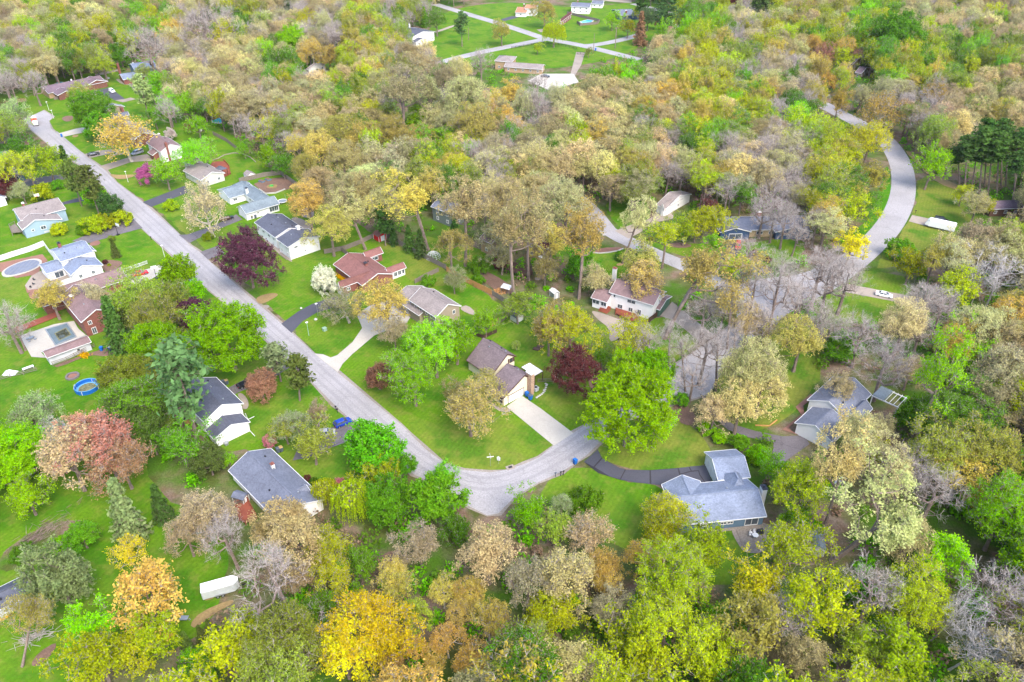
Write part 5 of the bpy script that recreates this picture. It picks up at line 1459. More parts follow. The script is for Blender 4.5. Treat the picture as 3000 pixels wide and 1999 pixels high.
# ------------------------------------------------------------------ vehicles
def ang_of(r, x0, y0, x1, y1):
    d = W(r, x1, y1) - W(r, x0, y0); return math.atan2(d.y, d.x)
def wheel(root, x, y, r, wd):
    t = part('tyre', MB().tube([(x, y - wd / 2, r), (x, y + wd / 2, r)], [r, r], 14), TYRE, root)
    sgn = 1 if y > 0 else -1; yy = y + sgn * (wd / 2 + .004)
    part('rim', MB().tube([(x, yy - .01, r), (x, yy + .012, r)], [r * .62, r * .62], 10), METAL, t)
def car(label, cat, loc, az, style, paint_, name='parked_car', L=None, group=None):
    L = L or {'sedan': 4.7, 'hatch': 4.2, 'suv': 4.7, 'pickup': 5.5, 'van': 5.0}[style]; Wd = 1.86; root = thing(name, label, cat, loc, az, group)
    k = L / 2; H = {'sedan': 1.45, 'hatch': 1.55, 'suv': 1.75, 'pickup': 1.8, 'van': 1.8}[style]; b = .30
    hood = {'sedan': .95, 'hatch': .98, 'suv': 1.08, 'pickup': 1.12, 'van': 1.1}[style]
    # body: cross sections along x
    tail = -k
    if style == 'sedan': prof = [(-k, .62, .9), (-k + .1, b, .98), (-k + 1.0, b, 1.0), (k - 1.3, b, hood), (k - .15, b, .78), (k, .42, .66)]
    elif style == 'pickup': prof = [(-k, .6, 1.02), (-k + .08, b + .08, 1.05), (k - 1.35, b + .08, hood), (k - .12, b + .08, 1.0), (k, .55, .85)]
    else: prof = [(-k, .6, 1.0), (-k + .1, b, hood), (k - 1.25, b, hood), (k - .15, b, .84), (k, .45, .7)]
    mb = MB(); n = len(prof)
    rings = []
    for i, (x, z0, z1) in enumerate(prof):
        w_ = Wd / 2 * (.88 if i in (0, n - 1) else .97 if i in (1, n - 2) else 1)
        rings.append([(x, -w_, z0), (x, w_, z0), (x, w_ * 1.0, (z0 + z1) / 2 + .08), (x, w_ * .9, z1), (x, -w_ * .9, z1), (x, -w_, (z0 + z1) / 2 + .08)])
    V = [p for r_ in rings for p in r_]; Fc = [tuple(range(5, -1, -1)), tuple(range(6 * (n - 1), 6 * n))]
    for i in range(n - 1):
        for j in range(6): Fc.append((i * 6 + j, i * 6 + (j + 1) % 6, (i + 1) * 6 + (j + 1) % 6, (i + 1) * 6 + j))
    body = part('body', MB().add(V, Fc), paint_, root, bevel=.05)
    cab = {'sedan': (-k + .75, k - 1.15, -k + 1.45, k - 2.0), 'hatch': (-k + .08, k - 1.0, -k + .55, k - 1.8), 'suv': (-k + .08, k - 1.15, -k + .35, k - 1.9),
           'pickup': (-.35, k - 1.3, -.15, k - 2.1), 'van': (-k + .05, k - .8, -k + .25, k - 1.6)}[style]
    x0, x1, t0, t1 = cab; y0, y1 = Wd / 2 * .88, Wd / 2 * .70; z0 = hood - .02
    part('windows', MB().hexa([(x0, -y0, z0), (x1, -y0, z0), (x1, y0, z0), (x0, y0, z0)], [(t0, -y1, H - .06), (t1, -y1, H - .06), (t1, y1, H - .06), (t0, y1, H - .06)]), GLASS, root)
    part('cabin_roof', MB().hexa([(t0 - .04, -y1 - .02, H - .07), (t1 + .04, -y1 - .02, H - .07), (t1 + .04, y1 + .02, H - .07), (t0 - .04, y1 + .02, H - .07)],
                                 [(t0 + .08, -y1 + .08, H), (t1 - .08, -y1 + .08, H), (t1 - .08, y1 - .08, H), (t0 + .08, y1 - .08, H)]), paint_, root)
    pl = MB()
    for sy in (-1, 1):
        pl.beam((x1, sy * y0, z0), (t1, sy * y1, H - .05), .07); pl.beam((x0, sy * y0, z0), (t0, sy * y1, H - .05), .09)
        if style != 'pickup': xm = (x0 + x1) / 2; pl.beam((xm, sy * (y0 + .01), z0), ((t0 + t1) / 2, sy * (y1 + .01), H - .05), .08)
    part('pillar', pl, paint_, root)
    if style == 'pickup': part('cargo_bed', MB().box(-k + .12, -.42, -.72, .72, 1.052, 1.06), BLACKM, root)
    for sx in (-1, 1):
        for sy in (-1, 1): wheel(root, sx * (k - .85), sy * (Wd / 2 - .1), .33 if style != 'pickup' else .39, .22)
    for sy in (-1, 1):
        part('headlight', MB().box(k - .07, k + .012, sy * .62 - .17, sy * .62 + .17, .60, .74), TRIM, root)
        part('tail_light', MB().box(-k - .012, -k + .06, sy * .66 - .13, sy * .66 + .13, .72, .95), PL_RED, root)
        part('mirror', MB().box(x1 - .55, x1 - .35, sy * .98 - .08, sy * .98 + .08, hood, hood + .14), paint_, root)
    part('bumper', MB().box(k - .1, k + .03, -.78, .78, .32, .48), BLACKM, root)
    return root
car('dark blue hatchback at the street end of the drive, left of the bright green tree', 'car', W('F', 1112, 1235), ang_of('F', 1070, 1265, 1165, 1225), 'hatch', P_BLUE)
car('grey hatchback half under the olive tree behind the dark blue hatchback', 'car', W('F', 960, 1330), ang_of('F', 900, 1340, 1010, 1325), 'hatch', P_SILVER)
car('black pickup truck in the drive of the white two-storey house, under the rust-brown tree', 'pickup truck', W('F', 240, 870), ang_of('F', 175, 900, 320, 840), 'pickup', P_BLACK, name='pickup_truck')
car('red saloon car on the pale drive by the low white railing', 'car', W('B', 1290, 960), ang_of('B', 1230, 980, 1340, 950), 'sedan', P_RED)
car('pale silver car partly hidden under the lime tree on the street side', 'car', W('B', 1715, 1045), ang_of('B', 1660, 1070, 1790, 1040), 'sedan', P_SILVER)
car('white SUV on the dark parking area near the long brown ranch house', 'car', W('A', 1032, 535), ang_of('A', 1010, 520, 1055, 550) , 'suv', P_WHITE)
car('black saloon on the tan drive left of the golden fan-shaped tree', 'car', W('A', 862, 1115), ang_of('A', 815, 1125, 915, 1108), 'sedan', P_BLACK)
car('silver-grey van under the golden fan-shaped tree', 'van', W('A', 1265, 1102), ang_of('A', 1300, 1085, 1210, 1115), 'van', P_SILVER)
car('white pickup beside the open garage at the left edge', 'pickup truck', W('A', 108, 1400), ang_of('A', 65, 1360, 150, 1415), 'pickup', P_WHITE, name='pickup_truck')
car('red SUV on the dark asphalt in front of the dark blue ranch house', 'car', W('J', 1605, 550), ang_of('J', 1608, 500, 1605, 580), 'suv', P_RED)
car('black SUV parked beside the white motorhome', 'car', W('K', 1745, 1252), ang_of('K', 1710, 1240, 1800, 1255), 'suv', P_BLACK)
car('white saloon on the pale drive among bare trees, right of the road junction', 'car', W('Q', 885, 440), ang_of('Q', 825, 430, 945, 455), 'sedan', P_WHITE)
car('pale blue-grey car glimpsed under the creamy yellow trees at the lower right', 'car', W('U', 640, 360), ang_of('U', 625, 380, 660, 330), 'suv', P_SILVER)
car('small dark car at the gravel court of the hip-roofed house', 'car', W('L', 1560, 712), ang_of('L', 1500, 712, 1600, 715), 'sedan', P_BLACK)
# box truck / ambulance
az = ang_of('A', 300, 790, 345, 870); tr = thing('box_truck', 'red and white box-bodied truck parked at the far end of the street', 'truck', W('A', 325, 830), az)
part('box_body', MB().box(-3.4, .9, -1.15, 1.15, .7, 2.95), P_ORANGE, tr, bevel=.06); part('box_roof', MB().box(-3.36, .86, -1.1, 1.1, 2.952, 3.02), P_WHITE, tr)
part('stripe', MB().box(-3.41, .91, -1.16, 1.16, 1.3, 1.7), P_WHITE, tr)
part('cab', MB().hexa([(.95, -1.0, .5), (3.1, -1.0, .5), (3.1, 1.0, .5), (.95, 1.0, .5)], [(.95, -.95, 2.1), (1.9, -.9, 2.1), (1.9, .9, 2.1), (.95, .95, 2.1)]), P_WHITE, tr, bevel=.05)
part('hood', MB().box(2.0, 3.25, -.92, .92, .55, 1.2), P_WHITE, tr, bevel=.05); part('windscreen', MB().hexa([(2.35, -.85, 1.25), (2.5, -.85, 1.22), (2.5, .85, 1.22), (2.35, .85, 1.25)], [(1.88, -.8, 2.0), (1.98, -.8, 1.98), (1.98, .8, 1.98), (1.88, .8, 2.0)]), GLASS, tr)
part('light_bar', MB().box(.5, .8, -.9, .9, 3.03, 3.15), PL_RED, tr)
for sx in (-2.3, 2.3):
    for sy in (-1, 1): wheel(tr, sx, sy * .95, .45, .3)
# motorhome
az = ang_of('K', 1850, 1330, 1600, 1275); mh = thing('travel_trailer', 'long white travel trailer on the tan drive right of the curving road', 'trailer', W('K', 1730, 1320), az)
part('body', MB().box(-4.6, 3.6, -1.2, 1.2, .55, 3.0), P_WHITE, mh, bevel=.15); part('front_cap', MB().hexa([(3.602, -1.2, .8), (4.7, -1.0, .9), (4.7, 1.0, .9), (3.602, 1.2, .8)], [(3.602, -1.15, 2.95), (4.1, -.95, 2.5), (4.1, .95, 2.5), (3.602, 1.15, 2.95)]), P_WHITE, mh)
for x in (-3.6, -1.2, 2.2): part('window', MB().box(x - .5, x + .5, -1.23, -1.203, 1.6, 2.2), GLASS, mh)
part('stripe', MB().box(-4.55, 3.55, -1.215, -1.201, 1.1, 1.3), PL_GREY, mh)
for x in (-2.5, -.5): part('roof_vent', MB().box(x - .35, x + .35, -.3, .3, 3.0, 3.2), TRIM, mh)
for sx in (-1.2, -.3):
    for sy in (-1, 1): wheel(mh, sx, sy * 1.1, .36, .24)
# white cargo trailer
az = ang_of('D', 1590, 900, 1770, 850); ct = thing('cargo_trailer', 'white enclosed cargo trailer on the lawn beside the large bare tree', 'trailer', W('D', 1690, 880), az)
part('body', MB().prism([(-3.0, -1.1), (2.6, -1.1), (3.5, -.35), (3.5, .35), (2.6, 1.1), (-3.0, 1.1)], .5, 2.35), mat('silver white panel', rgb(206, 214, 216, .62), rough=.4), ct, bevel=.06)
part('roof', MB().prism([(-3.02, -1.12), (2.6, -1.12), (3.5, -.36), (3.5, .36), (2.6, 1.12), (-3.02, 1.12)], 2.352, 2.45), P_WHITE, ct)
part('fender', MB().box(-.95, .95, -1.3, -1.102, .62, .85).box(-.95, .95, 1.102, 1.3, .62, .85), METAL, ct)
for sx in (-.45, .45):
    for sy in (-1, 1): wheel(ct, sx, sy * 1.18, .34, .2)
part('tongue', MB().beam((3.4, 0, .45), (4.6, 0, .45), .14), BLACKM, ct)
# flatbed trailer with load
az = ang_of('B', 2030, 450, 2130, 430); ft = thing('utility_trailer', 'low brown trailer with timber sides hitched on the drive of the teal-roofed ranch', 'trailer', W('B', 2080, 455), az)
part('bed', MB().box(-2.3, 1.4, -.95, .95, .5, .62), WOOD_DK, ft)
for sy in (-1, 1): part('side', MB().box(-2.3, 1.4, sy * .95 - .04, sy * .95 + .04, .62, 1.05), WOOD_DK, ft)
part('load', MB().box(-2.0, 1.1, -.7, .7, .62, .95), WOOD_OLD, ft); part('hood', MB().box(1.5, 2.5, -.7, .7, .55, 1.0), BLACKM, ft)
for sx in (-1.2, 1.9):
    for sy in (-1, 1): wheel(ft, sx, sy * .95, .34, .2)
# motorbike and lawn vehicle
def quad_bike(label, q, az, m):
    t = thing('quad_bike', label, 'quad bike', W(*q), az)
    part('body', MB().box(-.75, .75, -.28, .28, .5, .8).box(-.55, .1, -.2, .2, .8, .95), m, t, bevel=.06)
    part('handlebar', MB().beam((.4, -.42, 1.05), (.4, .42, 1.05), .05).beam((.5, 0, .75), (.4, 0, 1.05), .06), BLACKM, t)
    for sx in (-.6, .6):
        for sy in (-.42, .42): wheel(t, sx, sy, .28, .22)
quad_bike('small black and pink quad bike on the short drive by the purple-leaved tree', ('B', 2030, 690), R(-10), mat('pink plastic', rgb(226, 60, 140, .6), rough=.4))
def motorbike(label, q, az):
    t = thing('motorcycle', label, 'motorcycle', W(*q), az)
    part('frame', MB().box(-.6, .5, -.13, .13, .45, .85).box(-.7, -.05, -.12, .12, .85, .95), P_BLACK, t, bevel=.04)
    part('handlebar', MB().beam((.55, -.38, 1.1), (.55, .38, 1.1), .05).beam((.75, 0, .5), (.55, 0, 1.1), .07), METAL, t)
    for sx in (-.75, .8): part('wheel', MB().tube([(sx, -.06, .32), (sx, .06, .32)], [.32, .32], 14), TYRE, t)
motorbike('black motorcycle standing on the paved strip below the brick ranch house', ('E', 1420, 1475), ang_of('E', 1390, 1480, 1450, 1460))

# ------------------------------------------------------------------ bins, posts, boxes
def bin_(label, q, m, lid=None, az=0.0, s=1.0):
    t = thing('wheelie_bin', label, 'bin', W(*q), az)
    part('body', MB().hexa([(-.22 * s, -.24 * s, .1), (.22 * s, -.24 * s, .1), (.22 * s, .24 * s, .1), (-.22 * s, .24 * s, .1)], [(-.3 * s, -.32 * s, 1.0 * s), (.3 * s, -.32 * s, 1.0 * s), (.3 * s, .32 * s, 1.0 * s), (-.3 * s, .32 * s, 1.0 * s)]), m, t)
    part('lid', MB().hexa([(-.33 * s, -.35 * s, 1.0 * s), (.33 * s, -.35 * s, 1.0 * s), (.33 * s, .35 * s, 1.0 * s), (-.33 * s, .35 * s, 1.0 * s)], [(-.3 * s, -.3 * s, 1.12 * s), (.26 * s, -.3 * s, 1.08 * s), (.26 * s, .3 * s, 1.08 * s), (-.3 * s, .3 * s, 1.12 * s)]), lid or m, t)
    for sy in (-.2, .2): part('wheel', MB().tube([(-.25 * s, sy - .04, .12), (-.25 * s, sy + .04, .12)], [.12, .12], 8), TYRE, t)
bin_('blue wheeled bin on the road edge at the mouth of the curved drive', ('H', 1520, 1440), PL_BLUE, az=.6, s=1.3)
bin_('upright blue bin nearest the garage of the cream house', ('H', 1078, 820), PL_BLUE, az=.8, s=1.3)
bin_('blue bin lying open-lidded second from the garage of the cream house', ('H', 1110, 850), PL_BLUE, PL_GREY, az=.8, s=1.4)
bin_('blue bin at the roadside opposite the big purple-leaved tree', ('B', 1708, 892), PL_BLUE, az=.4, s=1.2)
bin_('small dark blue bin at the end of the pale drive near the far truck', ('A', 570, 945), PL_BLUE, az=.4, s=1.2)
bin_('blue bin beside the tall pole near the far junction', ('L', 2022, 468), PL_BLUE, s=1.4)
bin_('grey bin leftmost of the three beside the teal-roofed ranch', ('E', 403, 762), PL_GREY, az=.7, s=1.2)
bin_('grey bin with yellow lid between two grey bins at the teal-roofed ranch', ('E', 432, 757), PL_GREY, PL_YEL, az=.7, s=1.2)
bin_('grey bin rightmost of the three beside the teal-roofed ranch', ('E', 468, 752), PL_GREY, az=.7, s=1.2)
bin_('grey-blue bin left of the tan-lidded bin behind the white two-storey house', ('F', 18, 872), PL_GREY, az=.7, s=1.3)
bin_('grey bin with tan lid behind the white two-storey house', ('F', 48, 866), PL_GREY, PL_TAN, az=.7, s=1.3)
bin_('grey bin with dark lid beside the pink-flowering tree', ('G', 675, 238), PL_GREY, az=.7, s=1.3)
bin_('grey bin with tan lid beside the pink-flowering tree', ('G', 705, 228), PL_GREY, PL_TAN, az=.7, s=1.3)
bin_('blue bin on the brown earth left of the lime tree, with white lid', ('C', 1015, 400), PL_BLUE, TRIM, s=1.3)
bin_('plain blue bin on the brown earth beside the garden bed', ('C', 938, 402), PL_BLUE, s=1.2)
def box_thing(name, label, cat, q, sx, sy, sz, m, az=0.0, lidm=None, bevel=.03):
    t = thing(name, label, cat, W(*q), az); part('cabinet', MB().box(-sx / 2, sx / 2, -sy / 2, sy / 2, 0, sz), m, t, bevel=bevel)
    part('lid', MB().box(-sx / 2 - .04, sx / 2 + .04, -sy / 2 - .04, sy / 2 + .04, sz + .002, sz + .08), lidm or m, t); return t
box_thing('transformer_box', 'pale green electrical box on the lawn beside the dark asphalt drive', 'utility box', ('F', 945, 372), 1.0, 1.0, .8, PL_GREEN, R(-48))
ac = box_thing('air_conditioner', 'grey outdoor air conditioner beside the stone chimney', 'air conditioner', ('H', 1160, 765), 1.1, 1.1, .9, mat('light grey metal', rgb(190, 196, 204, .6), rough=.5), R(-48)); part('fan', MB().cyl(0, 0, .99, 1.02, .42, 16), BLACKM, ac)
box_thing('utility_box', 'small dark metal unit at the foot of the white gable wall', 'utility box', ('C', 2078, 1262), 1.1, .7, .5, METAL, R(-48))
rk = MB().prism2(0, 0, 0, .35, .55, .25, 7); o = part('boulder', rk, mat('pale stone', rgb(222, 220, 214, .5))); o.location = W('F', 862, 270); tag(o, 'white rounded boulder between the asphalt drive and the lamp post', 'boulder')
o = part('boulder', MB().prism2(0, 0, 0, .3, .4, .2, 6), MATS['pale stone']); o.location = W('F', 728, 168); tag(o, 'small grey boulder at the far side of the dark asphalt drive', 'boulder')
for i, (q, lb) in enumerate(((('A', 990, 408), 'pale boulder on the lawn right of the long brown ranch house'), (('R', 403, 305), 'grey stone at the foot of a tall trunk by the brown fence'), (('F', 12, 8), 'stone at the lawn edge beside the sandy patch'))[:2]):
    o = part('boulder', MB().prism2(0, 0, 0, .6, 1.2, .6, 8), MATS['pale stone']); o.location = W(*q); tag(o, lb, 'boulder')
sd = thing('storm_drain', 'concrete storm drain with iron grate at the inner bend of the street', 'drain', W('H', 925, 1475) , R(25)); part('apron', MB().box(-.9, .9, -.6, .6, 0, .16), CONC2, sd); part('grate', MB().box(-.45, .45, -.3, .3, .162, .19), BLACKM, sd)
def lamp(label, q, h, arm=False, m=TRIM, name='lamp_post'):
    t = thing(name, label, 'lamp post', W(*q)); part('pole', MB().cyl(0, 0, 0, h, .08, 8, .05), m, t)
    part('lamp_head', MB().cyl(0, 0, h, h + .12, .12, 10, .38).cyl(0, 0, h + .122, h + .22, .38, 10, .2), TRIM, t); return t
lamp('green-white lamp post on the lawn between the dark and the pale curved drives', ('F', 800, 420), 4.2, m=mat('pale green paint', rgb(170, 205, 190, .6)))
lamp('white lamp post at the roadside of the white house lawn', ('B', 1515, 800), 4.2)
lamp('white lamp post beside the magenta-flowering tree', ('A', 1178, 1362), 4.2)
lamp('white lamp post with a shrub at its foot on the far left lawn', ('A', 452, 705), 4.0)
lamp('lamp post standing in the far street turning', ('A', 495, 775), 3.6)
lamp('slender metal lamp post right of the curving road', ('K', 913, 238), 8.0, m=METAL)
lamp('thin pale post on the edge of the dark asphalt drive', ('F', 884, 240), 4.0, m=METAL)
def pole(label, q, h, cross=True, m=BARK):
    t = thing('utility_pole', label, 'utility pole', W(*q)); part('pole', MB().cyl(0, 0, 0, h, .17, 8, .12), m, t)
    if cross: part('crossarm', MB().box(-1.2, 1.2, -.08, .08, h - .7, h - .55), m, t)
pole('tall brown utility pole at the far junction by the blue bin', ('L', 2002, 492), 11, False); pole('grey utility pole with crossarm at the far right junction', ('L', 2200, 452), 12)
pole('dark utility pole on the far lawn left of the budding tree', ('L', 856, 372), 8, False); pole('grey-brown utility pole among the bare trees behind the willow', ('N', 372, 510), 12)
def hoop(label, q, az, h=3.2):
    t = thing('basketball_hoop', label, 'basketball hoop', W(*q), az); part('pole', MB().beam((0, 0, 0), (0, 0, h), .12).beam((0, 0, h - .2), (.7, 0, h), .1), BLACKM, t)
    part('base', MB().box(-.5, .5, -.4, .4, 0, .25), BLACKM, t); part('backboard', MB().box(.72, .78, -.85, .85, h - .35, h + .7), TRIM, t); part('rim', MB().box(.8, 1.2, -.2, .2, h - .2, h - .17), PL_RED, t)
hoop('basketball hoop on the asphalt drive left of the white railing lawn', ('B', 1085, 592), R(60)); hoop('basketball hoop beside the pale drive, right of the red saloon', ('B', 1440, 990), R(120))
hoop('basketball hoop with round white board behind the light blue house', ('B', 362, 300), R(-60))
def mailbox(label, q, m=BLACKM, az=0.0):
    t = thing('mailbox', label, 'mailbox', W(*q), az); part('post', MB().box(-.06, .06, -.06, .06, 0, 1.05), m, t)
    part('box', MB().box(-.2, .2, -.12, .12, 1.052, 1.25).tube([(-.2, 0, 1.25), (.2, 0, 1.25)], [.12, .12], 8), m, t)
mailbox('black mailbox nearest the kerb above the dark blue hatchback', ('F', 1050, 1105)); mailbox('black mailbox with green paper tube beside the first black one', ('F', 1064, 1130), az=.3)
mailbox('black mailbox in the round flower bed at the roadside', ('B', 1392, 640)); mailbox('black mailbox behind the long yellow-green hedge', ('B', 1136, 400))
mailbox('grey mailbox leftmost of three at the outer bend of the street', ('H', 1340, 1560), PL_GREY, .5); mailbox('black mailbox in the middle of three at the outer bend', ('H', 1388, 1552), az=.5)
mailbox('black mailbox with orange paper box rightmost of three at the outer bend', ('H', 1412, 1545), az=.5); mailbox('mailbox at the mouth of the travel trailer drive', ('K', 1508, 1180))
# street name sign with crossed blades, and slim sign beside it
sg = thing('street_sign', 'white street-name sign with two crossed blades on the grass corner', 'street sign', W('H', 743, 1462), R(10))
part('pole', MB().cyl(0, 0, 0, 2.6, .04, 8), METAL, sg); part('blade', MB().box(-.75, .75, -.02, .02, 2.62, 2.85), TRIM, sg)
bl = part('blade', MB().box(-.02, .02, -.75, .75, 2.87, 3.1), TRIM, sg)
s2 = thing('road_sign', 'narrow white sign seen edge-on, right of the street-name sign', 'road sign', W('H', 818, 1442), R(70)); part('pole', MB().cyl(0, 0, 0, 2.0, .04, 8), METAL, s2)
part('plate', MB().add([(0, -.36, 1.0), (0, .36, 1.0), (0, .42, 1.9), (0, 0, 2.3), (0, -.42, 1.9), (.03, -.36, 1.0), (.03, .36, 1.0), (.03, .42, 1.9), (.03, 0, 2.3), (.03, -.42, 1.9)], [(0, 1, 2, 3, 4), (9, 8, 7, 6, 5)] + [(i, (i + 1) % 5, (i + 1) % 5 + 5, i + 5) for i in range(5)]), TRIM, s2)
hy = thing('fire_hydrant', 'red fire hydrant at the road edge among bare trees', 'fire hydrant', W('Q', 202, 590)); part('barrel', MB().cyl(0, 0, 0, .7, .16, 10).cyl(0, 0, .7, .95, .2, 10, .06), PL_RED, hy); part('cap', MB().box(-.28, .28, -.08, .08, .45, .6), PL_RED, hy)

# ------------------------------------------------------------------ fences
def fence(label, pts, h, m, post=None, pw=2.4, style='board', cat='fence', name='fence', group=None):
    P0 = raw(pts); root = thing(name, label, cat, P0[0], 0, group); o = P0[0]; post = post or m
    cache = {}
    for a, b in zip(P0[:-1], P0[1:]):
        d = b - a; Ln = d.length; n = max(1, round(Ln / pw)); w_ = Ln / n; az = math.atan2(d.y, d.x); key = round(w_, 2)
        if key not in cache:
            mb = MB()
            if style == 'board':
                k = max(3, int(w_ / .2)); rr = random.Random(k)
                for i in range(k): x = .06 + (w_ - .12) * i / k; mb.box(x, x + (w_ - .12) / k - .02, -.015, .015 + .006 * (i % 2), .06, h - .04 + rr.uniform(-.02, .02))
                mb.box(.06, w_ - .06, .022, .07, h * .25, h * .25 + .09).box(.06, w_ - .06, .022, .07, h * .8, h * .8 + .09)
            elif style == 'vinyl': mb.box(.06, w_ - .06, -.025, .025, .05, h - .1).box(.06, w_ - .06, -.05, .05, h - .1, h)
            elif style == 'rail':
                for z in (h * .35, h * .65, h * .95): mb.box(.05, w_ - .05, -.03, .03, z - .06, z + .06)
            elif style == 'picket':
                mb.box(.05, w_ - .05, -.03, .03, h - .08, h).box(.05, w_ - .05, -.03, .03, .1, .18); k = int(w_ / .16)
                for i in range(k): x = .06 + (w_ - .12) * (i + .5) / k; mb.box(x - .022, x + .022, -.02, .02, .181, h - .081)
            elif style == 'low': mb.box(0, w_, -.12, .12, 0, h)
            pst = MB().box(-.055, .055, -.055, .055, 0, h + (.06 if style != 'low' else 0)); cache[key] = (mb.mesh('panel', m), pst.mesh('post', post))
        for i in range(n):
            p = a + d * (i / n) - o
            for nm, me in (('panel', cache[key][0]), ('post', cache[key][1])):
                if nm == 'post' and style == 'low': continue
                q = bpy.data.objects.new(nm, me); COL.objects.link(q); q.parent = root; q.location = p; q.rotation_euler = (0, 0, az)
    return root
fence('grey weathered privacy fence from the red shed to the orange fence', 'E 1680 930 1900 1060 2150 1190 P 340 910', 1.8, WOOD_OLD)
fence('new orange timber fence along the garden of the taupe house', 'P 342 930 500 1020 640 1090 755 1145', 1.9, WOOD_NEW)
fence('grey fence continuing the new orange one towards the arched shed', 'P 760 1148 860 1210 985 1275', 1.8, WOOD_OLD)
fence('grey fence between the arched shed and the orange corner panels', 'P 985 1290 900 1350 815 1415', 1.8, WOOD_OLD)
fence('short orange fence run ending the garden at the lime bush', 'P 815 1400 745 1440', 1.7, WOOD_NEW)
fence('dark low fence behind the lime bush of the taupe house', 'P 800 1490 680 1545 570 1510', 1.2, WOOD_DK)
fence('grey fence from the brick ranch lawn to the fence corner', 'P 50 1040 160 980 270 930', 1.6, WOOD_OLD)
fence('pale grey privacy fence between the bare yard and the red shed', 'E 1100 1080 1290 1045 1440 985 1550 930', 1.7, WOOD_OLD)
fence('short grey gate panel fence at the corner of the brick ranch', 'E 1255 1055 1320 1100', 1.6, WOOD_OLD)
fence('tall grey fence around the bare earth garden', 'E 320 425 430 400 560 370 700 355 790 420 880 480', 1.9, WOOD_OLD)
fence('grey privacy fence along the back of the far lawns', 'A 1960 930 2080 990 2200 1085', 1.8, WOOD_OLD)
fence('weathered rail fence below the pool house', 'C 490 545 620 500 760 430 880 370', 1.4, WOOD_OLD, style='rail')
fence('weathered split fence at the left edge below the white tarpaulin', 'C -30 690 100 650 220 625 350 590', 1.4, WOOD_OLD, style='rail')
fence('dark stained fence below the white house with brown roof', 'J 500 1440 600 1370 750 1270 870 1180', 1.8, WOOD_DK)
fence('white vinyl privacy fence along the pool terrace', 'B -40 845 130 790 290 740 410 690', 1.8, TRIM, style='vinyl')
fence('white vinyl fence from the pool corner to the white house', 'B 410 692 450 750 500 810', 1.8, TRIM, style='vinyl')
fence('white vinyl fence between the terrace and the long pink roof', 'B 520 1085 600 1055 690 1020', 1.8, TRIM, style='vinyl')
fence('low white picket railing across the lawn beside the pale drive', 'B 1135 935 1360 855', 1.1, TRIM, style='picket')
fence('black ranch rail fence along the far road and round the willow', 'L 1250 450 1400 425 1540 405 1680 415 1780 440 1855 460', 1.3, BLACKM, style='rail', pw=3)
fence('black metal gate across the far pale drive', 'L 1850 500 1950 508', 1.4, BLACKM, style='picket', pw=2, name='gate', cat='gate')
fence('grey timber fence round the turquoise pool garden', 'L 1760 130 1900 165 2060 205 2040 225 1880 240 1850 215', 1.8, WOOD_OLD)
fence('low stone wall edging the raised lawn by the dark wood', 'A 1935 1168 2000 1150 2060 1115 2150 1095 2230 1105 2300 1135 2352 1180', .35, GRAVEL, style='low', name='stone_edging', cat='edging')
fence('low picket fence at the right of the stone chimney', 'H 1180 690 1320 685', 1.0, WOOD_OLD, style='picket')
fence('dark timber fence below the long brown ranch end', 'A 500 605 560 598 620 585', 1.5, WOOD_OLD)
fence('low timber edging around the patio deck', 'I 1120 955 1190 1120 1400 1100 1330 945', .14, WOOD_OLD, style='low', name='timber_edging', cat='edging')
fence('curved timber border along the drive near the brick path', 'R 1450 1090 1580 1095 1650 1040', .25, WOOD_NEW, style='low', name='timber_edging', cat='edging')
fence('white stone border of the red flower bed by the leaning trees', 'J 275 600 330 608 420 600 500 585 550 565', .35, MATS['pale stone'], style='low', name='stone_edging', cat='edging')
fence('rough stone wall along the bare earth garden', 'E 500 490 560 530 650 525 740 490', .5, MATS['pale stone'], style='low', name='stone_edging', cat='edging')

# ------------------------------------------------------------------ pools, patio things
WATER_T = mat('turquoise pool water', rgb(60, 196, 226, .6), rough=.08, var=.05, spec=.6); WATER_D = mat('murky pool water', rgb(84, 88, 70, .5), rough=.06, var=.2, spec=.7)
c = W('C', 805, 750); pl = thing('above_ground_pool', 'round bright blue above-ground pool on the grass', 'pool', c)
n = 20; r0 = 2.75
for k in range(n):
    a0, a1 = 2 * PI * k / n, 2 * PI * (k + 1) / n; f = lambda a, r, z: (r * math.cos(a), r * math.sin(a), z)
    part('panel', MB().hexa([f(a0 + .02, r0, 0), f(a1 - .02, r0, 0), f(a1 - .02, r0 - .05, 0), f(a0 + .02, r0 - .05, 0)], [f(a0 + .02, r0, 1.1), f(a1 - .02, r0, 1.1), f(a1 - .02, r0 - .05, 1.1), f(a0 + .02, r0 - .05, 1.1)]), PL_BLUE, pl)
    part('post', MB().box(-.05, .05, -.05, .05, 0, 1.15), TRIM if k % 5 == 0 else PL_BLUE, pl).location = f(a0, r0 + .02, 0)
ring = MB(); ring.tube([f(2 * PI * k / 32, r0, 1.14) for k in range(33)], [.07] * 33, 6, cap=False); part('rim', ring, mat('light blue liner', rgb(110, 180, 236, .6)), pl)
part('liner', MB().cyl(0, 0, .12, .16, r0 - .08, 24), MATS['light blue liner'], pl); part('debris', MB().cyl(-.1, .1, .165, .2, r0 - .7, 14), mat('pool debris', rgb(150, 150, 110, .4), var=.5, scale=2, fine=.4), pl)
part('ladder', MB().beam((-r0 - .5, -.6, 0), (-r0 + .05, -.6, 1.6), .06).beam((-r0 - .5, -.2, 0), (-r0 + .05, -.2, 1.6), .06).box(-r0 - .4, -r0 - .2, -.6, -.2, .4, .44).box(-r0 - .25, -r0 - .05, -.6, -.2, .8, .84), TRIM, pl)
oval = raw('B 10 955 40 915 120 870 230 830 330 812 390 830 385 870 330 910 240 945 130 975 40 985'); oc = sum(oval, Vector()) / len(oval)
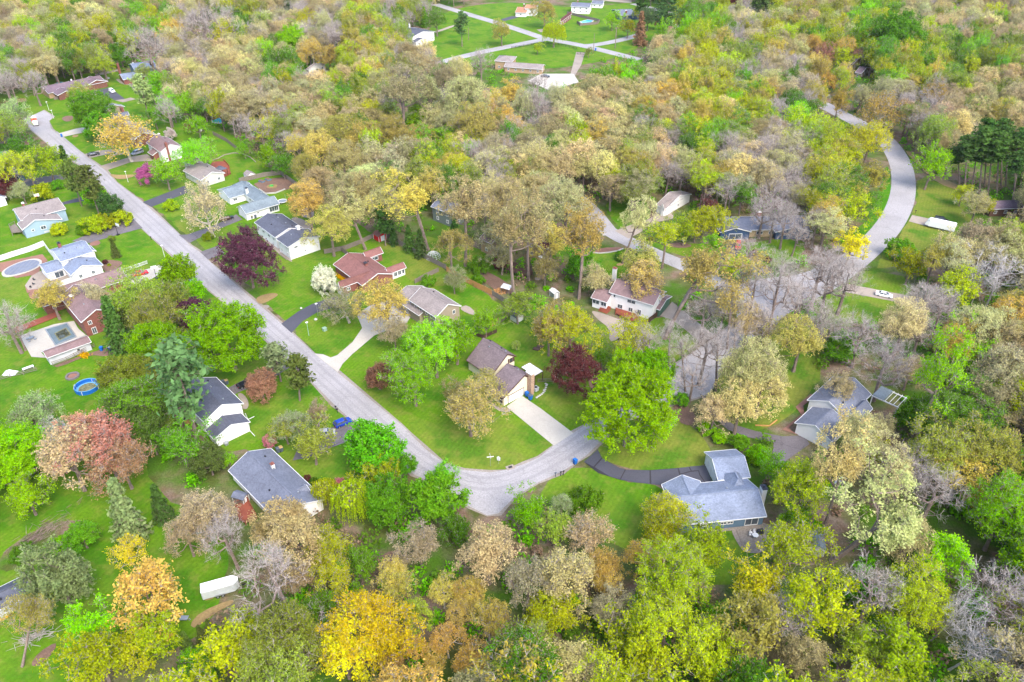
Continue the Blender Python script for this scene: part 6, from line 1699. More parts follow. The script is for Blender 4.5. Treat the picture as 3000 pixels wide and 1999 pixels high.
pl = thing('covered_pool', 'oval in-ground pool under a grey safety cover', 'pool', oc); op = [p - oc for p in smooth_poly(oval, 2)]; OPEN.append(oval)
part('coping', MB().prism([(p.x * 1.0, p.y) for p in op], .0, .3), CONC, pl)
inner = [(p.x * .88, p.y * .84) for p in op]; COVER = mat('slate pool cover', rgb(140, 148, 166, .5), rough=.6)
xs = [p[0] for p in inner]; ys = [p[1] for p in inner]; x0, x1 = min(xs), max(xs); k = 7
def clipx(poly, a, b):
    def cl(poly, s_, v):
        out = []
        for i in range(len(poly)):
            p, q = poly[i], poly[(i + 1) % len(poly)]; ip, iq = (p[0] - v) * s_ >= 0, (q[0] - v) * s_ >= 0
            if ip: out.append(p)
            if ip != iq: t = (v - p[0]) / (q[0] - p[0]); out.append((v, p[1] + t * (q[1] - p[1])))
        return out
    return cl(cl(poly, 1, a), -1, b)
for i in range(k):
    pp = clipx(inner, x0 + (x1 - x0) * i / k + .06, x0 + (x1 - x0) * (i + 1) / k - .06)
    if len(pp) > 2: part('cover_panel', MB().prism(pp, .302, .35), COVER, pl)
def rpool(label, s, m, cop=CONC, name='swimming_pool', f=.82):
    q = raw(s); c = sum(q, Vector()) / len(q); t = thing(name, label, 'pool', c); L_ = [(p.x - c.x, p.y - c.y) for p in q]; OPEN.append(q)
    part('coping', MB().prism(L_, 0, .27), cop, t); part('water', MB().prism([(x * f, y * f) for x, y in L_], .272, .29), m, t); return t
rpool('rectangular pool with murky brown water on the white terrace', 'C 415 210 510 360 710 280 620 150', mat('half drained pool lining', rgb(120, 140, 150, .5)), METAL, f=.9)
o = rpool('dark murky water lying in the deep end of the rectangular pool', 'C 500 250 545 318 660 262 610 195', WATER_D, MATS['pool debris'], name='pool_water'); o['label'] = 'dark murky water lying in the deep end of the rectangular pool'; o['category'] = 'water'
for ch in o.children: ch.location.z = .03
rpool('small turquoise pool inside the grey fence by the maroon house', 'L 1870 205 1950 182 2010 190 1990 210 1900 225', WATER_T)
rpool('pale turquoise pool under the tall trees, upper left of centre', 'M 1455 825 1500 805 1545 835 1530 855 1460 850', WATER_T); rpool('blue pool behind the long brown ranch house', 'A 500 458 560 442 600 448 590 462', WATER_T)
fp = thing('fire_pit', 'ring-shaped grey stone fire pit on the lawn above the blue pool', 'fire pit', W('C', 668, 640)); rl = random.Random(8)
for k in range(14): a = 2 * PI * k / 14; part('stone', MB().box(-.35, .35, -.25, .25, 0, .4 + .1 * rl.random()), mat('grey fire stone', rgb(150, 140, 140, .45)), fp).location = (1.4 * math.cos(a), 1.4 * math.sin(a), 0)
for ch in fp.children: ch.rotation_euler = (0, 0, math.atan2(ch.location.y, ch.location.x) + PI / 2)
part('ash', MB().cyl(0, 0, .01, .12, 1.2, 12), BRICKPAVE, fp)
# dome of white struts
dm = thing('dome_frame', 'white mesh garden dome beside the grey fence corner', 'dome', W('P', 220, 805)); mb = MB()
for k in range(12):
    a = 2 * PI * k / 12
    mb.tube([(2.3 * math.cos(a) * math.cos(t), 2.3 * math.sin(a) * math.cos(t), 2.3 * math.sin(t)) for t in np.linspace(0, PI / 2, 7)], [.05] * 7, 4)
for t in np.linspace(0, 1.3, 6): mb.tube([(2.3 * math.cos(t) * math.cos(a), 2.3 * math.cos(t) * math.sin(a), 2.3 * math.sin(t)) for a in np.linspace(0, 2 * PI, 17)], [.05] * 17, 4, cap=False)
part('frame', mb, TRIM, dm)
tp = thing('trampoline', 'round pale trampoline on the lawn right of the teal-roofed ranch', 'trampoline', W('E', 716, 610)); part('mat', MB().cyl(0, 0, .7, .74, 1.5, 20), METAL, tp); part('rim', MB().tube([(1.6 * math.cos(a), 1.6 * math.sin(a), .74) for a in np.linspace(0, 2 * PI, 25)], [.1] * 25, 6, cap=False), TRIM, tp)
for a in range(4): part('leg', MB().box(-.04, .04, -.04, .04, 0, .7), METAL, tp).location = (1.5 * math.cos(a * PI / 2), 1.5 * math.sin(a * PI / 2), 0)
part('mast', MB().beam((1.5, 0, 0), (1.1, .4, 3.0), .07), METAL, tp)
o = part('play_tunnel', MB().tube([(-.9, 0, .4), (.9, 0, .4)], [.4, .4], 10), PL_RED); o.location = W('E', 790, 590); tag(o, 'small red play toy under the golden tree by the trampoline', 'toy')
gr = thing('barbecue_grill', 'covered black barbecue grill on the patio of the blue-grey house', 'grill', W('I', 1333, 985), R(15)); part('cover', MB().hexa([(-.75, -.35, .05), (.75, -.35, .05), (.75, .35, .05), (-.75, .35, .05)], [(-.6, -.28, 1.25), (.6, -.28, 1.25), (.6, .28, 1.25), (-.6, .28, 1.25)]), mat('black grill cover', rgb(52, 54, 62, .6), rough=.6), gr, bevel=.06); part('handle', MB().box(-.3, .3, -.04, .04, 1.27, 1.33), BLACKM, gr)
tb = thing('patio_table', 'round white patio table on the deck of the blue-grey house', 'table', W('I', 1290, 1020)); part('table_top', MB().cyl(0, 0, .72, .76, .62, 18), TRIM, tb)
for k in range(4): part('leg', MB().box(-.03, .03, -.03, .03, 0, .72), TRIM, tb).location = (.42 * math.cos(k * PI / 2 + .8), .42 * math.sin(k * PI / 2 + .8), 0)
def chair(label, p, az, m=TRIM, z=0, group=None):
    t = thing('patio_chair', label, 'chair', p + Vector((0, 0, z)), az, group); part('seat', MB().box(-.25, .25, -.25, .25, .4, .45), m, t); part('backrest', MB().box(-.25, -.2, -.25, .25, .452, .95), m, t)
    for sx in (-.21, .21):
        for sy in (-.21, .21): part('leg', MB().box(sx - .025, sx + .025, sy - .025, sy + .025, 0, .4), m, t)
chair('white chair left of the round white patio table', W('I', 1243, 1005), R(0)); chair('white chair above the round white patio table', W('I', 1285, 978), R(-80)); chair('white chair left of the grill, at the back of the table', W('I', 1252, 985), R(-40))
for i, (x, y) in enumerate(((318, 1010), (312, 1050), (285, 1080))): chair(['dark terrace chair nearest the grass on the paved terrace', 'middle dark chair of the terrace trio', 'dark chair lowest of the terrace trio'][i], W('B', x, y), R(60 * i), BLACKM)
pt = thing('picnic_table', 'brown table on the shaded ground beside the pine trunk', 'table', W('C', 1730, 1080), R(-48)); part('table_top', MB().box(-.9, .9, -.5, .5, .7, .76), WOOD_NEW, pt)
for sx in (-.7, .7): part('leg', MB().box(sx - .05, sx + .05, -.45, .45, 0, .7), WOOD_DK, pt)
gr = thing('barbecue_grill', 'dark kettle grill beside the brown table under the pine', 'grill', W('C', 1705, 1060), R(15)); part('bowl', MB().cyl(0, 0, .6, 1.0, .32, 12, .36), BLACKM, gr); part('lid', MB().cyl(0, 0, 1.002, 1.2, .36, 12, .1), BLACKM, gr)
for k in range(3): part('leg', MB().beam((.3 * math.cos(k * 2.1), .3 * math.sin(k * 2.1), 0), (.15 * math.cos(k * 2.1), .15 * math.sin(k * 2.1), .6), .05), METAL, gr)
tbk = thing('sculpture', 'grey folded parasol and seats on the white pool terrace', 'garden furniture', W('C', 290, 300)); part('table_top', MB().cyl(0, 0, .7, .75, .6, 12), METAL, tbk); part('parasol', MB().cyl(0, 0, 0, 2.3, .05, 6).cyl(0, 0, 1.1, 2.2, .22, 8, .06), METAL, tbk)
for k in range(4): part('seat', MB().box(-.25, .25, -.25, .25, 0, .45), METAL, tbk).location = (1.05 * math.cos(k * 1.57), 1.05 * math.sin(k * 1.57), 0)
tbk.name = 'parasol_table'
# tarpaulin and boats at the left
tp = MB(); rl = random.Random(4); gx = np.linspace(-2.2, 2.2, 9); gy = np.linspace(-1.4, 1.4, 7); v = [(x, y, max(.02, 1.0 * (1 - (x / 2.2) ** 2) * (1 - (y / 1.4) ** 2) + rl.uniform(-.05, .22) * (abs(x) < 2 and abs(y) < 1.2))) for x in gx for y in gy]
tp.add(v, [(i * 7 + j, (i + 1) * 7 + j, (i + 1) * 7 + j + 1, i * 7 + j + 1) for i in range(8) for j in range(6)]); o = part('tarpaulin', tp, mat('white sheeting', rgb(240, 242, 246, .66), rough=.5)); o.scale = (.75, .75, .9); o.location = W('C', 92, 610); tag(o, 'heap under white sheeting at the left edge above the split fence', 'tarpaulin')
o = part('table_top', MB().box(-1.3, 1.3, -.45, .45, .7, .76).box(-1.2, -1.1, -.3, .3, 0, .7).box(1.1, 1.2, -.3, .3, 0, .7), MATS['white sheeting']); o.name = 'folding_table'; o.location = W('C', 265, 575); o.rotation_euler = (0, 0, R(40)); tag(o, 'white flat table top behind the split fence', 'table')
def hull(L, Wd, h):
    mb = MB(); n = 9; ring = []
    for i in range(n):
        t = i / (n - 1) * 2 - 1; w_ = Wd / 2 * (1 - abs(t) ** 2.4) + .01; ring.append([(t * L / 2, -w_, h * .8), (t * L / 2, -w_ * .6, .05 + .1 * abs(t)), (t * L / 2, w_ * .6, .05 + .1 * abs(t)), (t * L / 2, w_, h * .8), (t * L / 2, 0, h)])
    V = [p for r_ in ring for p in r_]; return mb.add(V, [(i * 5 + j, i * 5 + (j + 1) % 5, (i + 1) * 5 + (j + 1) % 5, (i + 1) * 5 + j) for i in range(n - 1) for j in range(5)])
o = part('kayak', hull(3.4, .75, .35), PL_YEL); o.location = W('D', 8, 1092); o.rotation_euler = (0, 0, R(35)); tag(o, 'yellow kayak cut by the left edge beside the pale canoe', 'kayak')
o = part('canoe', hull(4.6, .9, .4), mat('pale green fibreglass', rgb(206, 222, 200, .6), rough=.4)); o.location = W('D', 45, 1055); o.rotation_euler = (0, 0, R(48)); tag(o, 'pale green canoe lying by the dark-roofed outbuilding', 'canoe')
o = part('wheelbarrow', MB().hexa([(-.5, -.3, .3), (.5, -.3, .3), (.5, .3, .3), (-.5, .3, .3)], [(-.7, -.45, .7), (.8, -.45, .7), (.8, .45, .7), (-.7, .45, .7)]).beam((-.6, -.4, .6), (-1.4, -.35, .6), .05).beam((-.6, .4, .6), (-1.4, .35, .6), .05).tube([(.9, -.06, .2), (.9, .06, .2)], [.2, .2], 10), METAL); o.location = W('D', 1415, 1092); tag(o, 'silver wheelbarrow on the bare ground near the columnar evergreens', 'wheelbarrow')
o = part('brush_heap', MB(), BARK)
bpy.data.objects.remove(o)
def brush(label, q, L, n, seed, az, m=TWIG):
    rs = np.random.RandomState(seed); a = rs.normal(size=(n, 3)) * np.array([L * .3, L * .12, .25]); a[:, 2] = np.abs(a[:, 2]) + .05
    d = rs.normal(size=(n, 3)) * np.array([1.0, .25, .12]); b = a + norm(d) * rs.uniform(.8, 2.2, (n, 1)); mb = MB()
    for p, q_ in zip(a, b): mb.tube([p, q_], [.05, .02], 3, cap=False)
    o = part('brush_pile', mb, m); o.location = W(*q); o.rotation_euler = (0, 0, az); tag(o, label, 'brush pile'); o['kind'] = 'stuff'
brush('pile of cut grey branches near the mulch heap, lower left', ('D', 265, 1230), 5, 110, 1, R(25)); brush('long heap of purple-grey brush below the dark green shrubs, left edge', ('V', 95, 1228), 9, 260, 2, R(60), BARK)
brush('tangle of brushwood under the green trees by the brown bank', ('S', 1550, 480), 8, 160, 3, R(40), BARK); brush('fallen branch litter in the clearing at the lower left wood', ('S', 650, 1120), 8, 200, 4, R(20), BARK)
brush('tangle of fallen grey trunks in the lower right wood', ('U', 700, 1200), 16, 90, 5, R(-35), TWIG); brush('brush pile beside the maroon tree and the lime tree', ('H', 1800, 575), 4, 100, 6, R(20), BARK)
# logs of the fallen tree
for i, (s, lb) in enumerate((('U 560 1040 640 1200 700 1240', 'dark fallen trunk leaning down the slope, lower right wood'), ('U 640 1190 760 1240 950 1270', 'long grey fallen trunk lying towards the yellow-green crown'), ('U 590 1110 600 1250 620 1340', 'thin fallen trunk left of the forked one'))):
    q = raw(s); o = part('fallen_trunk', MB().tube([(p.x, p.y, .5) for p in q], [.32, .22, .1], 7), BARK); tag(o, lb, 'fallen trunk')
o = part('tree_stump', MB().cyl(0, 0, 0, 5.5, .42, 10, .34), BARK); o.location = W('P', 370, 800); tag(o, 'tall cut-off trunk with pale top beside the garden dome', 'tree trunk'); part('cut_face', MB().cyl(0, 0, 5.502, 5.53, .33, 10), WOOD_NEW, o)
for i, (x, y) in enumerate(((1165, 388), (1200, 368))):
    t = thing('raised_bed', ['left of two small raised beds on the central lawn', 'right of two small raised beds on the central lawn'][i], 'raised bed', W('H', x, y), R(-20)); part('frame', MB().box(-.9, .9, -.6, .6, 0, .25), WOOD_DK, t); part('soil', MB().box(-.8, .8, -.5, .5, .252, .28), MULCH, t)
for i, (x, y) in enumerate(((525, 418), (583, 402))):
    t = thing('raised_bed', ['left blue-grey raised bed in the fenced earth garden', 'right blue-grey raised bed in the fenced earth garden'][i], 'raised bed', W('E', x, y), R(-40)); part('frame', MB().box(-1.2, 1.2, -.7, .7, 0, .6), SLATEBLUE, t); part('soil', MB().box(-1.1, 1.1, -.6, .6, .602, .64), MULCH, t)
t = thing('sandbox', 'round tan play pit with green toys in the fenced earth garden', 'sandpit', W('E', 618, 462)); part('sand', MB().cyl(0, 0, 0, .2, 2.0, 14), DIRT, t); part('toy', MB().box(-.5, .5, -.3, .3, .2, .7).box(-1.0, -.6, -.2, .2, .2, .5), mat('green plastic', rgb(80, 200, 90, .6)), t)
# stepping stones
ss = thing('stepping_stones', 'curving line of pale stepping stones from the picket fence to the blue bins', 'stepping stones', W('H', 1230, 760))
for (x, y) in ((1250, 705), (1257, 722), (1252, 740), (1246, 757), (1240, 773), (1228, 788), (1214, 801), (1198, 812), (1183, 822), (1168, 832), (1262, 712), (1235, 765)):
    p = W('H', x, y) - ss.location; part('stone', MB().prism2(0, 0, .05, .12, .32, .28, 6), MATS['pale stone'], ss).location = (p.x, p.y, 0)
# flower mounds by the walks
for q, lb in ((('E', 1250, 1300), 'strip of bright yellow-orange flowers along the porch of the brick house'), (('C', 775, 448), 'bright yellow bush on the mulch below the pool house')):
    rs = np.random.RandomState(3); c_ = rs.normal(size=(260, 3)) * np.array([1.6 if 'strip' in lb else .7, .5, .15]); c_[:, 2] = np.abs(c_[:, 2]) + .15
    me = quads_mesh('flowers', leafq(c_, np.full(260, .35), c_ * 0 + np.array([0, 0, 1.]), rs), 260, [LEAF], np.zeros(260)); o = bpy.data.objects.new('flower_bed', me); COL.objects.link(o); o.location = W(*q); o.rotation_euler = (0, 0, R(-50)); o.color = rgb(250, 200, 20, .62); tag(o, lb, 'flowers'); o['kind'] = 'stuff'

# ------------------------------------------------------------------ filler trees
rnd = random.Random(21)
boxes = []
for P_ in OPEN:
    xs = [p[0] for p in P_]; ys = [p[1] for p in P_]; boxes.append((min(xs), max(xs), min(ys), max(ys), P_))
def blocked(p, pad=0.6):
    for x0, x1, y0, y1, P_ in boxes:
        if x0 - pad < p[0] < x1 + pad and y0 - pad < p[1] < y1 + pad:
            for dx, dy in ((0, 0), (pad, 0), (-pad, 0), (0, pad), (0, -pad)):
                if inside((p[0] + dx, p[1] + dy), P_): return True
    return False
KEEP = [(95, 170, 245, 232), (262, 130, 358, 192), (200, 190, 300, 245), (225, 225, 315, 300), (50, 250, 200, 330), (1645, 480, 1850, 560), (1640, 555, 1700, 610), (1355, 625, 1545, 740), (1900, 255, 1990, 300),
        (2030, 320, 2110, 560), (2110, 400, 2210, 560), (1820, 865, 2070, 1020), (1860, 650, 2080, 700), (1510, 440, 1590, 500), (1400, 480, 1500, 560), (1100, 125, 1330, 215), (700, 140, 740, 165), (985, 455, 1080, 520),
        (1100, 515, 1290, 650), (1780, 1000, 1840, 1080), (940, 55, 980, 105), (1000, 0, 1500, 150), (1530, 740, 1720, 910), (1955, 145, 2010, 190), (2200, 440, 2353, 520), (1860, 1225, 1900, 1280), (1515, 1030, 1790, 1260), (540, 1035, 700, 1150), (455, 1305, 560, 1375), (580, 485, 745, 615), (500, 405, 650, 500), (765, 570, 940, 700), (470, 285, 600, 400), (1010, 590, 1200, 745), (860, 520, 1010, 625), (170, 860, 240, 910), (2185, 385, 2353, 480), (2030, 400, 2120, 560)]
hand = [t for t in TREES]
step = 6.8; y = 62.0
while y < 800:
    x = -(y * .80 + 45)
    while x < y * .80 + 45:
        px, py = x + rnd.uniform(-2.9, 2.9), y + rnd.uniform(-2.9, 2.9); x += step * (1 + max(0, y - 330) / 1500)
        zc = rnd.uniform(8.0, 11.5); u, v = proj((px, py, zc))
        L_ = cell(u, v); ch = L_[0] if (rnd.random() < .6) else L_[1]
        if ch in 'TPG' and rnd.random() < .17: ch = rnd.choice('YMYL')
        if v < -70 and rnd.random() < .45: continue
        if ch == '.': continue
        wd = rnd.uniform(8.8, 13.5) + (1.2 if v > 1120 else 0); wpx = wd * pxm((px, py, zc)) / 1.2
        near = any(a - .3 * wpx < u < c2 + .3 * wpx and b - .35 * wpx < v < d2 + .3 * wpx for a, b, c2, d2 in KEEP)
        for t in hand:
            dx, dy = t['uv'][0] - u, t['uv'][1] - v
            if dx * dx + dy * dy < ((t['wpx'] + wpx) * .31) ** 2: near = True; break
        if near or blocked((px, py)): continue
        code, tint = rnd.choice(LET[ch]); zc_ = zc
        if code in 'pq': wd *= .65
        TREES.append(dict(code=code, tint=tint, c=Vector((px, py, zc_)), w=wd, zc=zc_, base=Vector((px, py, 0)), uv=(u, v), wpx=wpx, hand=False))
    y += step * (1 + max(0, y - 330) / 1500)
# understorey: young leafy trees and bushes between the big ones
UNDER = []
y = 66.0
while y < 480:
    x = -(y * .75 + 25)
    while x < y * .75 + 25:
        px, py = x + rnd.uniform(-3, 3), y + rnd.uniform(-3, 3); x += 4.2
        u, v = proj((px, py, 1.5)); L_ = cell(u, v + 6)
        if v > 1180 and rnd.random() < .3 and not blocked((px, py), 1.2) and L_ != '..' and not any(inside((px, py), l) for l in LAWNS): UNDER.append((px + 1.5, py + 1.2, rnd.uniform(2.5, 5.5)))
        if L_ == '..' or ('.' in L_ and rnd.random() < .7) or blocked((px, py), 1.2): continue
        if any(inside((px, py), l) for l in LAWNS): continue
        if rnd.random() < .45: continue
        UNDER.append((px, py, rnd.uniform(1.6, 4.2)))
    y += 4.6
LANDMARKS = [('the long brown ranch house', 165, 190), ('the slate-blue house', 325, 160), ('the beige split-level house', 265, 245), ('the house with tall brick chimney', 375, 340), ('the red and white box truck', 80, 285),
    ('the teal-roofed ranch house', 570, 460), ('the white walk-out house', 660, 545), ('the brick ranch house', 850, 620), ('the red shed', 872, 542), ('the taupe two-storey house', 1000, 705), ('the stone chimney house', 1150, 860),
    ('the light blue split-level house', 95, 500), ('the oval pool house', 170, 600), ('the covered oval pool', 50, 612), ('the long pink-roofed house', 210, 680), ('the murky rectangular pool', 145, 768), ('the round blue pool', 200, 887),
    ('the white charcoal-roofed house', 500, 945), ('the low slate-roofed house', 630, 1090), ('the dark blue hatchback', 787, 970), ('the white cargo trailer', 503, 1342), ('the street-name sign', 1127, 1053), ('the curved dark drive', 1480, 1090),
    ('the blue-grey L-shaped house', 1640, 1120), ('the patio grill', 1745, 1220), ('the small grey shed', 1875, 1250), ('the three-roofed white house', 1940, 945), ('the brick path', 1830, 960), ('the fallen trunks', 1960, 1440), ('the lower right corner', 2330, 1540), ('the lower left corner', 20, 1540), ('the bottom edge middle', 1180, 1560),
    ('the dark blue ranch house', 1745, 520), ('the red SUV', 1695, 566), ('the white brown-roofed house', 1460, 680), ('the tan stucco house', 1190, 590), ('the grey-green house', 1035, 490), ('the new orange fence', 1080, 650), ('the arched shed', 1187, 725),
    ('the road junction', 1780, 680), ('the white saloon car', 1995, 682), ('the road bend', 2080, 430), ('the white travel trailer', 2155, 518), ('the pine stand', 2280, 340), ('the far hip-roofed house', 1200, 150), ('the far willow', 1273, 77), ('the black rail fence', 1240, 105),
    ('the top left corner', 30, 20), ('the top edge, left half', 700, 15), ('the top right corner', 2330, 20), ('the top edge, right half', 1850, 10), ('the turquoise pool', 500, 278), ('the dark brown-roofed house', 1045, 262), ('the slender lamp post', 1955, 240), ('the right edge', 2340, 750), ('the lower right edge', 2340, 1150), ('the lower left edge', 10, 1290), ('the white-gabled house', 1540, 455), ('the far teal-roofed house', 1850, 320)]
def lname(t):
    u, v = t['uv']; best = min(LANDMARKS, key=lambda l: (l[1] - u) ** 2 + (l[2] - v) ** 2); dx, dy = u - best[1], v - best[2]
    if math.hypot(dx, dy) < 22: d = 'at'
    elif abs(dx) > abs(dy): d = 'right of' if dx > 0 else 'left of'
    else: d = 'in front of' if dy > 0 else 'behind'
    return d, best[0]
SPEC = {'d': 'maple', 'm': 'tree', 'o': 'oak', 's': 'tree', 'b': 'tree', 'x': 'tree', 'v': 'tree', 'u': 'shrub', 'k': 'tree', 'p': 'pine', 'q': 'pine', 'e': 'spruce', 'w': 'willow'}
FLW = {'pink', 'magenta', 'white'}
def desc(t):
    tn = TINT[t['tint']][1]; a = ADJ[t['code']]
    if t['tint'] in FLW and t['code'] != 'x': a = ''
    if t['code'] in 'bx': tn = 'grey' if t['code'] == 'b' else ''
    sp = SPEC[t['code']]
    if t['tint'] in FLW: sp = 'tree'
    return ' '.join(x for x in (a, tn, sp) if x)
for t in TREES:
    # split by apparent kind name
    t['name'] = {'white': 'flowering_tree', 'pink': 'flowering_tree', 'magenta': 'flowering_tree'}.get(t['tint'], KIND[t['code']][0]) if t['code'] not in 'xu' else KIND[t['code']][0]
    t['vis'] = -60 < t['uv'][0] < 2413 and -50 < t['uv'][1] < 1640
byname = {}
for t in TREES: byname.setdefault(t['name'], []).append(t)
FAR = {}
for nme, lst in byname.items():
    lst.sort(key=lambda t: -(t['wpx'] + (9999 if t['hand'] else 0) - (0 if t['vis'] else 500)))
    for i, t in enumerate(lst): t['solo'] = i < 300 and (t['vis'] or t['hand'])
solo = [t for t in TREES if t['solo']]
groups = {}
for t in solo:
    d, l = lname(t); t['dl'] = (desc(t), d, l); groups.setdefault(t['dl'], []).append(t)
ORD = ['leftmost'] + [w + ' from left' for w in 'second third fourth fifth sixth seventh eighth ninth tenth eleventh'.split()]
NUM = 'zero one two three four five six seven eight nine ten eleven twelve'.split()
for k, lst in groups.items():
    ds, d, l = k; lst.sort(key=lambda t: t['uv'][0]); n = len(lst)
    for i, t in enumerate(lst):
        if n == 1: t['label'] = f'{ds} {d} {l}'
        elif n == 2: t['label'] = f"{'left' if i == 0 else 'right'} of two {ds}s {d} {l}"
        elif n <= 12: t['label'] = f"{ORD[i] if i < n - 1 else 'rightmost'} of {NUM[n]} {ds}s {d} {l}"
        else: t['label'] = f'{ds} in the stand {d} {l}'; t['group'] = f'{ds}s {d} {l}'[:80]
for t in solo:
    if len(t['label'].split()) > 16: t['label'] = t['label'].replace(' from left', '-left').replace('in front of', 'below')
    if len(t['label'].split()) > 16: t['label'] = t['label'].replace(', left half', '').replace(', right half', '')
rt_ = random.Random(77)
used = {}
def tint_of(t, r_):
    c = TINT[t['tint']][0]; j = r_.uniform(.86, 1.12); k = LK
    c = tuple(min(255, x * j * r_.uniform(.95, 1.05)) for x in c); return rgb(*c, k)
NP = 0
for t in solo:
    lst = PROTO[t['code'] + '+'] if t['w'] > 12.6 and t['code'] + '+' in PROTO else PROTO[t['code']]
    if t['zc'] / t['w'] > 1.28 * lst[0]['zc'] / lst[0]['w'] and t['code'] + '^' in PROTO: lst = PROTO[t['code'] + '^']
    pr = lst[NP % len(lst)]; NP += 1
    s = t['w'] / pr['w']; sz = t['zc'] / pr['zc']; sz = min(max(sz, s * .62), s * 1.5)
    root = thing(t['name'], t['label'], KIND[t['code']][1] if t['name'] != 'flowering_tree' else 'tree', t['base'], 0, t.get('group'))
    dv = Vector((t['c'].x, t['c'].y, t['zc'])) - t['base']
    q = Vector((0, 0, 1)).rotation_difference(dv.normalized()) if dv.xy.length > .3 else Matrix.Identity(3).to_quaternion()
    rotz = rt_.uniform(0, 2 * PI)
    root.rotation_mode = 'QUATERNION'; root.rotation_quaternion = q @ Matrix.Rotation(rotz, 3, 'Z').to_quaternion()
    root.scale = (s, s * rt_.uniform(.9, 1.1), sz)
    for nm, me in (('trunk', pr['t']), ('crown', pr['c'])):
        o = bpy.data.objects.new(nm, me); COL.objects.link(o); o.parent = root
        o.color = tint_of(t, rt_) if nm == 'crown' else (1, 1, 1, 1)
# the rest of each kind: one object of instanced trees
def gn_scatter(name, label, meshes_, pts, rots, scales, tints, idx):
    me = bpy.data.meshes.new(name); n = len(pts); me.vertices.add(n); me.vertices.foreach_set('co', np.array(pts, np.float32).ravel())
    for nm, ty, arr in (('rot', 'FLOAT_VECTOR', rots), ('scl', 'FLOAT_VECTOR', scales)):
        a = me.attributes.new(nm, ty, 'POINT'); a.data.foreach_set('vector', np.array(arr, np.float32).ravel())
    a = me.attributes.new('tint', 'FLOAT_COLOR', 'POINT'); a.data.foreach_set('color', np.array(tints, np.float32).ravel())
    a = me.attributes.new('idx', 'INT', 'POINT'); a.data.foreach_set('value', np.array(idx, np.int32))
    o = bpy.data.objects.new(name, me); COL.objects.link(o); o['kind'] = 'stuff'; o['label'] = label; o['category'] = 'woodland'
    ng = bpy.data.node_groups.new(name, 'GeometryNodeTree'); ng.interface.new_socket('Geometry', in_out='INPUT', socket_type='NodeSocketGeometry'); ng.interface.new_socket('Geometry', in_out='OUTPUT', socket_type='NodeSocketGeometry')
    ns, ls = ng.nodes, ng.links; gi = ns.new('NodeGroupInput'); go = ns.new('NodeGroupOutput'); join = ns.new('GeometryNodeJoinGeometry')
    def attr(nm, ty): a = ns.new('GeometryNodeInputNamedAttribute'); a.data_type = ty; a.inputs[0].default_value = nm; return a.outputs[0]
    for k, objs in enumerate(meshes_):
        sel = ns.new('FunctionNodeCompare'); sel.data_type = 'INT'; sel.operation = 'EQUAL'; ls.new(attr('idx', 'INT'), sel.inputs[2]); sel.inputs[3].default_value = k
        for ob in objs:
            oi = ns.new('GeometryNodeObjectInfo'); oi.transform_space = 'ORIGINAL'; oi.inputs['Object'].default_value = ob; oi.inputs['As Instance'].default_value = False
            ip = ns.new('GeometryNodeInstanceOnPoints'); ls.new(gi.outputs[0], ip.inputs['Points']); ls.new(sel.outputs[0], ip.inputs['Selection']); ls.new(oi.outputs['Geometry'], ip.inputs['Instance'])
            ls.new(attr('rot', 'FLOAT_VECTOR'), ip.inputs['Rotation']); ls.new(attr('scl', 'FLOAT_VECTOR'), ip.inputs['Scale']); ls.new(ip.outputs[0], join.inputs[0])
    ls.new(join.outputs[0], go.inputs[0]); md = o.modifiers.new('scatter', 'NODES'); md.node_group = ng; return o
firstobj = {}
for o in bpy.data.objects:
    if o.type == 'MESH' and o.name.split('.')[0] in ('trunk', 'crown'): firstobj.setdefault(o.data.name, o)
rest = {}
for t in TREES:
    if not t['solo']: rest.setdefault(t['name'], []).append(t)
for nme, lst in rest.items():
    protos = {}; meshes_ = []; pts = []; rots = []; scl = []; tin = []; idx = []
    for t in lst:
        pl_ = [p for p in PROTO[t['code']] if p['t'].name in firstobj and p['c'].name in firstobj]
        if not pl_: continue
        pr = rt_.choice(pl_)
        if pr['c'].name not in protos: protos[pr['c'].name] = len(meshes_); meshes_.append((firstobj[pr['t'].name], firstobj[pr['c'].name]))
        s = t['w'] / pr['w']; sz = min(max(t['zc'] / pr['zc'], s * .62), s * 2.1)
        pts.append(t['base'][:]); rots.append((0, 0, rt_.uniform(0, 6.28))); scl.append((s, s, sz)); tin.append(tint_of(t, rt_)); idx.append(protos[pr['c'].name])
    if pts: gn_scatter('distant_' + nme + 's', f"distant mass of {nme.replace('_', ' ')}s filling the far woodland towards the edges", meshes_, pts, rots, scl, tin, idx)
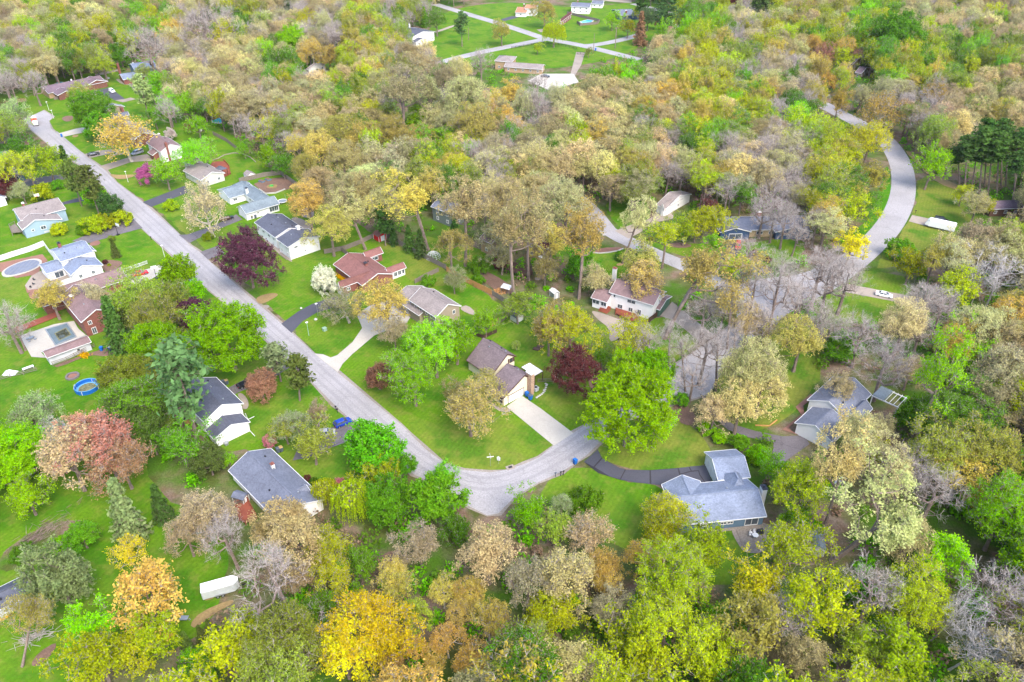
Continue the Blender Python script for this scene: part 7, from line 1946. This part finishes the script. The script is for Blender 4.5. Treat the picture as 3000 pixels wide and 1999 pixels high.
# undergrowth bushes: one leafy mass
rs = np.random.RandomState(9); uc = []; us = []
grp = {0: [], 1: [], 2: []}
for i, (x_, y_, s_) in enumerate(UNDER): grp[0 if rs.rand() < .5 else (1 if rs.rand() < .55 else 2)].append((x_, y_, s_))
for gi_, (cname, colr, nq_) in enumerate((('lime', rgb(128, 206, 24, LK), 85), ('olive', rgb(116, 160, 44, LK), 85), ('brown', rgb(170, 144, 120, LK), 60))):
    L_ = grp[gi_]
    if not L_: continue
    C = []
    for (x_, y_, s_) in L_:
        k = int(nq_ * (1.3 if y_ < 220 else .7)); d = norm(rs.normal(size=(k, 3))); d[:, 2] = np.abs(d[:, 2]); r = rs.rand(k, 1) ** .4
        C.append(d * r * np.array([s_ * .62, s_ * .62, s_ * .85]) * rs.uniform(.8, 1.2, 3) + np.array([x_, y_, .15]))
    C = np.vstack(C); out_ = norm(rs.normal(size=C.shape) * .6 + np.array([0, 0, 1.0]))
    me = quads_mesh('undergrowth', leafq(C, rs.uniform(.3, .65, len(C)), out_, rs), len(C), [LEAF], np.zeros(len(C)))
    o = bpy.data.objects.new('undergrowth', me); COL.objects.link(o); o.color = colr; o['kind'] = 'stuff'; o['label'] = {'lime': 'fresh lime green undergrowth scattered over the wood floor', 'olive': 'dull olive undergrowth scattered over the wood floor', 'brown': 'dry brown brushwood scattered over the wood floor'}[cname]; o['category'] = 'undergrowth'
HZ = 0.00003
if HZ:
    hb = MB().box(-1500, 1500, -300, 2200, -1, 125); hm = bpy.data.materials.new('haze'); hm.use_nodes = True; hn = hm.node_tree; hn.nodes.remove(hn.nodes['Principled BSDF'])
    pv = hn.nodes.new('ShaderNodeVolumePrincipled'); pv.inputs['Color'].default_value = (.93, .95, 1, 1); pv.inputs['Density'].default_value = HZ; pv.inputs['Anisotropy'].default_value = .2
    hn.links.new(pv.outputs[0], hn.nodes['Material Output'].inputs['Volume']); o = part('haze', hb, hm); o['kind'] = 'stuff'
    SC.cycles.volume_bounces = 0
print('trees', len(TREES), 'solo', len(solo), {k: len(v) for k, v in byname.items()}, 'under', len(UNDER), 'objects', len(bpy.data.objects))
print('tris', sum(len(m.polygons) * 2 for m in bpy.data.meshes))
